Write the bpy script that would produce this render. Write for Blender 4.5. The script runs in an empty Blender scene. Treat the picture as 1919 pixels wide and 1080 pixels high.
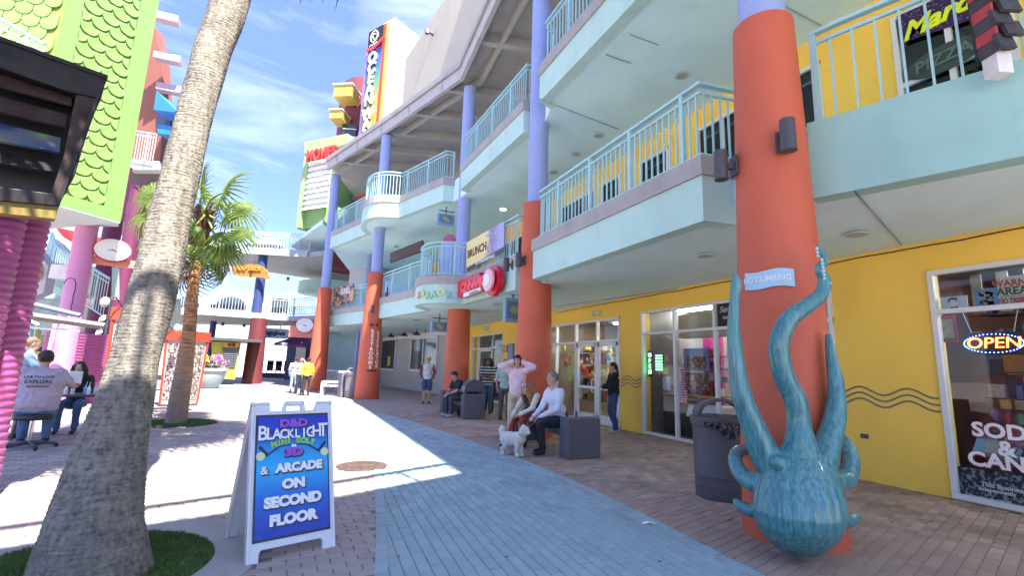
import bpy, bmesh, math, random
from mathutils import Vector, Matrix
R = math.radians
random.seed(7)
SC = bpy.context.scene
COL = SC.collection
V = Vector

# ---------------------------------------------------------------- camera
CAM_H, FPX, CX, CY = 1.48, 888.0, 959.5, 540.0
M3 = Matrix(((0.90901614, 0.09648681, 0.40543797),
             (-0.41560873, 0.13758154, 0.8990777),
             (0.03096836, -0.9857797, 0.1651646)))   # rows: world X (towards the shops), Y (along the walk), Z
cam_data = bpy.data.cameras.new('camera')
cam = bpy.data.objects.new('camera', cam_data)
COL.objects.link(cam)
cam_data.sensor_width = 36.0
cam_data.lens = FPX / 1919.0 * 36.0
cam_data.clip_start = 0.05
cam_data.clip_end = 3000
mr = Matrix(((M3[0][0], -M3[0][1], -M3[0][2]), (M3[1][0], -M3[1][1], -M3[1][2]), (M3[2][0], -M3[2][1], -M3[2][2])))
cam.matrix_world = Matrix.Translation((0, 0, CAM_H)) @ mr.to_4x4()
SC.camera = cam

# ---------------------------------------------------------------- light
SUN_EL, SUN_AZ = R(57), R(14)            # the sun stands behind the camera, a little to the right
sun_dir = V((math.sin(SUN_AZ) * math.cos(SUN_EL), -math.cos(SUN_AZ) * math.cos(SUN_EL), math.sin(SUN_EL)))
sd = bpy.data.lights.new('sun', 'SUN'); sd.energy = 3.2; sd.angle = R(0.53); sd.color = (1.0, 0.95, 0.87)
sun = bpy.data.objects.new('sun', sd); COL.objects.link(sun)
sun.rotation_euler = sun_dir.to_track_quat('Z', 'Y').to_euler()
sun.location = (0, -20, 40)

world = bpy.data.worlds.new('World'); SC.world = world; world.use_nodes = True
wn, wl = world.node_tree.nodes, world.node_tree.links
wn.clear()
wo = wn.new('ShaderNodeOutputWorld'); wb = wn.new('ShaderNodeBackground')
sky = wn.new('ShaderNodeTexSky'); sky.sky_type = 'NISHITA'; sky.sun_disc = False
sky.sun_elevation = SUN_EL; sky.sun_rotation = math.atan2(sun_dir.x, sun_dir.y)
sky.altitude = 0; sky.air_density = 0.85; sky.dust_density = 0.15; sky.ozone_density = 2.2
tc = wn.new('ShaderNodeTexCoord')
mp = wn.new('ShaderNodeMapping'); mp.inputs['Scale'].default_value = (1.1, 1.1, 4.2); mp.inputs['Rotation'].default_value = (0.25, 0.2, 0.5)
nz = wn.new('ShaderNodeTexNoise'); nz.inputs['Scale'].default_value = 2.6; nz.inputs['Detail'].default_value = 9; nz.inputs['Roughness'].default_value = 0.6; nz.inputs['Distortion'].default_value = 0.5
rp = wn.new('ShaderNodeValToRGB'); rp.color_ramp.elements[0].position = 0.47; rp.color_ramp.elements[1].position = 0.85
mx = wn.new('ShaderNodeMixRGB'); mx.inputs['Color2'].default_value = (2.2, 2.4, 2.8, 1)
mul = wn.new('ShaderNodeMath'); mul.operation = 'MULTIPLY'; mul.inputs[1].default_value = 0.5
wl.new(tc.outputs['Generated'], mp.inputs['Vector']); wl.new(mp.outputs[0], nz.inputs['Vector'])
wl.new(nz.outputs['Fac'], rp.inputs[0]); wl.new(rp.outputs[0], mul.inputs[0]); wl.new(mul.outputs[0], mx.inputs['Fac'])
sxyz = wn.new('ShaderNodeSeparateXYZ'); wl.new(tc.outputs['Generated'], sxyz.inputs[0])
hr = wn.new('ShaderNodeValToRGB'); hr.color_ramp.elements[0].position = 0.0; hr.color_ramp.elements[0].color = (0.24, 0.26, 0.33, 1)
hr.color_ramp.elements[1].position = 0.75; hr.color_ramp.elements[1].color = (0.58, 0.53, 0.70, 1)
e_h = hr.color_ramp.elements.new(0.25); e_h.color = (0.33, 0.33, 0.46, 1)
wl.new(sxyz.outputs['Z'], hr.inputs[0]); hm_ = wn.new('ShaderNodeMixRGB'); hm_.blend_type = 'MULTIPLY'; hm_.inputs['Fac'].default_value = 1.0
wl.new(sky.outputs[0], hm_.inputs['Color1']); wl.new(hr.outputs[0], hm_.inputs['Color2'])
wl.new(hm_.outputs[0], mx.inputs['Color1']); wl.new(mx.outputs[0], wb.inputs['Color'])
wb.inputs['Strength'].default_value = 0.15
wl.new(wb.outputs[0], wo.inputs[0])

SC.view_settings.view_transform = 'Standard'
SC.view_settings.look = 'None'
SC.view_settings.exposure = 2.6
SC.view_settings.gamma = 1.0
SC.cycles.max_bounces = 10
SC.cycles.diffuse_bounces = 8
SC.cycles.glossy_bounces = 3
SC.cycles.transparent_max_bounces = 16
SC.cycles.caustics_reflective = False
SC.cycles.caustics_refractive = False
SC.cycles.sample_clamp_indirect = 25.0
SC.cycles.use_denoising = True

# ---------------------------------------------------------------- placing: where a sight line meets a plane of the place
def ray(x, y):
    return M3 @ V((x - CX, y - CY, FPX))
O = V((0, 0, CAM_H))
def G(x, y, z=0.0):
    d = ray(x, y); return O + d * ((z - CAM_H) / d.z)
def PX(x, y, X):
    d = ray(x, y); return O + d * (X / d.x)
def AT(x, y, D):                     # at forward distance D
    return O + ray(x, y) * (D / FPX)
def PV(x, y, P):                     # at the horizontal distance of P
    d = ray(x, y); return O + d * (math.hypot(P[0], P[1]) / math.hypot(d.x, d.y))
def PL(x, y, A, B):                  # on the upright plane through A and B
    d = ray(x, y); A = V(A); B = V(B); n = V((B.y - A.y, A.x - B.x, 0)); return O + d * (n.dot(A - O) / n.dot(d))

# ---------------------------------------------------------------- objects
def tag(o, label=None, cat=None, group=None, kind=None):
    if label: o['label'] = label
    if cat: o['category'] = cat
    if group: o['group'] = group
    if kind: o['kind'] = kind
    return o
def thing(name, loc, label, cat, group=None, rz=0):
    o = bpy.data.objects.new(name, None); COL.objects.link(o); o.empty_display_size = 0.2
    o.location = loc; o.rotation_euler = (0, 0, rz)
    return tag(o, label, cat, group)
def link(name, me, parent=None):
    o = bpy.data.objects.new(name, me); COL.objects.link(o)
    if parent is not None: o.parent = parent
    return o
def wloc(p):
    v = V((0, 0, 0))
    while p is not None: v = v + V(p.location); p = p.parent
    return v
def copy_tree(o, parent=None):
    c = o.copy(); COL.objects.link(c)
    if parent is not None: c.parent = parent
    for ch in list(o.children): copy_tree(ch, c)
    return c

class MB:
    """collects faces of one object"""
    def __init__(s): s.v = []; s.f = []; s.m = []; s.mi = 0
    def add(s, vs, fs):
        b = len(s.v); s.v += [tuple(v) for v in vs]
        for f in fs: s.f.append([i + b for i in f]); s.m.append(s.mi)
        return s
    def box(s, c, d, rz=0, M=None):
        x, y, z = d[0] / 2, d[1] / 2, d[2] / 2
        m = M if M is not None else Matrix.Rotation(rz, 3, 'Z')
        vs = [V(c) + m @ V((a * x, b * y, e * z)) for a, b, e in ((-1,-1,-1),(1,-1,-1),(1,1,-1),(-1,1,-1),(-1,-1,1),(1,-1,1),(1,1,1),(-1,1,1))]
        return s.add(vs, [(0,3,2,1),(4,5,6,7),(0,1,5,4),(1,2,6,5),(2,3,7,6),(3,0,4,7)])
    def mm(s, a, b):                 # box between two corners
        return s.box([(a[i] + b[i]) / 2 for i in range(3)], [abs(b[i] - a[i]) for i in range(3)])
    def hexa(s, p):                  # 8 corners: bottom ring, top ring
        return s.add(p, [(3,2,1,0),(4,5,6,7),(0,1,5,4),(1,2,6,5),(2,3,7,6),(3,0,4,7)])
    def slab(s, poly, z0, z1):       # outline (x,y) list, counter clockwise seen from above
        n = len(poly); a = [(p[0], p[1], z0) for p in poly] + [(p[0], p[1], z1) for p in poly]
        return s.add(a, [list(range(n))[::-1], list(range(n, 2 * n))] + [(i, (i + 1) % n, n + (i + 1) % n, n + i) for i in range(n)])
    def plate(s, pts, n):            # flat outline pts extruded by vector n
        k = len(pts); n = V(n); a = [V(p) for p in pts] + [V(p) + n for p in pts]
        return s.add(a, [list(range(k)), list(range(k, 2 * k))[::-1]] + [(i, k + i, k + (i + 1) % k, (i + 1) % k) for i in range(k)])
    def tube(s, pts, r, seg=10, cap=True):
        pts = [V(p) for p in pts]; n = len(pts)
        rs = r if isinstance(r, (list, tuple)) else [r] * n
        b = len(s.v); prev = None
        for i, p in enumerate(pts):
            t = (pts[min(i + 1, n - 1)] - pts[max(i - 1, 0)]).normalized()
            if prev is None:
                a = V((0, 0, 1)) if abs(t.z) < 0.9 else V((1, 0, 0)); u = t.cross(a).normalized()
            else:
                u = (prev - t * prev.dot(t)).normalized()
            prev = u; w = t.cross(u)
            for k in range(seg):
                an = 2 * math.pi * k / seg
                s.v.append(tuple(p + (u * math.cos(an) + w * math.sin(an)) * rs[i]))
        for i in range(n - 1):
            for k in range(seg):
                k2 = (k + 1) % seg
                s.f.append([b + i * seg + k, b + i * seg + k2, b + (i + 1) * seg + k2, b + (i + 1) * seg + k]); s.m.append(s.mi)
        if cap:
            s.f.append([b + k for k in range(seg)][::-1]); s.m.append(s.mi)
            s.f.append([b + (n - 1) * seg + k for k in range(seg)]); s.m.append(s.mi)
        return s
    def lathe(s, prof, c=(0, 0, 0), seg=32, M=None):     # prof: (r, z)
        b = len(s.v); n = len(prof); c = V(c)
        for r, z in prof:
            for k in range(seg):
                an = 2 * math.pi * k / seg; q = V((r * math.cos(an), r * math.sin(an), z))
                if M is not None: q = M @ q
                s.v.append(tuple(c + q))
        for i in range(n - 1):
            for k in range(seg):
                k2 = (k + 1) % seg
                s.f.append([b + i * seg + k, b + i * seg + k2, b + (i + 1) * seg + k2, b + (i + 1) * seg + k]); s.m.append(s.mi)
        s.f.append([b + k for k in range(seg)][::-1]); s.m.append(s.mi)
        s.f.append([b + (n - 1) * seg + k for k in range(seg)]); s.m.append(s.mi)
        return s
    def ball(s, c, r, seg=14, M=None):
        rx, ry, rz_ = (r, r, r) if not isinstance(r, (tuple, list)) else r
        b = len(s.v); rings = max(6, seg // 2); c = V(c)
        for i in range(rings + 1):
            t = math.pi * (i / rings); t = min(max(t, 0.02), math.pi - 0.02)
            for k in range(seg):
                an = 2 * math.pi * k / seg
                q = V((rx * math.sin(t) * math.cos(an), ry * math.sin(t) * math.sin(an), -rz_ * math.cos(t)))
                if M is not None: q = M @ q
                s.v.append(tuple(c + q))
        for i in range(rings):
            for k in range(seg):
                k2 = (k + 1) % seg
                s.f.append([b + i * seg + k, b + i * seg + k2, b + (i + 1) * seg + k2, b + (i + 1) * seg + k]); s.m.append(s.mi)
        s.f.append([b + k for k in range(seg)][::-1]); s.m.append(s.mi)
        s.f.append([b + rings * seg + k for k in range(seg)]); s.m.append(s.mi)
        return s
    def mesh(s, name, mats, off=V((0, 0, 0)), smooth=False):
        me = bpy.data.meshes.new(name)
        me.from_pydata([(v[0] - off.x, v[1] - off.y, v[2] - off.z) for v in s.v], [], s.f)
        if not isinstance(mats, (list, tuple)): mats = [mats]
        for m in mats: me.materials.append(m)
        if len(mats) > 1: me.polygons.foreach_set('material_index', s.m)
        if smooth: me.polygons.foreach_set('use_smooth', [True] * len(me.polygons))
        me.update()
        return me
    def build(s, name, mats, parent=None, smooth=False, bevel=0, world=True):
        off = wloc(parent) if (world and parent is not None) else V((0, 0, 0))
        o = link(name, s.mesh(name, mats, off, smooth), parent)
        if bevel:
            m = o.modifiers.new('bevel', 'BEVEL'); m.width = bevel; m.segments = 2; m.limit_method = 'ANGLE'; m.angle_limit = R(40)
        if smooth:
            try: o.data.set_sharp_from_angle(angle=R(40))
            except Exception: pass
        return o
def single(mb, name, mats, label, cat, group=None, kind=None, **kw):
    o = mb.build(name, mats, None, **kw); return tag(o, label, cat, group, kind)

def text(s, size, mat, parent, org, xd, yd, ext=0.0, off=0.0, align='CENTER', shear=0, name='lettering', space=1.0, sx=1.0):
    cu = bpy.data.curves.new(name, 'FONT'); cu.body = s; cu.size = size; cu.extrude = ext; cu.offset = off
    cu.align_x = align; cu.align_y = 'CENTER'; cu.shear = shear; cu.space_character = space; cu.resolution_u = 3; cu.space_line = 0.85
    tmp = bpy.data.objects.new(name, cu)
    me = bpy.data.meshes.new_from_object(tmp); bpy.data.objects.remove(tmp)
    me.name = name
    xd = V(xd).normalized(); yd = V(yd).normalized(); zd = xd.cross(yd)
    m = Matrix((xd, yd, zd)).transposed()
    o_ = V(org) - (wloc(parent) if parent is not None else V((0, 0, 0)))
    for v in me.vertices: v.co = o_ + m @ V((v.co.x * sx, v.co.y, v.co.z))
    me.materials.clear(); me.materials.append(mat)
    return link(name, me, parent)

# ---------------------------------------------------------------- materials
MATS = {}
def mat(name, col, rough=0.6, var=0.12, vscale=3.0, bump=0.0, bscale=40.0, metal=0.0, spec=0.5, island=0.0, emit=None, estr=1.0, coat=0.0, dirt=0.0, sss=0):
    if name in MATS: return MATS[name]
    m = bpy.data.materials.new(name); m.use_nodes = True
    nt = m.node_tree; n, l = nt.nodes, nt.links; b = n['Principled BSDF']
    b.inputs['Roughness'].default_value = rough; b.inputs['Metallic'].default_value = metal
    b.inputs['Specular IOR Level'].default_value = spec; b.inputs['Coat Weight'].default_value = coat
    tcn = n.new('ShaderNodeTexCoord')
    no = n.new('ShaderNodeTexNoise'); no.inputs['Scale'].default_value = vscale; no.inputs['Detail'].default_value = 6; no.inputs['Roughness'].default_value = 0.65
    l.new(tcn.outputs['Object'], no.inputs['Vector'])
    mr_ = n.new('ShaderNodeMapRange'); mr_.inputs['From Min'].default_value = 0.3; mr_.inputs['From Max'].default_value = 0.7
    mr_.inputs['To Min'].default_value = 1 - var; mr_.inputs['To Max'].default_value = 1 + var
    l.new(no.outputs['Fac'], mr_.inputs['Value'])
    hs = n.new('ShaderNodeHueSaturation'); hs.inputs['Color'].default_value = (*col, 1)
    last = mr_.outputs[0]
    if island:
        ge = n.new('ShaderNodeNewGeometry'); m2 = n.new('ShaderNodeMapRange')
        m2.inputs['To Min'].default_value = 1 - island; m2.inputs['To Max'].default_value = 1 + island
        l.new(ge.outputs['Random Per Island'], m2.inputs['Value'])
        mm_ = n.new('ShaderNodeMath'); mm_.operation = 'MULTIPLY'; l.new(last, mm_.inputs[0]); l.new(m2.outputs[0], mm_.inputs[1]); last = mm_.outputs[0]
        m3 = n.new('ShaderNodeMapRange'); m3.inputs['To Min'].default_value = 0.485; m3.inputs['To Max'].default_value = 0.515
        fr = n.new('ShaderNodeMath'); fr.operation = 'FRACT'; k = n.new('ShaderNodeMath'); k.operation = 'MULTIPLY'; k.inputs[1].default_value = 7.31
        l.new(ge.outputs['Random Per Island'], k.inputs[0]); l.new(k.outputs[0], fr.inputs[0]); l.new(fr.outputs[0], m3.inputs['Value']); l.new(m3.outputs[0], hs.inputs['Hue'])
    l.new(last, hs.inputs['Value'])
    out = hs.outputs[0]
    if dirt:
        d = n.new('ShaderNodeTexNoise'); d.inputs['Scale'].default_value = 1.3; d.inputs['Detail'].default_value = 8
        mp_ = n.new('ShaderNodeMapping'); mp_.inputs['Scale'].default_value = (1, 1, 0.35)
        l.new(tcn.outputs['Object'], mp_.inputs[0]); l.new(mp_.outputs[0], d.inputs['Vector'])
        rr = n.new('ShaderNodeMapRange'); rr.inputs['From Min'].default_value = 0.5; rr.inputs['From Max'].default_value = 0.75; rr.inputs['To Max'].default_value = dirt
        l.new(d.outputs['Fac'], rr.inputs['Value'])
        mxx = n.new('ShaderNodeMixRGB'); mxx.inputs['Color2'].default_value = (col[0] * 0.35, col[1] * 0.36, col[2] * 0.38, 1)
        l.new(rr.outputs[0], mxx.inputs['Fac']); l.new(out, mxx.inputs['Color1']); out = mxx.outputs[0]
    l.new(out, b.inputs['Base Color'])
    if bump:
        nb = n.new('ShaderNodeTexNoise'); nb.inputs['Scale'].default_value = bscale; nb.inputs['Detail'].default_value = 5
        l.new(tcn.outputs['Object'], nb.inputs['Vector'])
        bp = n.new('ShaderNodeBump'); bp.inputs['Strength'].default_value = bump; bp.inputs['Distance'].default_value = 0.02
        l.new(nb.outputs['Fac'], bp.inputs['Height']); l.new(bp.outputs[0], b.inputs['Normal'])
    rv = n.new('ShaderNodeMapRange'); rv.inputs['To Min'].default_value = max(0.02, rough - 0.1); rv.inputs['To Max'].default_value = min(1, rough + 0.1)
    l.new(no.outputs['Fac'], rv.inputs['Value']); l.new(rv.outputs[0], b.inputs['Roughness'])
    if emit:
        b.inputs['Emission Color'].default_value = (*emit, 1); b.inputs['Emission Strength'].default_value = estr
    MATS[name] = m
    return m
def nodes(m): return m.node_tree.nodes, m.node_tree.links, m.node_tree.nodes['Principled BSDF']

def glass_mat(name, tint=(0.8, 0.85, 0.85), refl=0.12, ior=1.5):
    m = bpy.data.materials.new(name); m.use_nodes = True; n, l = m.node_tree.nodes, m.node_tree.links; n.clear()
    o = n.new('ShaderNodeOutputMaterial'); t = n.new('ShaderNodeBsdfTransparent'); t.inputs[0].default_value = (*tint, 1)
    g = n.new('ShaderNodeBsdfGlossy'); g.inputs['Roughness'].default_value = 0.02
    lw = n.new('ShaderNodeLayerWeight'); lw.inputs['Blend'].default_value = 0.5
    f = n.new('ShaderNodeMath'); f.operation = 'POWER'; f.inputs[1].default_value = 4.5; l.new(lw.outputs['Facing'], f.inputs[0])
    a = n.new('ShaderNodeMath'); a.operation = 'MULTIPLY_ADD'; a.inputs[1].default_value = 0.5; a.inputs[2].default_value = 0.025 + refl; a.use_clamp = True
    x = n.new('ShaderNodeMixShader')
    l.new(f.outputs[0], a.inputs[0]); l.new(a.outputs[0], x.inputs[0]); l.new(t.outputs[0], x.inputs[1]); l.new(g.outputs[0], x.inputs[2]); l.new(x.outputs[0], o.inputs[0])
    return m
GLASS = glass_mat('shop glass', (.9, .93, .93), 0.0, 1.28)
GLASS_DARK = glass_mat('tinted glass', (0.35, 0.4, 0.42), 0.06)

mint = mat('mint paint', (0.49, 0.70, 0.64), 0.75, 0.06, 1.2, 0.3, 90, dirt=0.16)
teal = mat('teal paint', (0.34, 0.57, 0.53), 0.75, 0.06, 1.2, 0.3, 90, dirt=0.14)
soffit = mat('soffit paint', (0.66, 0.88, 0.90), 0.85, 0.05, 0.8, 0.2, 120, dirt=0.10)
coping = mat('grey coping', (0.39, 0.365, 0.355), 0.75, 0.10, 2.5, 0.3, 70, dirt=0.25)
railp = mat('pale teal rail paint', (0.40, 0.64, 0.65), 0.45, 0.06, 4)
railw = mat('white rail paint', (0.52, 0.56, 0.57), 0.45, 0.05, 4)
red = mat('red column paint', (0.58, 0.115, 0.055), 0.6, 0.09, 1.3, 0.35, 60, dirt=0.22)
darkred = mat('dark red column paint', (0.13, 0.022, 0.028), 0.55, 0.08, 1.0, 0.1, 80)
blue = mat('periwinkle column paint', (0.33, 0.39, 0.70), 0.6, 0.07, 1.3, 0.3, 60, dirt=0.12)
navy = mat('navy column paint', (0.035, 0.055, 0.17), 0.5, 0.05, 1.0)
yellow = mat('yellow wall paint', (0.95, 0.62, 0.10), 0.8, 0.06, 0.9, 0.35, 100, dirt=0.14)
beige = mat('beige stucco', (0.46, 0.42, 0.345), 0.9, 0.05, 0.5, 0.3, 60, dirt=0.12)
roofgrey = mat('grey roof timber', (0.40, 0.37, 0.35), 0.8, 0.12, 2.0, 0.1, 30)
framew = mat('white aluminium', (0.68, 0.70, 0.70), 0.4, 0.05, 3)
white = mat('white paint', (0.80, 0.80, 0.79), 0.5, 0.05, 2)
black = mat('black paint', (0.018, 0.018, 0.02), 0.45, 0.2, 5)
darkg = mat('dark grey metal', (0.07, 0.065, 0.075), 0.5, 0.1, 8)
# ================================================================ GROUND
def in_poly(x, y, P):
    c = False; j = len(P) - 1
    for i in range(len(P)):
        a, b = P[i], P[j]
        if (a[1] > y) != (b[1] > y) and x < (b[0] - a[0]) * (y - a[1]) / (b[1] - a[1]) + a[0]: c = not c
        j = i
    return c
def smooth_line(P, n=8):
    out = []
    for i in range(len(P) - 1):
        p0, p1, p2, p3 = [V((*P[max(0, min(len(P) - 1, k))], 0)) for k in (i - 1, i, i + 1, i + 2)]
        for k in range(n):
            t = k / n
            q = 0.5 * ((2 * p1) + (-p0 + p2) * t + (2 * p0 - 5 * p1 + 4 * p2 - p3) * t * t + (-p0 + 3 * p1 - 3 * p2 + p3) * t ** 3)
            out.append((q.x, q.y))
    out.append(tuple(P[-1])); return out
BR = smooth_line([(2.8, -1), (3.12, 1.2), (3.31, 2.7), (3.47, 4.5), (3.53, 6.2), (3.45, 7.9), (3.2, 10.5), (2.82, 13.4), (2.0, 16.5), (0.9, 20), (-0.4, 24.5), (-2.0, 30), (-3.5, 38)])
BL = smooth_line([(-0.8, -1), (0.1, 1.2), (0.68, 3.5), (1.14, 6.53), (1.3, 8.0), (1.15, 10), (0.6, 12.6), (-0.4, 16), (-1.6, 20), (-3.0, 25), (-5, 32), (-6, 38)])
BLUE = BR + BL[::-1]

def brick_mat(name, col, col2, mortar, scale, rot, w=0.5, h=0.25):
    m = mat(name, col, 0.85, 0.14, 3.0, 0.25, 150)
    n, l, b = nodes(m)
    tcn = n.new('ShaderNodeTexCoord'); mp_ = n.new('ShaderNodeMapping'); mp_.inputs['Rotation'].default_value = (0, 0, rot)
    br = n.new('ShaderNodeTexBrick'); br.inputs['Scale'].default_value = scale; br.inputs['Mortar Size'].default_value = 0.008
    br.inputs['Brick Width'].default_value = w; br.inputs['Row Height'].default_value = h
    br.inputs['Color1'].default_value = (*col, 1); br.inputs['Color2'].default_value = (*col2, 1); br.inputs['Mortar'].default_value = (*mortar, 1)
    l.new(tcn.outputs['Object'], mp_.inputs[0]); l.new(mp_.outputs[0], br.inputs['Vector'])
    hs = [x for x in n if x.type == 'HUE_SAT'][0]; l.new(br.outputs['Color'], hs.inputs['Color'])
    return m
BROWN, BLUEC = (0.36, 0.262, 0.208), (0.31, 0.40, 0.43)
pav_brown = mat('brown paver', BROWN, 0.85, 0.16, 1.2, 0.35, 160, island=0.22, dirt=0.5)
pav_blue = mat('blue paver', BLUEC, 0.85, 0.10, 1.2, 0.35, 160, island=0.13, dirt=0.28)
joint = mat('joint sand', (0.20, 0.19, 0.18), 0.95, 0.2, 10, 0.4, 200)
far_brown = brick_mat('brown paving far', (.38, .31, .285), (0.34, 0.27, 0.25), (0.22, 0.19, 0.18), 2.5, 0.0)  # brown lightened for the sunlit court, sun put into the colour
far_blue = brick_mat('blue paving far', BLUEC, (0.31, 0.375, 0.41), (0.2, 0.23, 0.25), 2.5, 0.1)
sand = mat('beach sand', (0.62, 0.56, 0.46), 0.95, 0.06, 0.05, 0.3, 20)
concrete = mat('pale concrete', (0.36, 0.35, 0.34), 0.9, 0.08, 2, 0.3, 120, dirt=0.25)

g = MB(); g.add([(-700, -300, -0.06), (700, -300, -0.06), (700, 1500, -0.06), (-700, 1500, -0.06)], [(0, 1, 2, 3)])
single(g, 'ground', sand, None, None, kind='structure')
g = MB(); g.add([(-30, -14, -0.0065), (14, -14, -0.0065), (14, 48, -0.0065), (-30, 48, -0.0065)], [(0, 1, 2, 3)])
bed = single(g, 'paving_bed', joint, None, None, kind='structure')
FARY = 15.5
g = MB(); g.add([(-30, FARY, -0.002), (14, FARY, -0.002), (14, 48, -0.002), (-30, 48, -0.002)], [(0, 1, 2, 3)])
g.add([(-30, -14, -0.002), (-7.0, -14, -0.002), (-7.0, FARY, -0.002), (-30, FARY, -0.002)], [(0, 1, 2, 3)])
g.add([(-7, -14, -0.002), (14, -14, -0.002), (14, 1.0, -0.002), (-7, 1.0, -0.002)], [(0, 1, 2, 3)])
single(g, 'pavement', far_brown, None, None, kind='structure')
g = MB()
fr = [p for p in BR if p[1] >= FARY]; fl = [p for p in BL if p[1] >= FARY]
fr = [(2.3, FARY)] + fr; fl = [(-0.25, FARY)] + fl
poly = fr + fl[::-1]
g.add([(x, y, 0.0) for x, y in poly], [list(range(len(poly)))])
single(g, 'blue_path', far_blue, None, None, kind='structure')
g = MB(); g.add([(-400, 48, -0.05), (400, 48, -0.05), (400, 420, -0.05), (-400, 420, -0.05)], [(0, 1, 2, 3)])
single(g, 'sand', sand, None, None, kind='structure')
g = MB(); g.add([(-700, 420, -0.03), (700, 420, -0.03), (700, 1500, -0.03), (-700, 1500, -0.03)], [(0, 1, 2, 3)])
single(g, 'water', mat('sea water', (0.10, 0.22, 0.30), 0.25, 0.1, 0.02, 0.4, 0.5), None, None, kind='structure')

PALM1, PALM2 = V((-1.22, 4.32, 0)), V((-2.28, 13.2, 0))
RINGC, RING_RI, RING_RO = V((-1.18, 4.45, 0)), 0.78, 1.10
MANH = V((1.06, 7.44, 0))
rng = random.Random(3)
def paver(mb, x, y, l, w, rot):
    a, b = l / 2 - 0.0045, w / 2 - 0.0025
    c, s = math.cos(rot), math.sin(rot); z = rng.uniform(-0.0018, 0.0018); t1, t2 = rng.uniform(-0.0018, 0.0018), rng.uniform(-0.0018, 0.0018); k = 0.004
    vs = []
    for (q, zz) in ((0, -0.012), (0, -0.004), (k, 0.0)):
        for sx, sy in ((-1, -1), (1, -1), (1, 1), (-1, 1)):
            px_, py_ = sx * (a - q), sy * (b - q)
            vs.append((x + px_ * c - py_ * s, y + px_ * s + py_ * c, zz + z + sx * t1 + sy * t2))
    f = [(8, 9, 10, 11)]
    for r0 in (0, 4):
        for i in range(4): f.append((r0 + i, r0 + (i + 1) % 4, r0 + 4 + (i + 1) % 4, r0 + 4 + i))
    mb.add(vs, f)
def vis(x, y):
    c = M3.transposed() @ V((x, y, -CAM_H))
    if c.z < 1: return False
    u, v = CX + FPX * c.x / c.z, CY + FPX * c.y / c.z
    return -120 < u < 2040 and v < 1180
def near_rank(x, y): return math.hypot(x, y)
cands = {'b': [], 'r': [], 'l': []}
def blocked(x, y):
    if (V((x, y, 0)) - RINGC).length < RING_RO + 0.04: return True
    if (V((x, y, 0)) - PALM2).length < 0.85: return True
    if (V((x, y, 0)) - MANH).length < 0.36: return True
    return x > 7.78
L_, W_ = 0.2, 0.1
for reg, rot in (('b', R(-3)), ('r', R(16)), ('l', R(2))):
    c, s = math.cos(rot), math.sin(rot)
    swap = reg == 'b'
    for i in range(-170, 200):
        for j in range(-60, 90):
            u, v = (j + 0.5 * (i % 2)) * L_, i * W_
            if swap: u, v = i * W_, (j + 0.5 * (i % 2)) * L_
            x, y = 1.5 + u * c - v * s, 7 + u * s + v * c
            if not (-7 < x < 7.9 and 1.0 < y < FARY + 0.1): continue
            inb = in_poly(x, y, BLUE)
            if reg == 'b' and not in_poly(x, y, BLUE): continue
            if reg != 'b':
                if inb: continue
                right = x > 2.3
                if (reg == 'r') != right: continue
            # border course of blue pavers follows the curve: keep its strip free
            dmin = min(abs(x - bx) + abs(y - by) * 0.3 for bx, by in BR + BL)
            if blocked(x, y) or not vis(x, y): continue
            cands[reg].append((near_rank(x, y), x, y, rot + (math.pi / 2 if swap else 0)))
border = []
for line in (BR, BL):
    acc = 0
    for i in range(len(line) - 1):
        a, b = V((*line[i], 0)), V((*line[i + 1], 0)); d = (b - a).length; t = acc
        while t < d:
            p = a + (b - a) * (t / d)
            if 1.0 < p.y < FARY and vis(p.x, p.y) and not blocked(p.x, p.y):
                border.append((near_rank(p.x, p.y), p.x, p.y, math.atan2(b.y - a.y, b.x - a.x)))
            t += 0.105 if False else 0.203
        acc = t - d
bset = [(p[1], p[2]) for p in border]
grid = {}
for p in border: grid.setdefault((int(p[1] * 4), int(p[2] * 4)), []).append(p)
def near_border(x, y):
    i, j = int(x * 4), int(y * 4)
    for a in (-1, 0, 1):
        for b in (-1, 0, 1):
            for p in grid.get((i + a, j + b), ()):
                dx, dy = x - p[1], y - p[2]; c, s = math.cos(p[3]), math.sin(p[3])
                if abs(dx * c + dy * s) < 0.17 and abs(-dx * s + dy * c) < 0.062: return True
    return False
for k in cands: cands[k] = sorted(cands[k])
def lay(items, m, host_name, nsingle, dz):
    host = thing(host_name, (0, 0, 0), None, None); host['kind'] = 'structure'
    protos = []
    for q in range(12):
        mb = MB(); paver(mb, 0, 0, L_, W_, 0); protos.append(mb.mesh('paver', m))
    for q, (r, x, y, rot) in enumerate(items[:nsingle]):
        o = link('paver', protos[q % 12], host); o.location = (x, y, dz); o.rotation_euler = (0, 0, rot)
    mb = MB()
    for (r, x, y, rot) in items[nsingle:]: paver(mb, x, y, L_, W_, rot)
    if mb.v:
        for i, v in enumerate(mb.v): mb.v[i] = (v[0], v[1], v[2] + dz)
        o = mb.build('small_pavers', m, host); o['kind'] = 'stuff'
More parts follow.
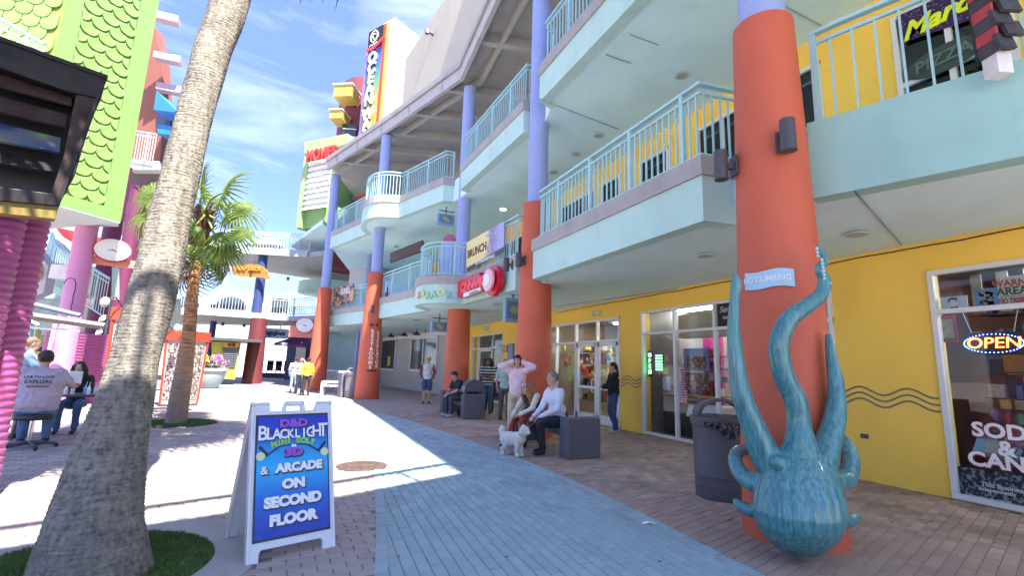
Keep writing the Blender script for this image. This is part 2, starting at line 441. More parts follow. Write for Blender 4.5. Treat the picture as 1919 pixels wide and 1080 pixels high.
# single pavers share meshes, so their shade varies by object instead of by island
def objvar(m, amt):
    n, l, b = nodes(m)
    oi = n.new('ShaderNodeObjectInfo'); mr_ = n.new('ShaderNodeMapRange'); mr_.inputs['To Min'].default_value = 1 - amt; mr_.inputs['To Max'].default_value = 1 + amt
    l.new(oi.outputs['Random'], mr_.inputs['Value'])
    src = b.inputs['Base Color'].links[0].from_socket
    h = n.new('ShaderNodeHueSaturation'); l.new(src, h.inputs['Color']); l.new(mr_.outputs[0], h.inputs['Value']); l.new(h.outputs[0], b.inputs['Base Color'])
pav_court = mat('court paver', (.38, .31, .285), 0.85, 0.16, 1.2, 0.35, 160, island=0.18, dirt=0.3)  # brown paver lightened, the court's sunlight put into its colour
objvar(pav_brown, 0.10); objvar(pav_court, .09)
objvar(pav_blue, 0.07)
lay(cands['b'], pav_blue, 'blue_paved_path', 300, 0.0)
lay(sorted(border), pav_blue, 'blue_edging_course', 140, 0.0045)
lay(cands['r'], pav_brown, 'brown_paved_walk', 300, 0.0)
lay(cands['l'], pav_court, 'brown_paved_court', 300, 0.0)

# concrete ring with grass round the near palm
def disc_ring(name, c, ri, ro, z, m, seg=48, el=1.0):
    mb = MB()
    for k in range(seg):
        a = 2 * math.pi * k / seg
        ca, sa = math.cos(a), math.sin(a)
        mb.v += [(c.x + ri * ca, c.y + ri * sa, z), (c.x + ro * ca, c.y + ro * sa, z), (c.x + ro * ca, c.y + ro * sa, -0.05), (c.x + ri * ca, c.y + ri * sa, -0.05)]
    for k in range(seg):
        a, b = 4 * k, 4 * ((k + 1) % seg)
        for q in range(4): mb.f.append([a + q, b + q, b + (q + 1) % 4, a + (q + 1) % 4]); mb.m.append(0)
    return mb
single(disc_ring('', RINGC, RING_RI, RING_RO, 0.008, concrete), 'concrete_ring', concrete, None, None, kind='structure')
soil = mat('planting soil', (0.05, 0.07, 0.025), 1.0, 0.3, 8, 0.5, 60)
grassm = mat('turf', (0.085, 0.15, 0.03), 0.8, 0.3, 6, 0, island=0.35)
def grass_patch(name, c, r, n, h, hole=0.3, seed=1):
    mb = MB(); rg = random.Random(seed)
    k = 40
    mb.mi = 1; mb.add([(c.x + r * math.cos(6.2832 * i / k), c.y + r * math.sin(6.2832 * i / k), 0.004) for i in range(k)], [list(range(k))]); mb.mi = 0
    for i in range(n):
        rr = r * math.sqrt(rg.random()) * 0.99; a = rg.uniform(0, 6.2832)
        x, y = c.x + rr * math.cos(a), c.y + rr * math.sin(a)
        hh = h * rg.uniform(0.5, 1.25); an = rg.uniform(0, 3.14); w = 0.0035; lx, ly = rg.uniform(-0.6, 0.6) * hh, rg.uniform(-0.6, 0.6) * hh
        dx, dy = w * math.cos(an), w * math.sin(an)
        mb.add([(x - dx, y - dy, 0), (x + dx, y + dy, 0), (x + lx * .5 + dx * .6, y + ly * .5 + dy * .6, hh * .65), (x + lx, y + ly, hh)], [(0, 1, 2), (0, 2, 3)])
    return single(mb, name, [grassm, soil], 'short green turf at the foot of ' + ('the near leaning palm trunk' if seed == 1 else 'the farther palm'), 'grass', kind='stuff')
grass_patch('turf', RINGC, RING_RI, 26000, 0.03, seed=1)
grass_patch('turf', V((PALM2.x, PALM2.y, 0)), 0.82, 6000, 0.04, seed=2)

# manhole cover
iron = mat('rusty iron', (0.13, 0.085, 0.07), 0.7, 0.3, 12, 0.4, 80, metal=0.4)
mh = thing('manhole_cover', MANH, 'round rusty iron manhole cover set in the paving', 'manhole cover')
mb = MB(); mb.lathe([(0.36, -0.01), (0.36, 0.004), (0.335, 0.006), (0.335, 0.0)], MANH, 48); mb.build('rim', iron, mh)
mb = MB(); mb.lathe([(0.33, 0.0), (0.33, 0.008), (0.31, 0.010)], MANH, 48)
for i in range(-7, 8):
    for j in range(-7, 8):
        x, y = i * 0.042, j * 0.042
        if math.hypot(x, y) < 0.29 and (abs(j) > 1 or abs(i) > 4): mb.box((MANH.x + x, MANH.y + y, 0.0125), (0.022, 0.022, 0.005))
mb.build('lid', iron, mh)
# old gum spots and specks trodden into the paving
rg = random.Random(77); mb = MB()
for i in range(190):
    x, y = rg.uniform(-4, 7.6), rg.uniform(2, 14)
    if blocked(x, y): continue
    r = rg.choice((.004, .006, .008, .012)) ; k = 7; ph = rg.random() * 6
    mb.add([(x + r * rg.uniform(.7, 1.2) * math.cos(ph + 6.2832 * q / k), y + r * rg.uniform(.7, 1.2) * math.sin(ph + 6.2832 * q / k), .0075) for q in range(k)] + [(x + r * 1.2 * math.cos(ph + 6.2832 * q / k), y + r * 1.2 * math.sin(ph + 6.2832 * q / k), .001) for q in range(k)], [list(range(k))] + [(q, k + q, k + (q + 1) % k, (q + 1) % k) for q in range(k)])
single(mb, 'gum_spots', mat('old chewing gum', (.15, .13, .125), .9, .3, 5), 'dark gum spots trodden into the paving', 'gum spots', kind='stuff')
# dropped napkin
p = G(1215, 983); mb = MB()
mb.add([(p.x - .07, p.y + .02, .004), (p.x - .02, p.y + .045, .012), (p.x + .03, p.y + .01, .02), (p.x + .075, p.y - .01, .006), (p.x + .055, p.y - .045, .004), (p.x + .0, p.y - .02, .018), (p.x - .05, p.y - .01, .008), (p.x - .02, p.y + .0, .028)],
       [(0, 1, 7), (1, 2, 7), (2, 3, 4), (2, 4, 5), (2, 5, 7), (5, 6, 7), (6, 0, 7)])
single(mb, 'paper_napkin', white, 'crumpled white paper napkin lying on the blue paving', 'napkin')
# ================================================================ SHOPPING BUILDING (right)
S1, F1 = 3.35, 4.21       # soffit and floor of the first gallery
S2, F2 = 7.36, 8.25       # second gallery
ROOFZ = 11.62
WX = 7.80                 # shop wall plane
bld = thing('shopping_arcade', (6, 10, 0), 'three storey shopping arcade in yellow and mint, curved galleries on red and blue columns', 'building')

def offset_poly(P, d):
    """open polyline moved to its left by d"""
    out = []
    for i in range(len(P)):
        a = V(P[max(i - 1, 0)]); b = V(P[i]); c = V(P[min(i + 1, len(P) - 1)])
        t1 = (b - a).normalized() if (b - a).length > 1e-6 else (c - b).normalized()
        t2 = (c - b).normalized() if (c - b).length > 1e-6 else t1
        n1 = V((-t1.y, t1.x)); n2 = V((-t2.y, t2.x)); n = (n1 + n2); n = n.normalized() if n.length > 1e-6 else n1
        k = d / max(0.35, n.dot(n1)); out.append((b.x + n.x * k, b.y + n.y * k))
    return out
def band(P, z0, z1, th, d0=0.0):
    """upright band along P: outer face at P moved by d0, thickness th inward (to the right of travel +)"""
    A = offset_poly(P, d0); B = offset_poly(P, d0 + th)
    mb = MB(); n = len(P)
    for (x, y) in A: mb.v += [(x, y, z0), (x, y, z1)]
    for (x, y) in B: mb.v += [(x, y, z0), (x, y, z1)]
    k = 2 * n
    for i in range(n - 1):
        a, b = 2 * i, 2 * i + 2
        mb.f += [[a, b, b + 1, a + 1], [k + a, k + a + 1, k + b + 1, k + b], [a + 1, b + 1, k + b + 1, k + a + 1], [a, k + a, k + b, b]]; mb.m += [0] * 4
    mb.f += [[0, 1, k + 1, k], [2 * n - 2, k + 2 * n - 2, k + 2 * n - 1, 2 * n - 1]]; mb.m += [0] * 2
    return mb

# gallery outlines, from the camera end towards the far end; the building lies to the right (+X), so travel +Y and outward = left
def g2(pts, z): return [(G(x, y, z).x, G(x, y, z).y) for x, y in pts]
def arc(c, r, a0, a1, n=10): return [(c[0] + r * math.cos(R(a0 + (a1 - a0) * i / n)), c[1] + r * math.sin(R(a0 + (a1 - a0) * i / n))) for i in range(n + 1)]
def bez(p0, p1, p2, n=10):
    return [((1 - t) ** 2 * p0[0] + 2 * t * (1 - t) * p1[0] + t * t * p2[0], (1 - t) ** 2 * p0[1] + 2 * t * (1 - t) * p1[1] + t * t * p2[1]) for t in [i / n for i in range(n + 1)]]
G1 = [('R', [(7.2, -2.2), (6.0, 0.3), (5.37, 1.62), (4.98, 2.73), (4.85, 3.07)], False),
      ('A', [(4.92, 4.10), (4.46, 4.18), (4.47, 8.86), (4.82, 9.0)], True),
      ('B', [(5.2, 10.32), (4.75, 10.35), (4.56, 13.76)] + bez((4.56, 13.76), (3.35, 13.9), (3.42, 15.1), 8)[1:] + bez((3.42, 15.1), (3.45, 15.9), (4.05, 16.2), 4)[1:], True),
      ('C', [(4.05, 16.4), (3.04, 20.94), (3.25, 21.3)], True),
      ('D', [(3.5, 23.0), (3.12, 23.09), (1.26, 28.12), (1.5, 28.6)], True)]
def floor_poly(lines, zx):
    P = []
    for _, l, _ in lines: P += l
    return P
front1 = floor_poly(G1, 0)
# the slabs: soffit + floor as one part per level
def slab_part(front, z0, z1, name, m, back=9.5, y_end=None):
    P = [(back, front[0][1])] if False else []
    poly = [(12.0, front[0][1])] + [(p[0] + 0.02, p[1]) for p in front] + [(front[-1][0] + 1.5, front[-1][1] + 6), (12.0, front[-1][1] + 6)]
    mb = MB(); mb.slab(poly[::-1], z0, z1)
    return mb.build(name, m, bld)
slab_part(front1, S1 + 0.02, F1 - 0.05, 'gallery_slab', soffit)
for nm, l, cp in G1:
    big = nm == 'R'
    band([*l], S1, (F1 if big else 3.95), -0.22, 0.0).build('fascia', teal if big else mint, bld)
    if cp: band(l, 3.95, F1, -0.30, 0.035).build('coping', coping, bld)

G2 = [('A', [(4.2, -3), (4.35, 2.0), (4.44, 5.4), (4.45, 8.70), (4.8, 8.85)], True),
      ('B', [(5.15, 10.05), (4.74, 10.12), (4.60, 14.72), (4.9, 14.85)], True),
      ('C', [(4.75, 16.0), (4.37, 16.03), (3.35, 18.9)] + bez((3.35, 18.9), (2.05, 19.1), (2.12, 20.6), 8)[1:] + bez((2.12, 20.6), (2.12, 21.6), (2.5, 22.2), 4)[1:] + [(1.19, 26.1), (1.35, 26.4)], True),
      ]
front2 = floor_poly(G2, 0)
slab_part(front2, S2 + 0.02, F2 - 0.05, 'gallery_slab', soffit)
for nm, l, cp in G2:
    band(l, S2, 7.98, -0.22).build('fascia', mint, bld)
    band(l, 7.98, F2, -0.30, 0.035).build('coping', coping, bld)
# soffit joints and downlights
jm = mat('soffit joint line', (0.26, 0.32, 0.32), 0.9)
for a, b, z in [((1600, 357), (1690, 460), S1), ((1375, 527), (1040, 576), S1)]:
    pa, pb = G(*a, z), G(*b, z); d = (pb - pa); mb = MB(); mb.box(((pa.x + pb.x) / 2, (pa.y + pb.y) / 2, z + 0.012), (d.length, 0.010, 0.024), math.atan2(d.y, d.x)); mb.build('soffit_joint', jm, bld)
for a, b in [((1180, 65), (1234, 85)), ((1136, 103), (1183, 119)), ((1011, 186), (1160, 243)), ((1450, 0), (1560, 60))]:
    pa, pb = G(*a, S2), G(*b, S2); d = (pb - pa); mb = MB(); mb.box(((pa.x + pb.x) / 2, (pa.y + pb.y) / 2, S2 + 0.012), (d.length, 0.010, 0.024), math.atan2(d.y, d.x)); mb.build('soffit_joint', jm, bld)
lampm = mat('lit lamp', (1, 0.8, 0.4), 0.5, emit=(1.0, 0.75, 0.25), estr=6)
lampo = mat('lamp lens off', (0.50, 0.60, 0.60), 0.4)
lit = thing('soffit_downlight', G(943, 391, S2) , 'lit yellow round downlight under the upper gallery', 'ceiling light')
q = G(943, 391, S2); mb = MB(); mb.lathe([(0.14, 0), (0.15, -0.03), (0.12, -0.03)], q, 20); mb.build('trim', white, lit); mb = MB(); mb.lathe([(0.115, -0.031), (0.10, -0.045)], q, 20); mb.build('lens', lampm, lit)
src = None
DLAB = ['under the upper gallery right of the first bay, nearest the big column', 'in the upper soffit beside the top of the second blue column', 'in the upper soffit above the middle of the near railing', 'in the upper soffit just right of the second red column',
 'in the lower soffit beside the big red column', 'in the lower soffit right of the octopus column', 'in the lower soffit above the second red column', 'in the upper soffit left of the high blue shaft', 'in the upper soffit over the rounded bay', 'in the upper soffit above the long menu board', 'in the lower soffit under the rounded bay']
for di, (x, y, z) in enumerate([(1278, 140, S2), (1080, 288, S2), (1122, 253, S2), (1038, 322, S2), (1322, 478, S1), (1605, 438, S1), (930, 570, S1), (1003, 245, S2), (800, 480, S2), (742, 462, S2), (780, 600, S1)]):
    q = G(x, y, z)
    if src is None:
        src = thing('soffit_downlight', q, 'round downlight ' + DLAB[0], 'ceiling light', 'unlit downlights in the gallery soffits')
        mb = MB(); mb.lathe([(0.13, 0), (0.14, -0.02), (0.11, -0.02)], q, 18); mb.build('trim', lampo, src)
        mb = MB(); mb.lathe([(0.105, -0.021), (0.09, -0.028)], q, 18); mb.build('lens', mat('grey lens', (.34, .40, .40), .4), src)
    else:
        c = copy_tree(src); c.location = q; c['label'] = 'round downlight ' + DLAB[di]

# ---------------------------------------------------------------- railings
def railing(P, z, m, h=1.07, step=0.13, post=1.35, label=None, group=None, parts=True, name='gallery_railing', d=-0.11, gap=0.06):
    """handrail, second rail, bottom rail, posts, balusters along open polyline P"""
    Q = offset_poly(P, d) if d else [tuple(p) for p in P]
    rt = thing(name, (Q[0][0], Q[0][1], z), label, 'railing', group)
    pts = [V((x, y, 0)) for x, y in Q]
    def run(zz, w, hh, nm, off=0):
        mb = MB()
        A, B = offset_poly(Q, -w / 2), offset_poly(Q, w / 2)
        for i in range(len(Q) - 1):
            mb.hexa([(A[i][0], A[i][1], zz - hh), (A[i + 1][0], A[i + 1][1], zz - hh), (B[i + 1][0], B[i + 1][1], zz - hh), (B[i][0], B[i][1], zz - hh),
                     (A[i][0], A[i][1], zz), (A[i + 1][0], A[i + 1][1], zz), (B[i + 1][0], B[i + 1][1], zz), (B[i][0], B[i][1], zz)])
        mb.build(nm, m, rt)
    run(z + h, 0.075, 0.04, 'handrail'); run(z + h - 0.13, 0.04, 0.035, 'top_rail'); run(z + gap + 0.035, 0.04, 0.035, 'bottom_rail')
    L = sum((pts[i + 1] - pts[i]).length for i in range(len(pts) - 1))
    def at(s):
        for i in range(len(pts) - 1):
            dl = (pts[i + 1] - pts[i]).length
            if s <= dl or i == len(pts) - 2:
                t = (pts[i + 1] - pts[i]) / max(dl, 1e-6); return pts[i] + t * s, math.atan2(t.y, t.x)
            s -= dl
    npost = max(1, round(L / post)); bal = []
    for k in range(npost + 1):
        p, a = at(min(L - 0.03, max(0.03, L * k / npost)))
        mb = MB(); mb.box((p.x, p.y, z + (h - 0.04) / 2), (0.06, 0.06, h - 0.04), a); mb.build('post', m, rt)
        if k < npost:
            nb = max(1, round(L / npost / step))
            for j in range(1, nb): bal.append(at(L * k / npost + L / npost * j / nb))
    hb = h - 0.165 - gap - 0.035
    mbp = MB(); mbp.box((0, 0, 0), (0.022, 0.022, hb)); me = mbp.mesh('baluster', m)
    if parts:
        for p, a in bal:
            o = link('baluster', me, rt); o.location = V((p.x, p.y, z + gap + 0.035 + hb / 2)) - rt.location; o.rotation_euler = (0, 0, a)
    else:
        mb = MB()
        for p, a in bal: mb.box((p.x, p.y, z + gap + 0.035 + hb / 2), (0.022, 0.022, hb), a)
        o = mb.build('balusters', m, rt); o['kind'] = 'stuff'
    return rt
lab1 = {'R': 'pale teal gallery railing right of the big red column, before the yellow wall', 'A': 'pale teal railing of the first gallery between the two nearest red columns',
        'B': 'pale teal first gallery railing with a rounded bay, behind the red oval shop sign', 'C': 'short pale teal first gallery railing left of the rounded bay', 'D': 'pale teal first gallery railing with the dark food banner, far left'}
railing([(7.2, -2.2), (6.0, 0.3), (5.37, 1.62), (4.98, 2.73), (4.90, 3.02)], F1, railp, 1.10, 0.20, 8, lab1['R'], d=-0.06, gap=-0.04)
railing([(5.35, 4.02), (4.95, 4.10), (4.46, 4.18), (4.47, 8.86), (4.85, 9.0)], F1, railp, 1.10, 0.125, 1.25, lab1['A'])
railing(G1[2][1], F1, railp, 1.10, 0.13, 1.4, lab1['B']); railing(G1[3][1], F1, railp, 1.10, 0.13, 1.5, lab1['C']); railing(G1[4][1], F1, railp, 1.10, 0.14, 1.6, lab1['D'])
lab2 = {'A': 'pale teal upper gallery railing at the top of the picture over the near bay', 'B': 'pale teal upper gallery railing between the second and third blue columns', 'C': 'pale teal upper gallery railing with the rounded bay under the roof end'}
railing([(4.44, 5.0)] + G2[0][1][2:], F2, railp, 1.10, 0.125, 1.3, lab2['A']); railing(G2[1][1], F2, railp, 1.10, 0.125, 1.3, lab2['B']); railing(G2[2][1], F2, railp, 1.10, 0.13, 1.5, lab2['C'])

# ---------------------------------------------------------------- columns
CC = {1: (4.44, 3.22), 2: (4.95, 9.66), 3: (5.05, 15.55), 4: (2.93, 20.9), 5: (1.2, 26.9)}
for k, (x, y) in CC.items():
    rb, rt_ = 0.44, 0.33
    if k in (4, 5): rb, rt_ = 0.50, 0.33
    if k == 1: rt_ = .305
    ztop = 5.33 if k != 3 else 3.37
    prof = [(rb, 0.0)] + [(rb + (rt_ - rb) * t, ztop * t) for t in (0.25, 0.5, 0.75)] + [(rt_, ztop - 0.01), (rt_ - 0.01, ztop)]
    if k == 3: prof = [(0.44, 0), (0.385, ztop)]
    mb = MB(); mb.lathe(prof, (x, y, 0), 56); o = mb.build('column', red, bld, smooth=True)
    z0 = ztop if k != 3 else F1 - 0.06
    mb = MB(); mb.lathe([(0.235, z0), (0.235, ROOFZ + 0.1)], (x, y, 0), 40); mb.build('column_shaft', blue, o, smooth=True)
mb = MB(); mb.lathe([(0.16, 0), (0.16, 11.6)], (3.3, 26.5, 0), 20); mb.build('column', blue, bld, smooth=True)
mb = MB(); mb.lathe([(0.2, 0), (0.2, 11.6)], (3.6, 31.0, 0), 20); mb.build('column', blue, bld, smooth=True)

# ---------------------------------------------------------------- walls
def wall_x(X, y0, y1, z0, z1, holes, th=0.25, m=yellow, name='wall', out=-1):
    """wall in plane X facing -X with rectangular holes (ya,yb,za,zb)"""
    ys = sorted({y0, y1, *[h[0] for h in holes], *[h[1] for h in holes]}); zs = sorted({z0, z1, *[h[2] for h in holes], *[h[3] for h in holes]})
    mb = MB()
    for i in range(len(ys) - 1):
        for j in range(len(zs) - 1):
            cy, cz = (ys[i] + ys[i + 1]) / 2, (zs[j] + zs[j + 1]) / 2
            if any(h[0] < cy < h[1] and h[2] < cz < h[3] for h in holes): continue
            a, b, c, d = ys[i], ys[i + 1], zs[j], zs[j + 1]
            mb.add([(X, a, c), (X, b, c), (X, b, d), (X, a, d)], [(0, 3, 2, 1)])
            mb.add([(X + th, a, c), (X + th, b, c), (X + th, b, d), (X + th, a, d)], [(0, 1, 2, 3)])
    for h in holes:
        a, b, c, d = h
        mb.add([(X, a, c), (X + th, a, c), (X + th, a, d), (X, a, d)], [(0, 1, 2, 3)])
        mb.add([(X, b, c), (X + th, b, c), (X + th, b, d), (X, b, d)], [(3, 2, 1, 0)])
        mb.add([(X, a, d), (X + th, a, d), (X + th, b, d), (X, b, d)], [(0, 1, 2, 3)])
        mb.add([(X, a, c), (X + th, a, c), (X + th, b, c), (X, b, c)], [(3, 2, 1, 0)])
    return mb.build(name, m, bld)
OPEN = [(-2.6, 3.45, 0.02, 2.95), (4.75, 9.38, 0.02, 2.95), (10.25, 14.6, 0.02, 2.9), (18.0, 21.7, 0.02, 2.9)]
wall_x(WX, -3.0, 22.6, 0.0, S1 + 0.02, OPEN)
W2 = [(-0.4, 1.2, 4.22, 6.9), (2.25, 3.54, 4.22, 6.9), (4.62, 7.4, 4.22, 6.9), (8.3, 9.36, 4.22, 6.9), (10.2, 11.1, 4.22, 6.9), (11.35, 13.4, 4.22, 6.9), (15.5, 19.0, 4.22, 6.7)]
wall_x(WX - 0.003, -3.0, 24, F1 - 0.04, S2 + 0.02, W2)
wall_x(WX - 0.006, -3.0, 24, F2 - 0.04, ROOFZ, [(6, 9, 8.3, 10.6), (11, 14, 8.3, 10.6), (17, 20, 8.3, 10.6)], m=mat('cream wall paint', (0.62, 0.50, 0.20), 0.8, 0.05))
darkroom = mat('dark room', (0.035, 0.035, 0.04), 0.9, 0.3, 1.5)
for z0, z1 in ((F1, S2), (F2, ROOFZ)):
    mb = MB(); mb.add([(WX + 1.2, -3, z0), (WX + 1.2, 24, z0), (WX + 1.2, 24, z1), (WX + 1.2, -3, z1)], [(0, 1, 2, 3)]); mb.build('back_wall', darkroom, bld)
def window_x(X, a, b, c, d, muls, trans, fw=0.06, glass=GLASS, name='window', doors=()):
    """framed glazing in plane X; muls: Y of mullions, trans: Z of transoms"""
    mb = MB(); x0, x1 = X - 0.03, X + 0.07
    mb.mm((x0, a, c), (x1, a + fw, d)); mb.mm((x0, b - fw, c), (x1, b, d)); mb.mm((x0 + .001, a, d - fw), (x1 - .001, b, d)); mb.mm((x0 + .001, a, c), (x1 - .001, b, c + fw))
    for y in muls: mb.mm((x0 + .002, y - fw / 2, c), (x1 - .002, y + fw / 2, d))
    for z in trans: mb.mm((x0 + .003, a, z - fw / 2), (x1 - .003, b, z + fw / 2))
    w = mb.build(name, framew, bld)
    ys = [a] + sorted(muls) + [b]; zs = [c] + sorted(trans) + [d]
    for i in range(len(ys) - 1):
        for j in range(len(zs) - 1):
            p = MB(); p.mm((X + 0.02, ys[i] + 0.02, zs[j] + 0.02), (X + 0.028, ys[i + 1] - 0.02, zs[j + 1] - 0.02)); p.build('pane', glass, w)
    return w
window_x(WX, -2.6, 3.45, 0.02, 2.95, [-0.4, 1.5], [2.39])
window_x(WX, 4.75, 9.38, 0.02, 2.95, [5.9, 7.12, 8.26], [2.39])
sd_ = window_x(WX, 10.25, 14.6, 0.02, 2.9, [11.3, 12.42, 13.6], [2.28], name='shop_front')
window_x(WX, 18.0, 21.7, 0.02, 2.9, [19.1, 20.9], [2.28], name='shop_front')
for y0, y1, hs in ((10.33, 11.28, 1), (11.32, 12.38, -1), (19.2, 20.8, 1)):
    mb = MB(); f = 0.09; x0, x1 = WX - 0.015, WX + 0.055
    mb.mm((x0, y0, .03), (x1, y0 + f, 2.24)); mb.mm((x0, y1 - f, .03), (x1, y1, 2.24)); mb.mm((x0, y0, 2.14), (x1, y1, 2.24)); mb.mm((x0, y0, .03), (x1, y1, .25)); mb.mm((x0 + .01, y0, 0.95), (x1 - .01, y1, 1.02))
    dr = mb.build('door', framew, bld)
    yh = y1 - 0.12 if hs > 0 else y0 + 0.12
    mb = MB(); mb.tube([(WX - 0.02, yh, 0.85), (WX - 0.09, yh, 0.87), (WX - 0.09, yh, 1.2), (WX - 0.02, yh, 1.22)], 0.014, 8); mb.build('handle', white, dr)
for (a, b, c, d) in W2:
    n = max(1, round((b - a) / 0.75)); window_x(WX, a, b, c, d, [a + (b - a) * i / n for i in range(1, n)], [5.75], 0.07, GLASS_DARK)
window_x(WX, 6, 9, 8.3, 10.6, [7.5], [], 0.07, GLASS_DARK); window_x(WX, 11, 14, 8.3, 10.6, [12.5], [], 0.07, GLASS_DARK); window_x(WX, 17, 20, 8.3, 10.6, [18.5], [], 0.07, GLASS_DARK)

# painted wave lines on the wall (thin strips of paint)
wavep = mat('grey wave paint', (0.20, 0.19, 0.13), 0.7)
def wave_set(pxs, label_y0, y1, y0):
    for dz in (0.0, -0.085, -0.17):
        mb = MB(); A = []; n = 40
        for i in range(n + 1):
            t = i / n; y = y1 + (y0 - y1) * t
            zc = 1.30 + dz + 0.055 * math.sin(t * math.pi * 2 * (abs(y1 - y0) / 0.62) - 1.2)
            A.append((y, zc))
        for i in range(n):
            (ya, za), (yb, zb) = A[i], A[i + 1]
            mb.box(((WX - 0.004), (ya + yb) / 2, (za + zb) / 2), (0.004, math.hypot(yb - ya, zb - za) + 0.002, 0.026), M=Matrix.Rotation(math.atan2(zb - za, yb - ya), 3, 'X'))
        mb.build('painted_wave', wavep, bld)
wave_set(None, 0, 4.72, 3.48); wave_set(None, 0, 10.22, 9.42)
mb = MB(); q = PX(1621, 818, WX); mb.box((WX - 0.01, q.y, q.z), (0.03, 0.10, 0.06)); o = mb.build('hose_bib', darkg, bld)

# farther, angled clapboard wall
clap = mat('grey clapboard', (0.50, 0.49, 0.46), 0.75, 0.05, 2)
CA, CB = V((6.95, 22.7, 0)), V((5.45, 33.5, 0))
cd = (CB - CA).normalized(); cn = V((-cd.y, cd.x, 0))
def on_c(s, z, o=0): return CA + cd * s + cn * o + V((0, 0, z))
hw_holes = []
cw = thing('clapboard_wall', CA, 'pale grey clapboard shop wall with two white framed windows beyond the columns', 'wall')
nb = 24; LC = (CB - CA).length
for i in range(nb):
    z0 = 0.05 + i * (3.28 / nb); z1 = z0 + 3.28 / nb + 0.012
    mb = MB(); a, b = 0, LC
    mb.hexa([on_c(a, z0, 0.03), on_c(b, z0, 0.03), on_c(b, z0, 0.0), on_c(a, z0, 0.0), on_c(a, z1, 0.012), on_c(b, z1, 0.012), on_c(b, z1, 0), on_c(a, z1, 0)])
    mb.build('board', clap, cw)
mb = MB(); mb.hexa([on_c(0, 0, 0), on_c(LC, 0, 0), on_c(LC, 0, -.2), on_c(0, 0, -.2), on_c(0, 3.36, 0), on_c(LC, 3.36, 0), on_c(LC, 3.36, -.2), on_c(0, 3.36, -.2)]); mb.build('wall', clap, cw)
mb = MB(); mb.hexa([on_c(0, 3.0, 0.05), on_c(LC, 3.0, 0.05), on_c(LC, 3.0, 0.03), on_c(0, 3.0, 0.03), on_c(0, 3.2, 0.05), on_c(LC, 3.2, 0.05), on_c(LC, 3.2, 0.03), on_c(0, 3.2, 0.03)]); mb.build('trim', white, cw)
dglass = mat('dark window glass', (0.03, 0.035, 0.04), 0.08, 0.3, 2, spec=0.8)
def cpt(x, y): return PL(x, y, CA, CB)
for x0, x1, yt, yb, m_ in ((715, 745, 635, 695, 0), (773, 823, 631, 698, 1)):
    p0, p1 = cpt(x0, yt), cpt(x1, yt); s0, s1 = (p1 - CA).dot(cd), (p0 - CA).dot(cd); zt = (p0.z + p1.z) / 2; zb_ = cpt((x0 + x1) / 2, yb).z
    mb = MB(); f = 0.13
    for a, b, c, d in ((s0, s0 + f, zb_, zt), (s1 - f, s1, zb_, zt), (s0, s1, zt - f, zt), (s0, s1, zb_, zb_ + f)) + ((((s0 + s1) / 2 - .06, (s0 + s1) / 2 + .06, zb_, zt),) if m_ else ()):
        mb.hexa([on_c(a, c, .09), on_c(b, c, .09), on_c(b, c, .03), on_c(a, c, .03), on_c(a, d, .09), on_c(b, d, .09), on_c(b, d, .03), on_c(a, d, .03)])
    w = mb.build('window', white, cw)
    mb = MB(); mb.hexa([on_c(s0, zb_, .05), on_c(s1, zb_, .05), on_c(s1, zb_, .04), on_c(s0, zb_, .04), on_c(s0, zt, .05), on_c(s1, zt, .05), on_c(s1, zt, .04), on_c(s0, zt, .04)]); mb.build('pane', dglass, w)
    if not m_:
        mb = MB(); s = s0 + (s1 - s0) * 0.3; mb.hexa([on_c(s, zb_ + .3, .055), on_c(s + .5, zb_ + .3, .055), on_c(s + .5, zb_ + .3, .052), on_c(s, zb_ + .3, .052), on_c(s, zb_ + .9, .055), on_c(s + .5, zb_ + .9, .055), on_c(s + .5, zb_ + .9, .052), on_c(s, zb_ + .9, .052)]); mb.build('poster', mat('lime poster', (0.5, 0.75, 0.08), 0.5), w)
# connecting wall and far walls
mb = MB(); mb.hexa([(WX + .02, 22.3, 0), (WX + .02, 22.75, 0), (6.95, 22.75, 0), (6.95, 22.6, 0), (WX + .02, 22.3, 3.36), (WX + .02, 22.75, 3.36), (6.95, 22.75, 3.36), (6.95, 22.6, 3.36)]); mb.build('wall', yellow, bld)
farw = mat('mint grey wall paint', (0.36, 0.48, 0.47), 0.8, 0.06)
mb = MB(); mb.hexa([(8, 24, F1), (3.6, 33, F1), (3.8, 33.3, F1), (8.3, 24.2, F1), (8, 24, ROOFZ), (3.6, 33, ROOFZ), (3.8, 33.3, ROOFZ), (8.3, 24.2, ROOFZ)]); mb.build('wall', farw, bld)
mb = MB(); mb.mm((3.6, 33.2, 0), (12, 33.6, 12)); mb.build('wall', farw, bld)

# ---------------------------------------------------------------- roof with beams and the tall stucco volume on it
RZ = 11.75
re_ = [(4.3, -4.0)] + [(G(x, y, RZ).x, G(x, y, RZ).y) for x, y in ((985, -90), (929, 0), (862, 148), (737, 236), (612, 318))]
re_ = re_[:2] + re_[2:]
roof_poly = re_ + [(re_[-1][0] + 2, re_[-1][1] + 5), (13, re_[-1][1] + 5), (13, -4)]
mb = MB(); mb.slab(roof_poly[::-1], RZ + 0.42, RZ + 0.62); roof = mb.build('roof', roofgrey, bld)
band(re_, RZ, RZ + 0.64, -0.14, 0.0).build('roof_fascia', mat('pale grey fascia paint', (0.46, 0.44, 0.44), 0.7, 0.08), roof)
band(re_, RZ + 0.44, RZ + 0.66, -0.1, 0.09).build('gutter', coping, roof)
band(re_, RZ + 0.10, RZ + 0.34, -0.14, -0.75).build('edge_beam', mat('beam paint', (0.42, 0.40, 0.39), 0.7, 0.08), roof)
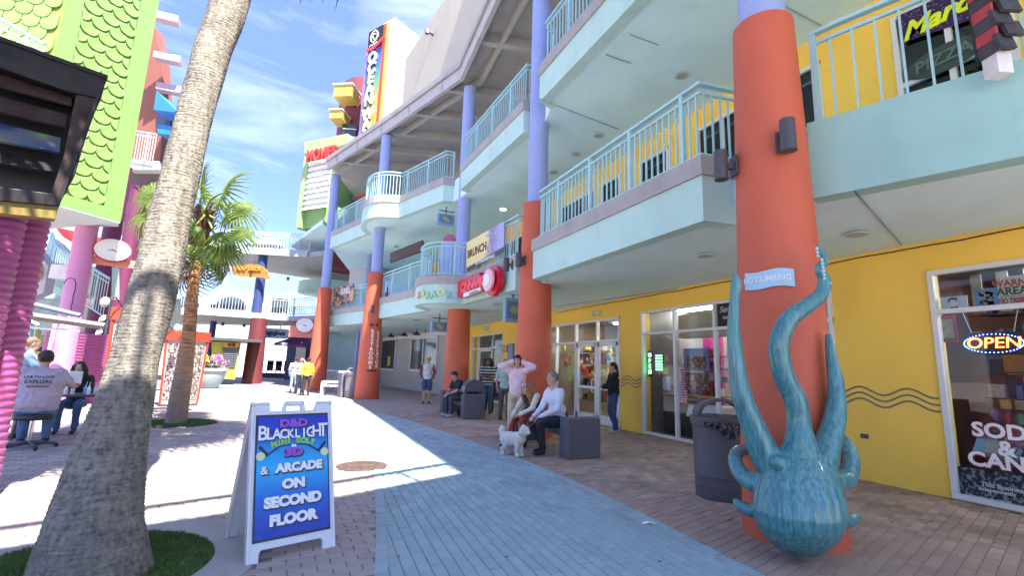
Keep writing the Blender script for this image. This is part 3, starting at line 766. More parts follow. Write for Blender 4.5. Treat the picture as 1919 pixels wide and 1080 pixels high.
# cross beams
tot = [V((*p, 0)) for p in re_]
for i in range(1, len(tot) - 1):
    a, b = tot[i], tot[i + 1]; d = (b - a); n = max(1, int(d.length / 2.3))
    for k in range(n):
        p = a + d * ((k + 0.5) / n); q = p + V((5.2, -1.2, 0))
        mb = MB(); w = V((0.12, 0.55, 0)).normalized() * 0.11
        mb.hexa([p - w + V((0, 0, RZ + .08)), p + w + V((0, 0, RZ + .08)), q + w + V((0, 0, RZ + .08)), q - w + V((0, 0, RZ + .08)), p - w + V((0, 0, RZ + .42)), p + w + V((0, 0, RZ + .42)), q + w + V((0, 0, RZ + .42)), q - w + V((0, 0, RZ + .42))])
        mb.build('roof_beam', mat('beam paint', (0.42, 0.40, 0.39)), roof)
# tall stucco volume
E = [V((*p, 0)) for p in re_]
inn = [V((*p, 0)) for p in offset_poly(re_, -0.5)]
i4 = inn[4] + (inn[5] - inn[4]) * 0.04
base = [inn[0], inn[1], inn[2], inn[3], i4]
def top_at(x, y, A, B): return PL(x, y, A, B).z
h4 = top_at(735, 133, inn[3], inn[4]); h3 = top_at(862, -110, inn[3], inn[4]) if False else None
ptop = PL(814, 0, inn[3], inn[4])
sl = (ptop.z - h4) / (V((ptop.x, ptop.y, 0)) - i4).length
hs_ = [h4 + sl * min(9, (b - i4).length) for b in base]; hs_[4] = h4
hs_ = [min(h, ptop.z + .5) for h in hs_]; hs_[0] = hs_[1] = 15.2; hs_[2] = min(hs_[2], 16.5)
mb = MB(); back = [b + V((5, 0, 0)) for b in base]
n = len(base); vs = [b + V((0, 0, RZ + .62)) for b in base] + [b + V((0, 0, h)) for b, h in zip(base, hs_)] + [b + V((0, 0, RZ + .62)) for b in back] + [b + V((0, 0, h)) for b, h in zip(back, hs_)]
fs = []
for i in range(n - 1):
    fs += [(i, i + 1, n + i + 1, n + i), (2 * n + i + 1, 2 * n + i, 3 * n + i, 3 * n + i + 1), (n + i, n + i + 1, 3 * n + i + 1, 3 * n + i)]
fs += [(0, n, 3 * n, 2 * n), (n - 1, 3 * n - 1, 4 * n - 1, 2 * n - 1)]
mb.add(vs, fs); mb.build('parapet_wall', beige, bld)
q = PL(812, 65, inn[3], inn[4]); nn = V((-1, -.3, 0)).normalized()
mb = MB(); mb.tube([q, q + nn * .25], .05, 8); mb.box(q + nn * .3, (.14, .14, .2)); mb.build('parapet_floodlight', darkg, bld)

mb = MB(); rgc = random.Random(6); pc = []
for i in range(28):
    y = 2.2 + i * .42; pc.append(V((WX - .02, y, S1 - .035 - .012 * (i % 4 == 2) + rgc.uniform(-.006, .006))))
mb.tube(pc, .009, 6); single(mb, 'cable', black, 'thin black cable run along the top of the yellow wall under the soffit', 'cable')
# ================================================================ FOOTBRIDGES ACROSS THE COURT
def bridge_poly_part(poly, z0, z1, name, m, par):
    mb = MB(); mb.slab(poly, z0, z1); return mb.build(name, m, par)
whitefas = mat('white fascia paint', (0.40, 0.46, 0.46), 0.7, 0.04)
greysof = mat('grey bridge underside', (0.34, 0.35, 0.36), 0.85, 0.08, 1)
def gxy(x, y, z): q = G(x, y, z); return (q.x, q.y)
# upper bridge
bu = thing('footbridge', (-2, 32, 0), 'upper white railed footbridge crossing the far end of the court', 'footbridge')
ZU = 8.05
u0, u1, u2, u3 = gxy(330, 466, ZU), gxy(455, 475, ZU), gxy(577, 482, ZU), gxy(610, 478, ZU)
v3, v2, v1 = gxy(604, 526, ZU), gxy(500, 510, ZU), gxy(330, 482, ZU)
polyU = [u0, u1, u2, u3, v3, v2, v1]
mb = MB(); mb.slab(polyU, ZU, ZU + 0.30); mb.build('deck', greysof, bu)
band([u0, u1, u2], ZU - .02, ZU + 0.36, 0.12, -0.13).build('fascia', whitefas, bu)
railing([u0, u1, u2], ZU + .36, railw, 1.15, 0.17, 2.2, 'white railing along the near side of the upper footbridge', parts=False, d=0.1)
railing([v1, v2, v3], ZU + .36, railw, 1.15, 0.17, 2.2, 'white railing along the far side of the upper footbridge', parts=False, d=0.1)
# lower bridge
bl = thing('footbridge', (-3, 30, 0), 'lower white railed footbridge resting on the dark red column', 'footbridge')
ZL = 4.0
l0, l1, l2, l3 = gxy(180, 588, ZL), gxy(385, 590, ZL), gxy(535, 601, ZL), gxy(592, 600, ZL)
m3_, m2_, m0_ = gxy(590, 611, ZL), gxy(500, 611, ZL), gxy(180, 604, ZL)
mb = MB(); mb.slab([l0, l1, l2, l3, m3_, m2_, m0_], ZL, ZL + 0.28); mb.build('deck', greysof, bl)
band([l0, l1, l2], ZL - .02, ZL + 0.33, 0.12, -0.13).build('fascia', whitefas, bl)
railing([l0, l1, l2, l3], ZL + .33, railw, 1.12, 0.17, 2.2, 'white railing along the near side of the lower footbridge', parts=False, d=0.1)
railing([m0_, m2_, m3_], ZL + .33, railw, 1.12, 0.17, 2.2, 'white railing along the far side of the lower footbridge', parts=False, d=0.1)
bc = G(472, 713); bc = V((bc.x, bc.y, 0)) * 0.86; bc.z = 0
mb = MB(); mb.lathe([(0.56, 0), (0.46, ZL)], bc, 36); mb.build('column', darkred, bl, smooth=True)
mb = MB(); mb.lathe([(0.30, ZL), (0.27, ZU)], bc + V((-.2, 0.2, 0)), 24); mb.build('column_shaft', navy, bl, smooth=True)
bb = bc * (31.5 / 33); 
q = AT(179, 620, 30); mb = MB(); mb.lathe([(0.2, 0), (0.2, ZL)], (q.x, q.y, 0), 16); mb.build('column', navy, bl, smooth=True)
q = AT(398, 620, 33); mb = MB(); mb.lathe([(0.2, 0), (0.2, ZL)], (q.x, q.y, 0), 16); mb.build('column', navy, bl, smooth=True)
# benches and a door panel on the bridges (dark seats seen through the railings, with rounded pale backs)
def bridge_bench(x, y, D, w, label, grp):
    c = AT(x, y, D); b = thing('bench', c, label, 'bench', grp)
    u = V((.9, -.40, 0)).normalized() * .5
    mb = MB()
    A = c - u * w; 
    pts = [c + u * w * (2 * t - 1) + V((0, 0, 0.45 + 0.55 * math.sin(math.pi * t) ** .6)) for t in [i / 10 for i in range(11)]]
    mb.plate([c - u * w, c + u * w] + pts[::-1], V((.03, .06, 0))); mb.build('backrest', whitefas, b)
    mb = MB(); mb.box(c + V((-.1, -.25, .2)), (w, .45, .38), math.atan2(u.y, u.x)); mb.build('seat', darkg, b)
for x, y, D, w in ((345, 590, 31, 1.8), (430, 590, 31.5, 2.0), (250, 584, 31, 1.8)):
    bridge_bench(x, y - 6, D, w, {345: 'rounded back bench on the lower footbridge, behind the farther palm trunk', 430: 'rounded back bench in the middle of the lower footbridge', 250: 'rounded back bench on the lower footbridge at its left end'}[x], 'benches on the footbridges')
bridge_bench(497, 472, 32, 2.2, 'rounded back bench on the upper footbridge', 'benches on the footbridges')
q = AT(522, 592, 31.5); b = thing('storage_cabinet', q, 'pale slatted cabinet standing on the lower footbridge', 'cabinet')
mb = MB(); mb.box(q + V((0, 0, .6)), (.9, .4, 1.2), -.4); mb.build('body', whitefas, b)
mb = MB(); mb.box(q + V((-.08, -.2, .3)), (.7, .05, .4), -.4); mb.build('base_panel', darkg, b)
# under-bridge lamps
for k, (x, y, z) in enumerate(((418, 608, ZL), (458, 611, ZL), (540, 520, ZU), (572, 500, ZU), (475, 492, ZU))):
    q = G(x, y - (4 if z == ZL else 0), z); l_ = thing('bridge_downlight', q, ['dark cylinder lamp under the lower footbridge, left of the dark red column', 'dark cylinder lamp under the lower footbridge beside the dark red column', 'dark spotlight under the upper footbridge near its far edge', 'pale spotlight under the upper footbridge next to the blue column', 'pale spotlight under the upper footbridge above the wooden sign'][k], 'lamp')
    mb = MB(); mb.lathe([(.10, 0), (.10, -.25), (.08, -.25)], q, 12); mb.build('lamp_body', darkg if k < 3 else whitefas, l_); mb = MB(); mb.lathe([(.16, .02), (.16, -.03)], q, 12); mb.build('bracket', whitefas, l_)
# wooden swim sign with painted letters under the upper bridge
wood = mat('orange varnished wood', (0.55, 0.22, 0.04), 0.6, 0.3, 6)
sgD = 29.5; P = [(433, 506), (436, 500), (445, 497), (456, 498), (466, 495), (480, 496), (490, 500), (500, 507), (502, 515), (507, 521), (500, 524), (490, 520), (470, 520), (448, 518), (436, 514)]
c = AT(467, 508, sgD); ws = thing('hanging_sign', c, 'orange carved wooden sign hanging under the upper footbridge', 'sign')
fw_ = (M3 @ V((0, 0, 1)))
mb = MB(); mb.plate([AT(x, y, sgD) for x, y in P], fw_ * 0.12); mb.build('board', wood, ws)
xr = (AT(500, 509, sgD) - AT(430, 507, sgD)).normalized(); zu = V((0, 0, 1))
ltr = mat('dark sign letters', (0.09, 0.03, 0.01), 0.6)
text('SURF DECK', 0.30, mat('gold sign letters', (0.45, 0.24, 0.03), 0.5), ws, AT(466, 504, sgD - .03), xr, zu, 0.02, 0.012)
text('2', 0.34, ltr, ws, AT(470, 512, sgD - .03), xr, zu, 0.02, 0.01)
for x in (452, 480):
    mb = MB(); mb.tube([AT(x, 497, sgD + .05), AT(x, 488, sgD + .05)], 0.03, 6); mb.build('hanger', darkg, ws)

# ================================================================ TOWER, CURVED BLOCK, MOVIES BOX
tw = thing('sign_tower', (2, 34, 0), 'tall white tower with a rainbow vertical sign rising behind the arcade roof', 'tower')
TD = 32.0
Tc = AT(740, 32, TD); zt = Tc.z; C0 = V((Tc.x, Tc.y, 0))
dl = V((math.sin(R(-31)), math.cos(R(-31)), 0)); dr_ = V((math.sin(R(59)), math.cos(R(59)), 0))
def hit_w(x, y, Pt, d):   # distance along d from Pt where sight line crosses
    q = PL(x, y, Pt, Pt + d); return (q - Pt).dot(d), q.z
wl_, zl_ = hit_w(690, 62, C0, dl); wl_ *= .88
wr_ = 7.0
mb = MB()
B = [C0, C0 + dr_ * wr_, C0 + dr_ * wr_ + dl * wl_, C0 + dl * wl_]
mb.hexa([b + V((0, 0, 6)) for b in B] + [B[0] + V((0, 0, zt)), B[1] + V((0, 0, zt)), B[2] + V((0, 0, zt)), B[3] + V((0, 0, zt))]); mb.build('tower_wall', mat('white tower paint', (0.50, 0.50, 0.52), 0.6, 0.03), tw)
nS = V((-dl.y, dl.x, 0));  nS = nS if nS.dot(-C0) > 0 else -nS
def tp(s, z, o): return C0 + dl * s + nS * o + V((0, 0, z))
def tquad(s0, s1, z0, z1, o0, o1, m, nm, par=tw):
    mb = MB(); mb.hexa([tp(s0, z0, o1), tp(s1, z0, o1), tp(s1, z0, o0), tp(s0, z0, o0), tp(s0, z1, o1), tp(s1, z1, o1), tp(s1, z1, o0), tp(s0, z1, o0)]); return mb.build(nm, m, par)
# sign proper: from s about 0.35 w to w
rb = mat('rainbow sign panel', (0.5, 0.5, 0.5), 0.5); n, l, b = nodes(rb)
tcn = n.new('ShaderNodeTexCoord'); sp = n.new('ShaderNodeSeparateXYZ'); cr = n.new('ShaderNodeValToRGB')
l.new(tcn.outputs['Generated'], sp.inputs[0]); l.new(sp.outputs['Z'], cr.inputs[0]); l.new(cr.outputs[0], b.inputs['Base Color'])
el = cr.color_ramp.elements; el[0].position = 0.0; el[0].color = (0.75, 0.12, 0.1, 1); el[1].position = 1.0; el[1].color = (0.04, 0.05, 0.24, 1)
for p_, c_ in ((.12, (.45, .14, .05, 1)), (.35, (.48, .28, .03, 1)), (.6, (.42, .34, .06, 1)), (.78, (.12, .30, .18, 1)), (.88, (.05, .15, .32, 1))):
    e = el.new(p_); e.color = c_
W = wl_ * .93
sA, sB = W * 0.42, W * 1.02
zb0, _ = 0, 0
zs1 = hit_w(700, 52, C0 + nS * 0.45, dl)[1]; zs0 = 12.0
tquad(W * 0.99, W * 1.09, zs0, zs1 + .2, 0, 0.25, mat('purple sign edge', (0.30, 0.22, 0.62), 0.5), 'sign_edge')
tquad(sA - .15, sB - .1, zs0, zs1 - 1.42, 0.1, 0.24, rb, 'sign_panel')
tquad(sA - .38, sA - .16, zs0, zs1 + .1, 0.1, 0.22, mat('red sign trim', (0.7, 0.06, 0.05), 0.5), 'sign_trim')
tquad(sA - .55, sA - .40, zs0, zs1 + .1, 0.08, 0.2, mat('orange sign trim', (0.85, 0.35, 0.05), 0.5), 'sign_trim')
em = tquad(sA - .1, sB, zs1 - 1.4, zs1 + .1, 0.1, 0.26, black, 'emblem_panel')
mb = MB()
wx_ = (sA + sB) / 2
for k in range(14):
    a = k / 14 * 6.2832; a2 = (k + 1) / 14 * 6.2832
    mb.tube([tp(wx_ + .36 * math.cos(a), zs1 - .52 + .42 * math.sin(a), .30), tp(wx_ + .36 * math.cos(a2), zs1 - .52 + .42 * math.sin(a2), .30)], .045, 5)
mb.tube([tp(wx_ - .2, zs1 - .4, .30), tp(wx_ + .06, zs1 - .3, .30), tp(wx_ + .14, zs1 - .5, .30), tp(wx_, zs1 - .75, .30)], .045, 5)
for k in range(3): mb.tube([tp(wx_ - .45 + .3 * k, zs1 - 1.18, .30), tp(wx_ - .32 + .3 * k, zs1 - 1.08, .30), tp(wx_ - .18 + .3 * k, zs1 - 1.2, .30)], .04, 5)
mb.build('wave_emblem', white, em)
mb = MB(); mb.plate([tp(sA - .5, zs1 - .95, .32), tp(sA - .5, zs1 - 1.15, .32), tp(wx_, zs1 - 1.62, .32), tp(sB, zs1 - 1.45, .32), tp(sB, zs1 - 1.3, .32), tp(wx_, zs1 - 1.42, .32)], nS * .08); mb.build('swoosh', mat('red sign trim', (0.7, 0.06, 0.05)), tw)
ys = [(708, 96), (706, 121), (703, 145), (699, 172), (695.5, 195), (690, 218), (690, 226), (687, 249)]
zz = []
for (x, y), ch in zip([(709, 97), (706, 117), (703, 137), (699.5, 159), (696, 180), (692, 208), (689, 228), (686, 249)], 'OCEANWAL'):
    z = hit_w(x, y, C0 + nS * .55, dl)[1]
    for o_, m_, dx, dz in ((.26, black, .08, -.08), (.33, white, 0, 0)):
        text(ch, 1.12, m_, tw, tp(wx_ - .05 + dx, z + dz, o_), -dl, V((0, 0, 1)), 0.06, 0.03 if m_ is white else 0.05, name='letter', sx=0.95)
# maroon curved block with yellow eyebrow boxes
maroon = mat('maroon stucco', (0.16, 0.03, 0.042), 0.8, 0.08, 1, 0.2, 50)
mc = thing('maroon_tower', (1, 38, 0), 'maroon rounded tower with yellow window hoods left of the vertical sign', 'tower')
q = AT(685, 300, 37); r_ = 2.3
ztop = AT(685, 138, 36).z
mb = MB(); mb.lathe([(r_, 8), (r_, ztop - .9), (r_ * .93, ztop - .3), (r_ * .7, ztop)], (q.x, q.y, 0), 48); mb.build('tower_wall', maroon, mc, smooth=True)
hoody = mat('yellow hood paint', (0.40, 0.28, 0.06), 0.6, 0.06)
for (x, y, s_) in ((650, 178, 1.0), (637, 222, .7)):
    c = AT(x, y, 34.5); mb = MB(); mb.box(c, (1.35 * s_, 1.3, .95 * s_), R(-31), ); mb.build('window_hood', hoody, mc)
    mb = MB(); mb.box(c + V((0, 0, .85 * s_ / 2 + .03)), (1.5 * s_, 1.5, .07), R(-31)); mb.build('hood_cap', white, mc)
c = AT(654, 250, 34.6); mb = MB(); mb.box(c, (1.0, .2, 1.3), R(-20)); wdw = mb.build('window', dglass, mc)
for z in (-.3, .3): mb = MB(); mb.box(c + V((0, -.12, z)), (1.0, .05, .05), R(-20)); mb.build('glazing_bar', white, wdw)
# movies box
mv = thing('movies_sign_box', (0, 28, 0), 'lime green framed billboard box with red movie lettering and a white louvred panel', 'sign')
lime = mat('lime stucco', (0.20, 0.34, 0.11), 0.7, 0.05, 1, 0.15, 70)
MD = 29.5
mdl = V((math.sin(R(-42)), math.cos(R(-42)), 0))
M0 = AT(652, 252, MD); M0 = V((M0.x, M0.y, 0))
nM = V((-mdl.y, mdl.x, 0)); nM = nM if nM.dot(-M0) > 0 else -nM
def mq(x, y, o=0): return PL(x, y, M0 + nM * o, M0 + nM * o + mdl)
mb = MB(); mb.plate([mq(573, 268), mq(556, 428), mq(608, 424), mq(612, 330), mq(640, 320), mq(648, 254)], -nM * 3.2); mb.build('box_wall', lime, mv)
mb = MB(); mb.plate([mq(571, 266, .3), mq(570, 288, .3), mq(634, 275, .3), mq(651, 268, .3), mq(651, 250, .3)], -nM * 3.4); mb.build('cap', mat('pale lime trim', (0.30, 0.42, 0.18), 0.7), mv)
mb = MB(); mb.plate([mq(571, 285, .25), mq(554, 428, .25), mq(562, 426, .25), mq(580, 287, .25)], -nM * .6); mb.build('side_trim', mat('pale lime trim', (0.55, 0.75, 0.30)), mv)
for i in range(9):
    ta, tb = i / 9, (i + .93) / 9
    def e(t, r): 
        return (579.5 - 14 * t, 303 + 92 * t) if not r else (625 - 11 * t, 293 + 95 * t)
    a0, a1, b1, b0 = e(ta, 0), e(tb, 0), e(tb, 1), e(ta, 1)
    mb = MB(); mb.add([mq(*a0, .12), mq(*a1, .32), mq(*b1, .32), mq(*b0, .12), mq(*a0, .05), mq(*a1, .05), mq(*b1, .05), mq(*b0, .05)], [(0, 1, 2, 3), (7, 6, 5, 4), (0, 4, 5, 1), (1, 5, 6, 2), (2, 6, 7, 3), (3, 7, 4, 0)]); mb.build('louvre', white, mv)
text('MOVIES', 1.0, mat('red sign trim', (0.7, 0.06, 0.05)), mv, mq(603, 289, .5), -mdl, V((0, 0, 1)), .1, .03, name='letters', sx=.72)
mb = MB(); mb.slab([tuple((AT(548, 425, 33))[:2]), tuple((AT(604, 425, 27))[:2]), tuple((AT(640, 425, 31))[:2]), tuple((AT(600, 425, 37))[:2])], AT(580, 428, 29).z - .25, AT(580, 428, 29).z); mb.build('underside', soffit, mv)
# walls behind, at the far end right of the bridges
fb = thing('far_block', (3, 38, 0), 'blue grey building end with curved balconies behind the footbridges', 'building')
mb = MB()
P0 = AT(598, 600, 34); P1 = AT(556, 600, 36)
mb.hexa([V((P0.x, P0.y, 0)), V((P0.x + 6, P0.y + 2, 0)), V((P0.x + 6, P0.y + 8, 0)), V((P0.x, P0.y + 4, 0))] + [V((P0.x, P0.y, 8)), V((P0.x + 6, P0.y + 2, 8)), V((P0.x + 6, P0.y + 8, 8)), V((P0.x, P0.y + 4, 8))]); mb.build('wall', farw, fb)
q = AT(595, 560, 35)
for z0, z1 in ((3.6, 4.5), (6.6, 7.4)):
    mb = MB(); mb.lathe([(2.6, z0), (2.6, z1)], (q.x + 1.2, q.y + 1.5, 0), 40); mb.build('balcony', mint, fb, smooth=True)
mb = MB(); a = AT(577, 640, 34.5); mb.box((a.x, a.y, 1.9), (.7, .5, 3.8), -.4); mb.build('column', navy, fb)
mb = MB(); a = AT(553, 640, 37); mb.box((a.x, a.y, 1.9), (.9, .5, 3.8), -.4); mb.build('column', navy, fb)
for x in (560, 568, 589): 
    mb = MB(); a = AT(x, 660, 34); mb.box((a.x, a.y, 1.3), (.38, .08, 2.5), -.4); mb.build('door_panel', framew, fb)
# purple awning with a small front
aw = thing('awning', AT(555, 640, 32), 'dark purple sloping shop awning beside the round white sign', 'awning')
pur = mat('purple canvas', (0.10, 0.02, 0.09), 0.8, 0.1)
A_, B_, C_, D_ = AT(514, 643, 31.0), AT(575, 648, 30), AT(583, 628, 31.5), AT(562, 628, 33)
mb = MB(); mb.add([A_, B_, C_, D_, A_ - V((0, 0, .15)), B_ - V((0, 0, .15)), C_ - V((0, 0, .15)), D_ - V((0, 0, .15))], [(0, 1, 2, 3), (7, 6, 5, 4), (0, 4, 5, 1), (1, 5, 6, 2), (2, 6, 7, 3), (3, 7, 4, 0)]); mb.build('canvas', pur, aw)
for x in (531, 536, 566): 
    mb = MB(); mb.ball(AT(x, 645, 30.5), .1, 8); mb.build('bulb', white, aw)
# round signs on salmon boards
salmon = mat('salmon board', (0.75, 0.26, 0.20), 0.6, 0.05)
rimr = mat('red rim', (0.45, 0.05, 0.06), 0.5)
def round_sign(x, y, D, rx, rz_, board, label):
    c = AT(x, y, D); s = thing('round_sign', c, label, 'sign')
    f = M3 @ V((x - CX, y - CY, FPX)); f.z = 0; f.normalize(); u = V((f.y, -f.x, 0))
    rot = Matrix((u, V((0, 0, 1)), -f)).transposed()
    def disc(k, d0, d1, nm, m):
        mb = MB()
        pts = [c + u * (rx * k * math.cos(t)) + V((0, 0, rz_ * k * math.sin(t))) - f * d0 for t in [i / 36 * 6.2832 for i in range(36)]]
        mb.plate(pts, f * (d0 - d1)); mb.build(nm, m, s)
    disc(1.0, .12, -.05, 'rim', rimr); disc(.93, .15, .10, 'face', mat('white sign face', (0.82, 0.80, 0.80), 0.4))
    disc(.75, .154, .14, 'inner_face', mat('ivory face', (0.85, 0.84, 0.82), 0.4))
    mb = MB(); mb.plate([c + u * (rx * a) + V((0, 0, rz_ * b_)) - f * .156 for a, b_ in ((-.3, -.18), (-.1, -.1), (.3, -.15), (.15, .0), (.0, .08), (-.1, .02))], f * .02); mb.build('small_bird_mark', mat('grey print', (.35, .3, .32)), s)
    mb = MB(); x0, x1, zt_, zb_ = board
    mb.plate([c + u * a + V((0, 0, b_)) + f * .06 for a, b_ in ((x0, zb_), (x1, zb_ - .0), (x1, zt_), (x0, zt_))], f * .12); mb.build('board', salmon, s)
round_sign(211, 470, 13.5, .43, .33, (-.75, .85, -.2, -.42), 'white oval disc sign on a salmon board beside the magenta columns')
round_sign(571, 610, 28, .50, .45, (-.8, 1.0, -.05, -.72), 'white round disc sign on a salmon board beside the farthest red column')
# rubbery sign: street sign under lower bridge
c = AT(509, 625, 31); hs2 = thing('hanging_sign', c, 'blue lettered pill shaped sign hanging under the lower footbridge', 'sign')
f = V((0.2, 1, 0)).normalized(); u = V((f.y, -f.x, 0))
mb = MB(); L2 = 1.15; hh = .32
pts = [c + u * (L2 - .3 + .3 * math.cos(t)) + V((0, 0, hh * math.sin(t))) for t in [(-90 + 18 * i) / 57.3 for i in range(11)]] + [c - u * (L2 - .3 + .3 * math.cos(t)) + V((0, 0, -hh * math.sin(t))) for t in [(-90 + 18 * i) / 57.3 for i in range(11)]]
mb.plate(pts, f * .1); mb.build('board', mat('pale blue sign board', (0.35, 0.42, 0.5), 0.5), hs2)
text('MangoJoes', .42, mat('navy print', (0.02, 0.04, 0.16), .5), hs2, c - f * .02 + V((0, 0, .02)), u, V((0, 0, 1)), .02, .02, shear=.2, sx=.9)
for s in (-.6, .5):
    mb = MB(); mb.tube([c + u * s + V((0, 0, .3)), c + u * s + V((0, 0, .55))], .03, 6); mb.build('hanger', darkg, hs2)
# crowd of stacked chairs behind a low railing at the far end
pen = thing('queue_fence', G(528, 700), 'low dark fence around stacked chairs at the far end of the walk', 'fence')
q0 = V((G(528, 706).x, G(528, 706).y, 0)) * .9
fx = V((.93, -.35, 0)).normalized(); fy = V((.35, .93, 0)).normalized()
for j in range(10):
    mb = MB(); p = q0 + fx * (-1.6 + j * .36); mb.box(p + V((0, 0, .55)), (.04, .04, 1.1)); mb.build('picket', darkg, pen)
for z in (.15, 1.05): mb = MB(); mb.box(q0 + fx * .02 + V((0, 0, z)), (3.3, .05, .06), math.atan2(fx.y, fx.x)); mb.build('rail', darkg, pen)
mb = MB(); mb.box(q0 + fx * .02 + fy * .35 + V((0, 0, .2)), (3.3, .6, .4), math.atan2(fx.y, fx.x)); mb.build('plinth', mat('dark plinth', (.03, .04, .08)), pen)
chd = mat('dark chair plastic', (0.10, 0.10, 0.12), 0.5)
first = None
for j in range(5):
    p = q0 + fy * .9 + fx * (-1.4 + j * .7)
    if first is None:
        first = thing('stacked_chairs', p, 'stack of dark chairs behind the low fence, leftmost of five', 'chairs', 'chair stacks behind the low fence')
        for k in range(4):
            mb = MB(); mb.box(p + V((0, 0, .5 + .12 * k)), (.5, .5, .04)); mb.box(p + V((0, .25, .8 + .12 * k)), (.5, .04, .5)); mb.build('chair_shell', chd, first)
        for sx_ in (-1, 1):
            for sy_ in (-1, 1): mb = MB(); mb.box(p + V((.22 * sx_, .22 * sy_, .25)), (.03, .03, .5)); mb.build('leg', chd, first)
    else:
        c2 = copy_tree(first); c2.location = p; c2['label'] = 'stack of dark chairs behind the low fence, %s from the left' % ['', 'second', 'third', 'fourth', 'fifth'][j]

# ================================================================ WALKWAY BEHIND THE CAMERA (its railing and slab throw the shade in the foreground)
bh = thing('footbridge', (-2, -3, 0), 'high mint footbridge overhead behind the viewpoint, its railing throwing a striped shadow on the paving', 'footbridge')
off = V((math.sin(R(14)), -math.cos(R(14)), 0)) * (1 / math.tan(SUN_EL))
ZB = 8.25
def sh(x, y, z): q = G(x, y); return (q.x + off.x * z, q.y + off.y * z)
e0 = [sh(936, 873.5, ZB), sh(640, 930, ZB), sh(430, 960, ZB)]
e0 = e0 + [(e0[2][0] - 1.6, e0[2][1] - .55), (e0[2][0] - 8, e0[2][1] - 3.0)]
polyb = [(4.8, e0[0][1] + .1)] + e0 + [(e0[-1][0], -9), (4.8, -9)]
mb = MB(); mb.slab(polyb, ZB - .85, ZB); mb.build('deck', mint, bh)
railing(e0, ZB, railp, 1.15, 0.13, 1.55, 'pale teal railing of the high footbridge behind the viewpoint', d=0.08)
mb = MB(); mb.lathe([(.4, 0), (.4, ZB - .85)], (-6, -5, 0), 24); mb.build('column', red, bh)
# ================================================================ LEFT SIDE
pink = mat('pink column paint', (0.60, 0.24, 0.46), 0.5, 0.05, 1)
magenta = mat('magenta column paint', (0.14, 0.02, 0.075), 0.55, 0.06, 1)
corr = mat('pink corrugated metal', (0.38, 0.075, 0.24), 0.4, 0.06, 2)
def base_of(x, D, y=600):            # ground point under an upright line seen at (x,y), at distance D
    q = AT(x, y, D); return V((q.x, q.y, 0))
# --- left mall block (soffits, walls, columns)
lm = thing('corner_mall', (-9, 18, 0), 'left side mall building with pink and magenta columns and stepped teal galleries', 'building')
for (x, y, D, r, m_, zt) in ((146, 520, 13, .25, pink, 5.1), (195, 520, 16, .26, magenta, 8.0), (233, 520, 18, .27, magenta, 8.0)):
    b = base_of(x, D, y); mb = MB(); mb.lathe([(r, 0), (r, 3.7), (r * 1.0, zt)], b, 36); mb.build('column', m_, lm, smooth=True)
    if m_ is pink:
        mb = MB(); mb.lathe([(r + .012, 3.62), (r + .018, 3.64), (r + .018, 3.66), (r + .012, 3.68)], b, 36); mb.build('collar', pink, lm)
        # broken cable along the column
        mb = MB(); pts = []
        for (px_, py_) in ((120, 532), (124, 525), (131, 521), (139, 523), (142, 531), (141, 542), (137, 556), (136, 566), (133, 575), (134, 583), (139, 585), (143, 590)): pts.append(AT(px_, py_, 12.6))
        mb.tube(pts, .012, 6); single(mb, 'cable', black, 'thin black cable looping down the smooth pink column', 'cable')
def corr_drum(c, r, z0, z1, pitch, parent, seg=48, name='corrugated_base', flat=1.0, tilt=0.0):
    prof = []; n = int((z1 - z0) / pitch * 8)
    mb = MB(); b = 0
    for i in range(n + 1):
        z = z0 + (z1 - z0) * i / n; rr = r + pitch * .085 * math.sin(2 * math.pi * (z - z0) / pitch)
        prof.append((rr, z))
    mb.lathe(prof, c, seg)
    if tilt:
        for i, v in enumerate(mb.v): mb.v[i] = (v[0], v[1], v[2] + (v[0] - c.x) * tilt)
    return mb.build(name, corr, parent, smooth=True)
corr_drum(base_of(122, 13, 640), .42, 0, 2.05, .085, lm)
corr_drum(base_of(172, 15, 640), .46, 0, 2.1, .085, lm)
# soffits / galleries of the left block
def PG(D, pts): return [AT(x, y, D) for x, y in pts]
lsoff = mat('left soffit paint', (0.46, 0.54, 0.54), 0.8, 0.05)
z5 = 5.08
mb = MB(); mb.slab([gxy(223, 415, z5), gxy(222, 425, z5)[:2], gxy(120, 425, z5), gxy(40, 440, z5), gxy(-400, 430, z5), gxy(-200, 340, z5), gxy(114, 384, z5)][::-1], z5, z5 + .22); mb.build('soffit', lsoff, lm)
# gallery 1 of the left block: teal wall with stepped railing, further away
def lwall(D, pts, m, nm, th=.3, par=lm):
    fwd = M3 @ V((0, 0, 1)); fwd.z = 0; mb = MB(); mb.plate(PG(D, pts), fwd * th); return mb.build(nm, m, par)
steel = mat('blue grey stucco', (0.30, 0.40, 0.46), 0.8, 0.06, 1)
lwall(20, [(60, 640), (330, 640), (330, 560), (60, 560)], mat('dim shopfront', (0.10, 0.12, 0.13), .6, .4, 1.5), 'shop_back')
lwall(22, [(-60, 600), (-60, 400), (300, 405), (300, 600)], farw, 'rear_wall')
lwall(17.5, [(60, 560), (60, 425), (90, 423), (128, 470), (140, 560)], steel, 'stair_wall')
lwall(16, [(60, 510), (88, 545), (130, 562), (210, 560), (210, 500), (150, 500), (90, 490), (60, 470)], mint, 'gallery_fascia')
lwall(15, [(56, 560), (60, 470), (73, 472), (90, 500), (82, 548)], mat('grey mural board', (0.42, 0.42, 0.50), .7), 'mural_board')
lwall(14.9, [(63, 523), (67, 500), (74, 496), (77, 508), (73, 524)], mat('yellow mural figure', (0.8, 0.55, 0.12), .6, .3, 9), 'mural_patch', .03)
lwall(14, [(90, 521), (96, 495), (133, 498), (130, 523)], mat('white panel', (0.62, 0.64, 0.68), .6), 'sign_box', .4)
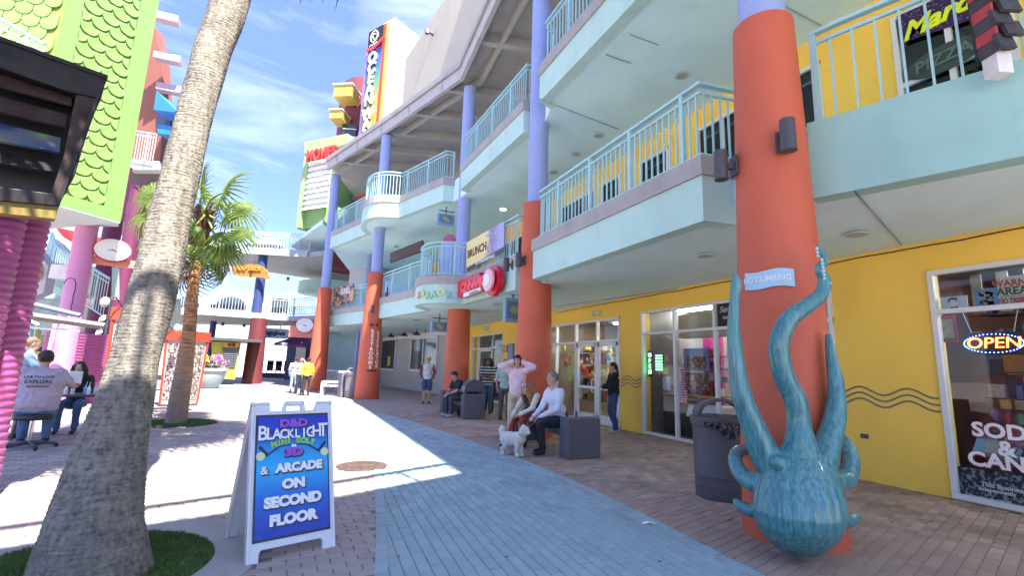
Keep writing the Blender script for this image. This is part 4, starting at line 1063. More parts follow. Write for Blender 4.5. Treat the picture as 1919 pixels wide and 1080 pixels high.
lwall(18, [(100, 424), (100, 432), (138, 462), (200, 470), (200, 448), (150, 436)], rimr, 'red_awning', .1)
lwall(17.4, [(104, 438), (128, 452), (180, 462), (180, 470), (126, 462), (104, 446)], white, 'awning_trim', .1)
def rail_line(D, a, b, h, n, lab, m=railp):
    A, B = AT(*a, D[0]), AT(*b, D[1]); s = thing('stair_railing', A, lab, 'railing')
    mb = MB(); mb.tube([A, B], .035, 6); mb.build('handrail', m, s)
    mb = MB(); mb.tube([A - V((0, 0, .15)), B - V((0, 0, .15))], .02, 6); mb.build('top_rail', m, s)
    mb = MB(); mb.tube([A - V((0, 0, h)), B - V((0, 0, h))], .02, 6); mb.build('bottom_rail', m, s)
    for i in range(n + 1):
        p = A + (B - A) * (i / n); mb = MB(); mb.tube([p, p - V((0, 0, h))], .012 if i % 6 else .03, 5); mb.build('baluster', m, s)
rail_line((16.8, 16), (93, 424), (106, 462), 1.1, 10, 'pale teal stair railing, its steep upper flight behind the corrugated column')
rail_line((16, 15), (106, 462), (205, 522), 1.2, 22, 'pale teal stair railing descending behind the smooth pink column')
lwall(15.5, [(152, 575), (154, 550), (174, 556), (171, 578)], mat('orange shop sign', (0.75, 0.22, 0.05), .5, .35, 12), 'orange_sign', .2)
text('WIN', .22, white, lm, AT(162, 565, 15.3), M3 @ V((1, .1, 0)), V((0, 0, 1)), .01, .01)
# louvres/beams at mid height, shop interior frames
beamm = mat('weathered beam paint', (0.16, 0.15, 0.14), .7, .15)
def beam(a, Da, b, Db, w, m, nm, par): A, B = AT(*a, Da), AT(*b, Db); mb = MB(); mb.tube([A, B], w, 4); return mb.build(nm, m, par)
beam((0, 556), 11.5, (150, 592), 12, .06, mat('blue grey beam', (.16, .22, .34)), 'beam', lm)
beam((40, 590), 11.5, (196, 612), 12.2, .09, beamm, 'beam', lm); beam((40, 612), 11.6, (150, 621), 12, .03, framew, 'beam', lm)
beam((44, 596), 12, (72, 608), 12, .025, lampo if False else mat('tube lamp', (1, 1, 1), .5, emit=(1, 1, .95), estr=2.2), 'tube_lamp', lm)
for x0, x1, D in ((103, 82, 12.3), (54, 44, 12.3), (69, 58, 12.6)):
    beam((x0, 608), D, (x1, 700), D, .04, framew if x0 != 69 else mat('lime post', (.45, .6, .1)), 'post', lm)
rg = random.Random(5)
for i in range(26):
    x, y = rg.uniform(30, 105), rg.uniform(612, 690); D = rg.uniform(14, 16)
    c_ = rg.choice([(.1, .3, .5), (.5, .5, .1), (.4, .08, .1), (.1, .4, .3), (.5, .45, .4), (.05, .05, .08)])
    mb = MB(); mb.box(AT(x, y, D), (rg.uniform(.15, .5), .1, rg.uniform(.15, .5))); mb.build('shop_goods', mat('goods %d' % (i % 6), c_, .6), lm)

# --- near kiosk: louvred black hood with yellow band on pink corrugated posts
kb = thing('louvred_kiosk', base_of(20, 5), 'black louvred kiosk hood with a yellow band on pink corrugated posts, upper left corner', 'kiosk')
blackw = mat('glossy black painted timber', (0.022, 0.018, 0.02), 0.45, 0.5, 6, 0.12, 90, spec=.3)
woodb = mat('worn brown black timber', (0.055, 0.036, 0.034), 0.6, 0.45, 5, 0.12, 90, spec=.2)
Kc = AT(200, 143, 5.0); kd = V((math.sin(R(67)), math.cos(R(67)), 0)); kn = V((kd.y, -kd.x, 0)); kn = kn if kn.dot(-V((Kc.x, Kc.y, 0))) > 0 else -kn
def kq(x, y, o=0.0): return PL(x, y, Kc + kn * o, Kc + kn * o + kd)
def kplate(pts, th, m, nm, o=0): mb = MB(); mb.plate([kq(x, y, o) for x, y in pts], -kn * th); return mb.build(nm, m, kb, bevel=.006)
kplate([(-60, 45), (-60, 108), (-0, 126), (130, 172), (190, 184), (201, 142), (60, 92), (0, 68)], .16, blackw, 'top_rail', .06)
kplate([(143, 176), (190, 184), (176, 215), (160, 262), (140, 330), (117, 372), (96, 365), (100, 350), (120, 290)], .12, woodb, 'stile', .03)
kplate([(-60, 338), (-60, 372), (0, 376), (112, 386), (117, 370), (98, 363), (0, 350)], .14, blackw, 'bottom_rail', .05)
kplate([(-60, 378), (-60, 396), (0, 400), (104, 411), (110, 386), (0, 376)], .14, mat('mustard band', (.22, .155, .03), .6, .25, 6, .2), 'yellow_band', .02)
for i, (yl, yr, hl) in enumerate(((132, 176, 26), (178, 214, 30), (230, 258, 36), (282, 302, 26))):
    xr_ = 136 - i * 11; m_ = woodb if i < 3 else blackw
    top_l, top_r = yl, yr
    A = [kq(-60, top_l - 14, -.10), kq(xr_, top_r, -.10), kq(xr_ - 2, top_r + hl * .75, .0), kq(-60, top_l + hl - 14, .0)]
    n_ = (A[1] - A[0]).cross(A[2] - A[1]).normalized()
    mb = MB(); mb.plate(A, n_ * .03); mb.build('louvre', m_ if i != 2 else mat('graffiti timber', (.10, .06, .055), .65, .45, 5, .1, spec=.15), kb, bevel=.004)
gt = MATS['graffiti timber']; n, l, b = nodes(gt)
tcn = n.new('ShaderNodeTexCoord'); no = n.new('ShaderNodeTexNoise'); no.inputs['Scale'].default_value = 2.2; cr = n.new('ShaderNodeValToRGB')
l.new(tcn.outputs['Object'], no.inputs['Vector']); l.new(no.outputs['Fac'], cr.inputs[0]); el = cr.color_ramp.elements
el[0].position = .35; el[0].color = (.04, .03, .03, 1); el[1].position = .7; el[1].color = (.16, .36, .05, 1)
for p_, c_ in ((.45, (.02, .05, .14, 1)), (.52, (.08, .11, .17, 1)), (.6, (.12, .13, .16, 1))): e = el.new(p_); e.color = c_
l.new(cr.outputs[0], b.inputs['Base Color'])
kplate([(-60, 90), (150, 170), (105, 372), (-60, 350)], .03, black, 'back_panel', -.35)
mb = MB(); mb.plate([kq(201, 142, .06), kq(201, 142, .06) - kn * 1.5, kq(117, 372, .05) - kn * 1.5, kq(117, 372, .05)], -kd * .03); mb.build('side_panel', blackw, kb)
mb = MB(); mb.plate([kq(-60, 45, .08), kq(203, 141, .08), kq(203, 141, .08) - kn * 3.2, kq(-60, 45, .08) - kn * 3.2], V((0, 0, -.04))); mb.build('hood_top', blackw, kb)  # carried far back out of view, depth added to shade the stall
cpts = [(base_of(40, 5.15, 400), .24), (base_of(-26, 4.7, 400), .29)]
for (c_, r_) in cpts:
    corr_drum(c_, r_, 0, AT(50, 396, 5).z, .078, kb, name='corrugated_post', tilt=.28)
# power lead etc left out; white railing piece above the hood
rail_line((8.5, 8.5), (-40, 10), (84, 84), 1.0, 8, 'pale teal railing end showing above the black louvred hood')

# --- lime fish-scale tower
lt = thing('scale_clad_tower', (-5, 13, 0), 'lime green tower clad in fish scale shingles above the left walk', 'tower')
limep = mat('lime shingle paint', (0.165, 0.31, 0.075), 0.6, 0.06, 1.5, 0.1, 50, island=.05)
objvar(limep, .05)
limet = mat('lime trim paint', (0.185, 0.33, 0.09), 0.6, 0.05, 1.5)
LD = G(222, 415, 5.0); ld = V((math.sin(R(41)), math.cos(R(41)), 0)); ln = V((ld.y, -ld.x, 0)); ln = ln if ln.dot(-V((LD.x, LD.y, 0))) > 0 else -ln
def lq(x, y, o=0): return PL(x, y, LD + ln * o, LD + ln * o + ld)
L0 = lq(222, 415); wq = lq(115, 385); wid = abs((L0 - wq).dot(ld)); 
zb_, zt2 = L0.z, 13.0
Wd = 2.75
def lp(s, z, o=0): return V((L0.x, L0.y, 0)) - ld * s + ln * o + V((0, 0, z))
def lbox(s0, s1, z0, z1, o0, o1, m, nm): mb = MB(); mb.hexa([lp(s1, z0, o1), lp(s0, z0, o1), lp(s0, z0, o0), lp(s1, z0, o0), lp(s1, z1, o1), lp(s0, z1, o1), lp(s0, z1, o0), lp(s1, z1, o0)]); return mb.build(nm, m, lt)
# the left corner of the wide face
e_ = lq(108, 90); Wd = (V((L0.x, L0.y, 0)) - V((e_.x, e_.y, 0))).dot(ld)
lbox(0, Wd, zb_, zt2, -2.5, 0, mat('lime backing', (.20, .33, .06), .8), 'wall')
lbox(-.01, Wd + .01, zb_ - .05, zb_ - .025, -2.5, .05, lsoff, 'underside')
lbox(-.02, .42, zb_ + .28, zt2 - .01, 0, .05, limet, 'edge_board'); lbox(Wd - .30, Wd + .02, zb_ + .28, zt2 - .01, 0, .05, limet, 'edge_board'); lbox(-.02, Wd + .02, zb_ - .02, zb_ + .28, 0, .055, limet, 'edge_board')
pw, ph_ = .40, .30
rows = int((zt2 - zb_ - .3) / ph_); cols = int((Wd - .72) / pw) + 1
s_a = .42; s_w = (Wd - .72)
ncol = max(2, round(s_w / pw)); pw = s_w / ncol
def scale_mesh(w, h, clip=None):
    mb = MB(); pts = []
    r = w / 2
    a0, a1 = (0, 180)
    prof = [(-r, h)] + [(-r * math.cos(R(t)), -r * .85 * math.sin(R(t))) for t in range(0, 181, 20)] + [(r, h)]
    if clip == 'L': prof = [p for p in prof if p[0] >= -.001] + [(0, h)]
    if clip == 'R': prof = [(0, h)] + [p for p in prof if p[0] <= .001] 
    k = len(prof)
    vs = []
    for (a, b_) in prof: vs.append((-ld * a * -1) * 1 + V((0, 0, b_)) + ln * (.035 - .03 * max(0, b_) / h))
    vs2 = [v - ln * .03 for v in vs]
    # tilt: lower edge proud
    vs = [v + ln * (.02 if pp[1] < h * .9 else -.0) for v, pp in zip(vs, prof)]
    mb.add(vs + vs2, [list(range(k)), list(range(k, 2 * k))[::-1]] + [(i, k + i, k + (i + 1) % k, (i + 1) % k) for i in range(k)])
    return mb.mesh('shingle', limep)
sm = {c: scale_mesh(pw * .97, ph_ * 1.0, c) for c in (None, 'L', 'R')}
cnt = 0
for r_i in range(rows + 1):
    z = zb_ + .28 + r_i * ph_ + .17
    if z > zt2 - .3: break
    if cnt > 285: break
    for c_i in range(ncol + (r_i % 2)):
        s = s_a + (c_i + (.5 if r_i % 2 == 0 else 0)) * pw
        clip = None
        if r_i % 2 and c_i == 0: clip = 'R'
        if r_i % 2 and c_i == ncol: clip = 'L'
        if abs(z) > 12.5: continue
        o = link('shingle', sm[clip], lt); o.location = lp(s, z, 0) - lt.location; cnt += 1
# second face going left, in shade
l2d = V((math.sin(R(100)), math.cos(R(100)), 0)); Q0 = V((*lp(Wd, 0)[:2], 0))
mb = MB(); a, b_ = Q0, Q0 - l2d * 3.0; n2 = V((-l2d.y, l2d.x, 0))
n2 = n2 if n2.dot(-Q0) > 0 else -n2
mb.hexa([a + V((0, 0, zb_ + 1)), b_ + V((0, 0, zb_ + 1)), b_ - n2 * .3 + V((0, 0, zb_ + 1)), a - n2 * .3 + V((0, 0, zb_ + 1)), a + V((0, 0, zt2)), b_ + V((0, 0, zt2)), b_ - n2 * .3 + V((0, 0, zt2)), a - n2 * .3 + V((0, 0, zt2))]); mb.build('side_wall', MATS['lime backing'], lt)
s2m = MB()
for r_i in range(24):
    for c_i in range(7):
        s = .25 + (c_i + .5 * (r_i % 2)) * .36; z = zb_ + 1.3 + r_i * .3
        if z > zt2 - .2: continue
        pr = [(-.17, .28)] + [(-.17 * math.cos(R(t)), -.15 * math.sin(R(t))) for t in range(0, 181, 30)] + [(.17, .28)]
        vs = [Q0 - l2d * (s + p_) + n2 * (.05 - .03 * max(0, q_) / .3) + V((0, 0, z + q_)) for p_, q_ in pr]
        o_ = MB(); o_.plate(vs, -n2 * .03); o_.build('shingle', limep, lt) if r_i < 12 else s2m.plate(vs, -n2 * .03)
o_ = s2m.build('upper_shingles', limep, lt); o_['kind'] = 'stuff'

# --- coral building behind with pink beams, awning, white balcony
cb = thing('coral_building', (-9, 22, 0), 'coral stucco building with projecting pink beams and blue awnings behind the lime tower', 'building')
coral = mat('coral stucco', (0.28, 0.10, 0.075), .8, .06, 1, .2, 60)
lwall(19, [(225, 440), (245, 250), (290, 50), (302, 110), (308, 210), (300, 300), (262, 440)], coral, 'wall', .5, cb)
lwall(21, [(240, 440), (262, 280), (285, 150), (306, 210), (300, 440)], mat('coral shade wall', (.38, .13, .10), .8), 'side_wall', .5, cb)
pbm = mat('pale pink beam paint', (0.50, 0.36, 0.40), .6, .04)
for (x0, y0, x1, y1, D) in ((285, 28, 335, 44, 18), (290, 104, 339, 119, 18.4), (295, 163, 343, 173, 18.8)):
    A, B = AT(x0, y0, D), AT(x1, y1, D + .3); d = B - A; d.z = 0; mb = MB(); c_ = (A + B) / 2; mb.box((c_.x, c_.y, A.z), (d.length, .35, .28), math.atan2(d.y, d.x)); mb.build('projecting_beam', pbm, cb)
bluec = mat('blue awning canvas', (0.03, 0.22, 0.62), .7, .08)
for pts, D in (([(288, 205), (293, 170), (330, 207), (326, 210)], 18), ([(294, 240), (296, 232), (320, 236), (318, 252), (296, 250)], 18.2)):
    lwall(D, pts, bluec, 'awning', .8, cb)
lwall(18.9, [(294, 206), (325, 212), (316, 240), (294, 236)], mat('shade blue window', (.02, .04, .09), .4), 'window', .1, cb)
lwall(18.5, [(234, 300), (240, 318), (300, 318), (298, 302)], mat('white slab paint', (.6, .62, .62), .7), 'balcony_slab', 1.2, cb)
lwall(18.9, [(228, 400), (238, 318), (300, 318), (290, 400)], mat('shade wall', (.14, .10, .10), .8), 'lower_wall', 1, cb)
rail_line((18.2, 18.2), (250, 245), (294, 252), 1.15, 9, 'white crossed balcony railing on the coral building', railw)

# --- tapered poster kiosks with red frames
pw_m = mat('black and white poster print', (.75, .73, .70), .5, .05, 2)
n, l, b = nodes(pw_m); tcn = n.new('ShaderNodeTexCoord'); vo = n.new('ShaderNodeTexVoronoi'); vo.inputs['Scale'].default_value = 9; no = n.new('ShaderNodeTexNoise'); no.inputs['Scale'].default_value = 14; no.inputs['Detail'].default_value = 4
cr = n.new('ShaderNodeValToRGB'); el = cr.color_ramp.elements; el[0].position = .50; el[0].color = (.40, .35, .32, 1); el[1].position = .56; el[1].color = (.09, .05, .05, 1)
l.new(tcn.outputs['Object'], no.inputs['Vector']); l.new(no.outputs['Fac'], cr.inputs[0]); l.new(cr.outputs[0], b.inputs['Base Color'])
orangeK = mat('orange red kiosk frame', (0.42, 0.055, 0.025), .5, .08)
def poster_kiosk(x, D, w, h, label, rz):
    c_ = base_of(x, D, 720); k = thing('poster_kiosk', c_, label, 'kiosk', None)
    m = Matrix.Rotation(rz, 3, 'Z')
    def P(a, b_, z): return c_ + m @ V((a, b_, z))
    def taper(t): return w / 2 * (.92 + .16 * t)
    mb = MB(); a0, a1 = taper(0), taper(1)
    mb.hexa([P(-a0, -a0, .06), P(a0, -a0, .06), P(a0, a0, .06), P(-a0, a0, .06), P(-a1, -a1, h), P(a1, -a1, h), P(a1, a1, h), P(-a1, a1, h)]); mb.build('core', mat('cream board', (.42, .38, .36), .6), k)
    mb = MB(); mb.hexa([P(-a0, -a0, 0), P(a0, -a0, 0), P(a0, a0, 0), P(-a0, a0, 0), P(-a0, -a0, .08), P(a0, -a0, .08), P(a0, a0, .08), P(-a0, a0, .08)]); mb.build('plinth', darkg, k)
    a2 = a1 + .05
    mb = MB(); mb.hexa([P(-a2, -a2, h - .18), P(a2, -a2, h - .18), P(a2, a2, h - .18), P(-a2, a2, h - .18), P(-a2, -a2, h + .12), P(a2, -a2, h + .12), P(a2, a2, h + .12), P(-a2, a2, h + .12)]); mb.build('cap', orangeK, k)
    for sx_ in (-1, 1):
        for sy_ in (-1, 1):
            mb = MB(); mb.tube([P(sx_ * (a0 + .01), sy_ * (a0 + .01), .05), P(sx_ * (a1 + .01), sy_ * (a1 + .01), h)], .035, 4); mb.build('corner_post', orangeK, k)
    for face in (0, 1, 3):
        mf = Matrix.Rotation(face * math.pi / 2, 3, 'Z')
        for i in range(6):
            for j in range(2):
                z0, z1 = .2 + i * (h - .45) / 6, .2 + (i + .9) * (h - .45) / 6
                q = lambda a, z: c_ + m @ (mf @ V((a, -taper(z / h) - .012, z)))
                a_, b2 = (-.9 + j * .92) * a0, (-.04 + j * .92) * a0
                mb = MB(); pp = [q(a_, z0), q(b2, z0), q(b2, z1), q(a_, z1)]; nn_ = m @ (mf @ V((0, 1, 0))); mb.plate(pp, nn_ * .01); mb.build('poster', pw_m, k)
    for sx_ in (-.5, .5):
        pts = [P(sx_ * a1, -a1, h + .1), P(sx_ * a1 * 1.3, -a1 - .25, h + .32), P(sx_ * a1 * 1.6, -a1 - .5, h + .22)]
        mb = MB(); mb.tube(pts, .018, 6); arm_ = mb.build('lamp_arm', darkg, k)
        mb = MB(); mb.ball(pts[-1] - V((0, 0, .05)), (.09, .09, .12), 10); mb.build('lamp_head', mat('grey lamp head', (.5, .5, .52), .3), arm_)
    return k
poster_kiosk(340, 14.6, .70, 2.15, 'tapered poster kiosk with an orange red frame behind the farther palm trunk', R(-28))
poster_kiosk(240, 11.0, .62, 2.45, 'tapered poster kiosk with an orange red frame mostly hidden behind the near palm trunk', R(-14))

# --- planter with flowers, yellow shuttered kiosk
pt = base_of(390, 26.5, 716); q = G(388, 722); pt = V((q.x, q.y, 0)) * .9
pot = thing('flower_planter', pt, 'large pale round planter with yellow and purple flowers beside the yellow kiosk', 'planter')
mb = MB(); mb.lathe([(.42, 0), (.55, .12), (.72, .55), (.78, .82), (.86, .86), (.86, .98), (.74, .98), (.7, .9)], pt, 32); mb.build('bowl', mat('pale planter', (.30, .31, .32), .7, .08), pot, smooth=True)
rg = random.Random(9)
leafd = mat('planter leaves', (.06, .16, .03), .7, .3, island=.3)
for nm, m_, n_, dx in (('foliage', leafd, 500, 0), ('yellow_flowers', mat('yellow petals', (.8, .6, .05), .6, island=.2), 120, -.25), ('purple_flowers', mat('purple petals', (.45, .10, .55), .6, island=.2), 120, .45)):
    mb = MB()
    for i in range(n_):
        a = rg.uniform(0, 6.28); r_ = rg.uniform(0, .6); c_ = pt + V((r_ * math.cos(a) + dx * .6, r_ * math.sin(a), 1.0 + rg.random() * .5 * (1 - r_) + (.12 if n_ < 200 else 0)))
        u = V((rg.uniform(-1, 1), rg.uniform(-1, 1), rg.uniform(-1, 1))).normalized() * .07; w_ = V((rg.uniform(-1, 1), rg.uniform(-1, 1), rg.uniform(-1, 1))).normalized() * .05
        mb.add([c_ - u, c_ + w_, c_ + u, c_ - w_], [(0, 1, 2, 3)])
    o_ = mb.build(nm, m_, pot); o_['kind'] = 'stuff'
yk = thing('yellow_kiosk', (0, 0, 0), 'yellow kiosk with a closed dark roller shutter and flat dark roof', 'kiosk')
q = G(425, 712); yc = V((q.x, q.y, 0)) * .80; yk.location = yc
sc_ = .8
yfy = V((yc.x, yc.y, 0)).normalized(); yfx = V((yfy.y, -yfy.x, 0))
yy = mat('bright yellow kiosk paint', (.45, .42, .05), .5, .15, 2)
def yq(x, y, o=0): return PL(x, y, yc - yfy * o, yc - yfy * o + yfx)
def ypl(pts, th, m, nm, o=0): mb = MB(); mb.plate([yq(x, y, o) for x, y in pts], yfy * th); return mb.build(nm, m, yk)
ypl([(398, 708), (396, 641), (452, 641), (440, 712)], 2.4, yy, 'body')
ypl([(424, 690), (416, 652), (449, 652), (440, 690)], .05, mat('dark shutter frame', (.09, .09, .11), .5), 'shutter', .06)
for i in range(9): ypl([(416.5 + i * .85, 654.5 + i * 4), (416.8 + i * .85, 656.5 + i * 4), (448 - i * .9, 656.5 + i * 4), (448.3 - i * .9, 654.5 + i * 4)], .04, mat('dark shutter slat', (.13, .13, .15), .4), 'slat', .10)
ypl([(420, 650), (420, 644), (423, 641.5), (446, 642), (448, 645), (447, 650), (444, 652), (424, 652)], .04, mat('orange kiosk sign', (.75, .35, .03), .5), 'sign', .12)
text('ICE', .26, mat('dark sign letters', (.09, .03, .01)), yk, yq(434, 647, .18), yfx, V((0, 0, 1)), .01, .015)
mb = MB(); ctr = yq(424, 641) + yfy * 1.2; mb.box(ctr + V((0, 0, .12)), (3.6, 3.4, .16), math.atan2(yfx.y, yfx.x)); mb.build('roof', darkg, yk)
ypl([(403, 690), (402, 665), (414, 664), (417, 690)], .03, mat('purple petals', (.45, .10, .55)), 'painted_flower', .04)

# pigeons on the kiosk beam
dove = mat('white pigeon feathers', (.7, .7, .72), .7, .1)
for (x, y, D, lab) in ((192, 598, 11.0, 'white pigeon perched above the hidden red poster kiosk, the higher of two'), (186, 623, 11.0, 'white pigeon perched beside the red poster kiosk, the lower of two')):
    c_ = AT(x, y, D); pg = thing('pigeon', c_, lab, 'pigeon')
    mb = MB(); mb.ball(c_, (.06, .11, .06), 12, Matrix.Rotation(.5, 3, 'X')); mb.ball(c_ + V((0, .10, .07)), .032, 10); mb.tube([c_ + V((0, -.09, -.02)), c_ + V((0, -.2, -.06))], [.03, .012], 6); mb.build('body', dove, pg, smooth=True)
    mb = MB(); mb.tube([c_ + V((0, .13, .07)), c_ + V((0, .16, .06))], [.008, .002], 5); mb.build('beak', darkg, pg)
q = AT(373, 596, 12.4)
# ================================================================ WALL LAMPS ON THE COLUMNS
def wall_lamp(P, n, label):
    """short open cylinder lamp standing off a column at P, n = outward direction"""
    P = V(P); n = V(n).normalized(); a = math.atan2(n.y, n.x)
    t = thing('column_lamp', P, label, 'wall lamp', 'cylinder lamps on the red columns')
    mb = MB(); mb.box(P + n * .015, (.03, .13, .22), a); mb.build('back_plate', darkg, t, bevel=.004)
    mb = MB(); mb.box(P + n * .08, (.12, .05, .07), a); mb.build('arm', darkg, t)
    c = P + n * .16; mb = MB(); mb.lathe([(.062, -.16), (.07, -.16), (.07, .16), (.066, .164)], c, 28); mb.build('lamp_shade', darkg, t, smooth=True)
    mb = MB(); mb.lathe([(.058, -.155), (.03, -.14)], c, 20); mb.build('lens', black, t)
    return t
def col_surf(k, x, y):     # point on a column facing the sight line (x,y)
    cx_, cy_ = CC[k]; d = ray(x, y).normalized()
    # radius around that height
    for r in (.36,):
        a = d.x ** 2 + d.y ** 2; b = 2 * (d.x * -cx_ + d.y * -cy_); c = cx_ ** 2 + cy_ ** 2 - r * r
        disc = b * b - 4 * a * c
        t = (-b - math.sqrt(max(disc, 0))) / (2 * a)
        P = O + d * t; return P, V((P.x - cx_, P.y - cy_, 0)).normalized()
P, n = col_surf(1, 1466, 268); wall_lamp(P, n, 'dark cylinder lamp on the camera side of the big octopus column')
P, n = col_surf(1, 1378, 312); wall_lamp(P, V((-.9, .35, 0)), 'dark cylinder lamp on the left flank of the big octopus column')
P, n = col_surf(2, 982, 489); wall_lamp(P, n, 'dark cylinder lamp on the front of the second red column')
P, n = col_surf(2, 966, 495); wall_lamp(P + V((-.02, .1, 0)), V((-.8, .55, 0)), 'dark cylinder lamp on the left flank of the second red column, beside the gallery end')
P, n = col_surf(4, 698, 580); wall_lamp(P, n, 'dark cylinder lamp above the restroom lettering on the fourth red column')

# ================================================================ SIGNS
def curved_text(s, size, m, par, k, zc, ang, r, off=.008, ext=.002, bold=.004, sx=1.0, vertical=False):
    """letters laid round column k, centred on angle ang"""
    cu = bpy.data.curves.new('lettering', 'FONT'); cu.body = s; cu.size = size; cu.extrude = ext; cu.offset = bold; cu.align_x = 'CENTER'; cu.align_y = 'CENTER'; cu.resolution_u = 3
    if vertical: cu.space_line = .86
    tmp = bpy.data.objects.new('t', cu); me = bpy.data.meshes.new_from_object(tmp); bpy.data.objects.remove(tmp)
    cx_, cy_ = CC[k]; o_ = wloc(par)
    for v in me.vertices:
        a = ang + v.co.x * sx / r; rr = r + off + v.co.z
        v.co = V((cx_ + rr * math.cos(a), cy_ + rr * math.sin(a), zc + v.co.y)) - o_
    me.materials.clear(); me.materials.append(m); me.name = 'lettering'
    return link('lettering', me, par)
# NO CLIMBING banner wrapped on the big column
P, n = col_surf(1, 1440, 524); zc = P.z; ang = math.atan2(n.y, n.x)
nc = thing('no_climbing_sign', P, 'pale blue wavy NO CLIMBING plate on the big octopus column', 'sign')
def rad1(z): return .44 + (.33 - .44) * z / 5.33
mb = MB(); N = 24; r0 = rad1(zc) + .004; hw = .225; hh = .085
pb = P2 = None
ab = [-hw + 2 * hw * i / N for i in range(N + 1)]
for a in ab:
    w = .012 * math.sin(a / hw * 3.4); aa = ang + a / r0
    for z, rr in ((zc + w + hh, r0 + .006), (zc + w - hh, r0 + .012), (zc + w - hh, r0), (zc + w + hh, r0 - .004)): mb.v.append((CC[1][0] + rr * math.cos(aa), CC[1][1] + rr * math.sin(aa), z))
for i in range(N):
    for q in range(4): mb.f.append([4 * i + q, 4 * i + 4 + q, 4 * i + 4 + (q + 1) % 4, 4 * i + (q + 1) % 4]); mb.m.append(0)
mb.build('plate', mat('pale blue plate', (0.36, 0.60, 0.74), .5, .08, 6), nc)
curved_text('NO CLIMBING', .080, white, nc, 1, zc, ang - .045, r0, off=.014, bold=.002, sx=.84)
# RESTROOMS / ESCALATOR on column 4
r4 = .42
P, n = col_surf(4, 700, 650); ang = math.atan2(n.y, n.x)
rs = thing('column_lettering', P, 'white vertical RESTROOMS and ESCALATOR lettering on the fourth red column', 'sign')
for s, z0, z1, da in (('RESTROOMS', 2.78, 1.30, -.25), ('ESCALATOR', 2.72, 1.34, .35)):
    for i, ch in enumerate(s):
        zz_ = z0 + (z1 - z0) * i / (len(s) - 1); curved_text(ch, .20, white, rs, 4, zz_, ang + da, .5 - .17 * (zz_ - .1) / 5.33 + .006, bold=.008)
mb = MB()
for i in range(9):
    a = ang - .38 + i * .09; mb.box((CC[4][0] + (r4 + .055) * math.cos(a), CC[4][1] + (r4 + .055) * math.sin(a), 1.16), (.02, .045, .05), a)
mb.box((CC[4][0] + (r4 + .055) * math.cos(ang - .42), CC[4][1] + (r4 + .055) * math.sin(ang - .42), 1.16), (.02, .03, .10), ang); mb.build('arrow', black, rs)
mb = MB()
for da in (-.5, -.42, -.25, .1, .2): a = ang + da; mb.box((CC[4][0] + (r4 - .0) * math.cos(a), CC[4][1] + (r4 - .0) * math.sin(a), 3.05), (.03, .03, .12), a + .3)
mb.build('figure_marks', black, rs)
# red oval shop sign on gallery B front
A_, B_ = V((4.75, 10.35, 0)), V((4.56, 13.76, 0)); fdir = (B_ - A_).normalized(); fn = V((-fdir.y, fdir.x, 0))
def fq(x, y, o=.03): return PL(x, y, A_ + fn * o, B_ + fn * o)
signred = mat('glossy sign red', (.62, .015, .04), .3, .1)
cs = thing('shop_sign', fq(905, 535), 'red shop sign with a white strip and a red oval disc on the gallery front', 'sign')
lft = fq(869, 545); rgt = fq(914, 520)
mb = MB(); mb.plate([fq(870, 530), fq(870, 556), fq(874, 560), fq(908, 546), (fq(912, 541)), fq(912, 512), fq(905, 514)], fn * .22); mb.build('cabinet', signred, cs)
text('CINNAMON', .34, mat('bright sign red', (.85, .04, .07), .3), cs, fq(891, 532, .27), -fdir, V((0, 0, 1)), .05, .022, name='letters', sx=1.05, shear=.15)
text('CINNAMON', .34, white, cs, fq(891, 532, .262), -fdir, V((0, 0, 1)), .02, .034, name='letter_outline', sx=1.05, shear=.15)
mb = MB(); mb.plate([fq(872, 551, .25), fq(872, 558, .25), fq(903, 545.5, .25), fq(903, 539, .25)], fn * .06); mb.build('white_strip', white, cs)
text('BAKERY', .13, mat('grey print', (.35, .3, .32)), cs, fq(887, 549, .32), -fdir, V((0, 0, 1)), .004, .004, sx=1.3)
oc = fq(922, 526, .25)
for k, m_, o_, nm in ((1.0, signred, 0, 'oval_disc'), (.72, mat('pink oval face', (.85, .45, .5), .35), .07, 'oval_face'), (.4, white, .10, 'oval_mark')):
    mb = MB(); pts = [oc + fn * o_ - fdir * (.42 * k * math.cos(t)) + V((0, 0, .40 * k * math.sin(t))) for t in [i / 32 * 6.2832 for i in range(32)]]; mb.plate(pts[::-1], fn * .06 - fn * (.2 if k == 1 else 0)); mb.build(nm, m_, cs)
# colourful fish letters on the rounded bay
fs_ = thing('bay_lettering', G(800, 560, 3.6), 'small pastel painted lettering on the rounded gallery bay', 'sign')
pts_b = bez((4.56, 13.76), (3.35, 13.9), (3.42, 15.1), 8)
fl = [(.75, .35, .25), (.7, .65, .3), (.4, .65, .3), (.3, .6, .35), (.7, .7, .25), (.25, .55, .6), (.3, .5, .75)]
for i in range(7):
    t = 3.0 + i * .62; j = int(7 - t * .9 + 2.2); j = max(1, min(7, 8 - int(i * 1.0) - 1))
    a, b2 = V((*pts_b[j - 1], 0)), V((*pts_b[j], 0)); md = (a + b2) / 2; d2 = (a - b2).normalized(); o2 = V((d2.y, -d2.x, 0)); 
    text('KARAOKE'[i], .30, mat('pastel %d' % i, fl[i], .5), fs_, V((md.x, md.y, 3.62 + .05 * math.sin(i * 2))) + o2 * .03, d2, V((0, 0, 1)), .015, .012, name='letter')
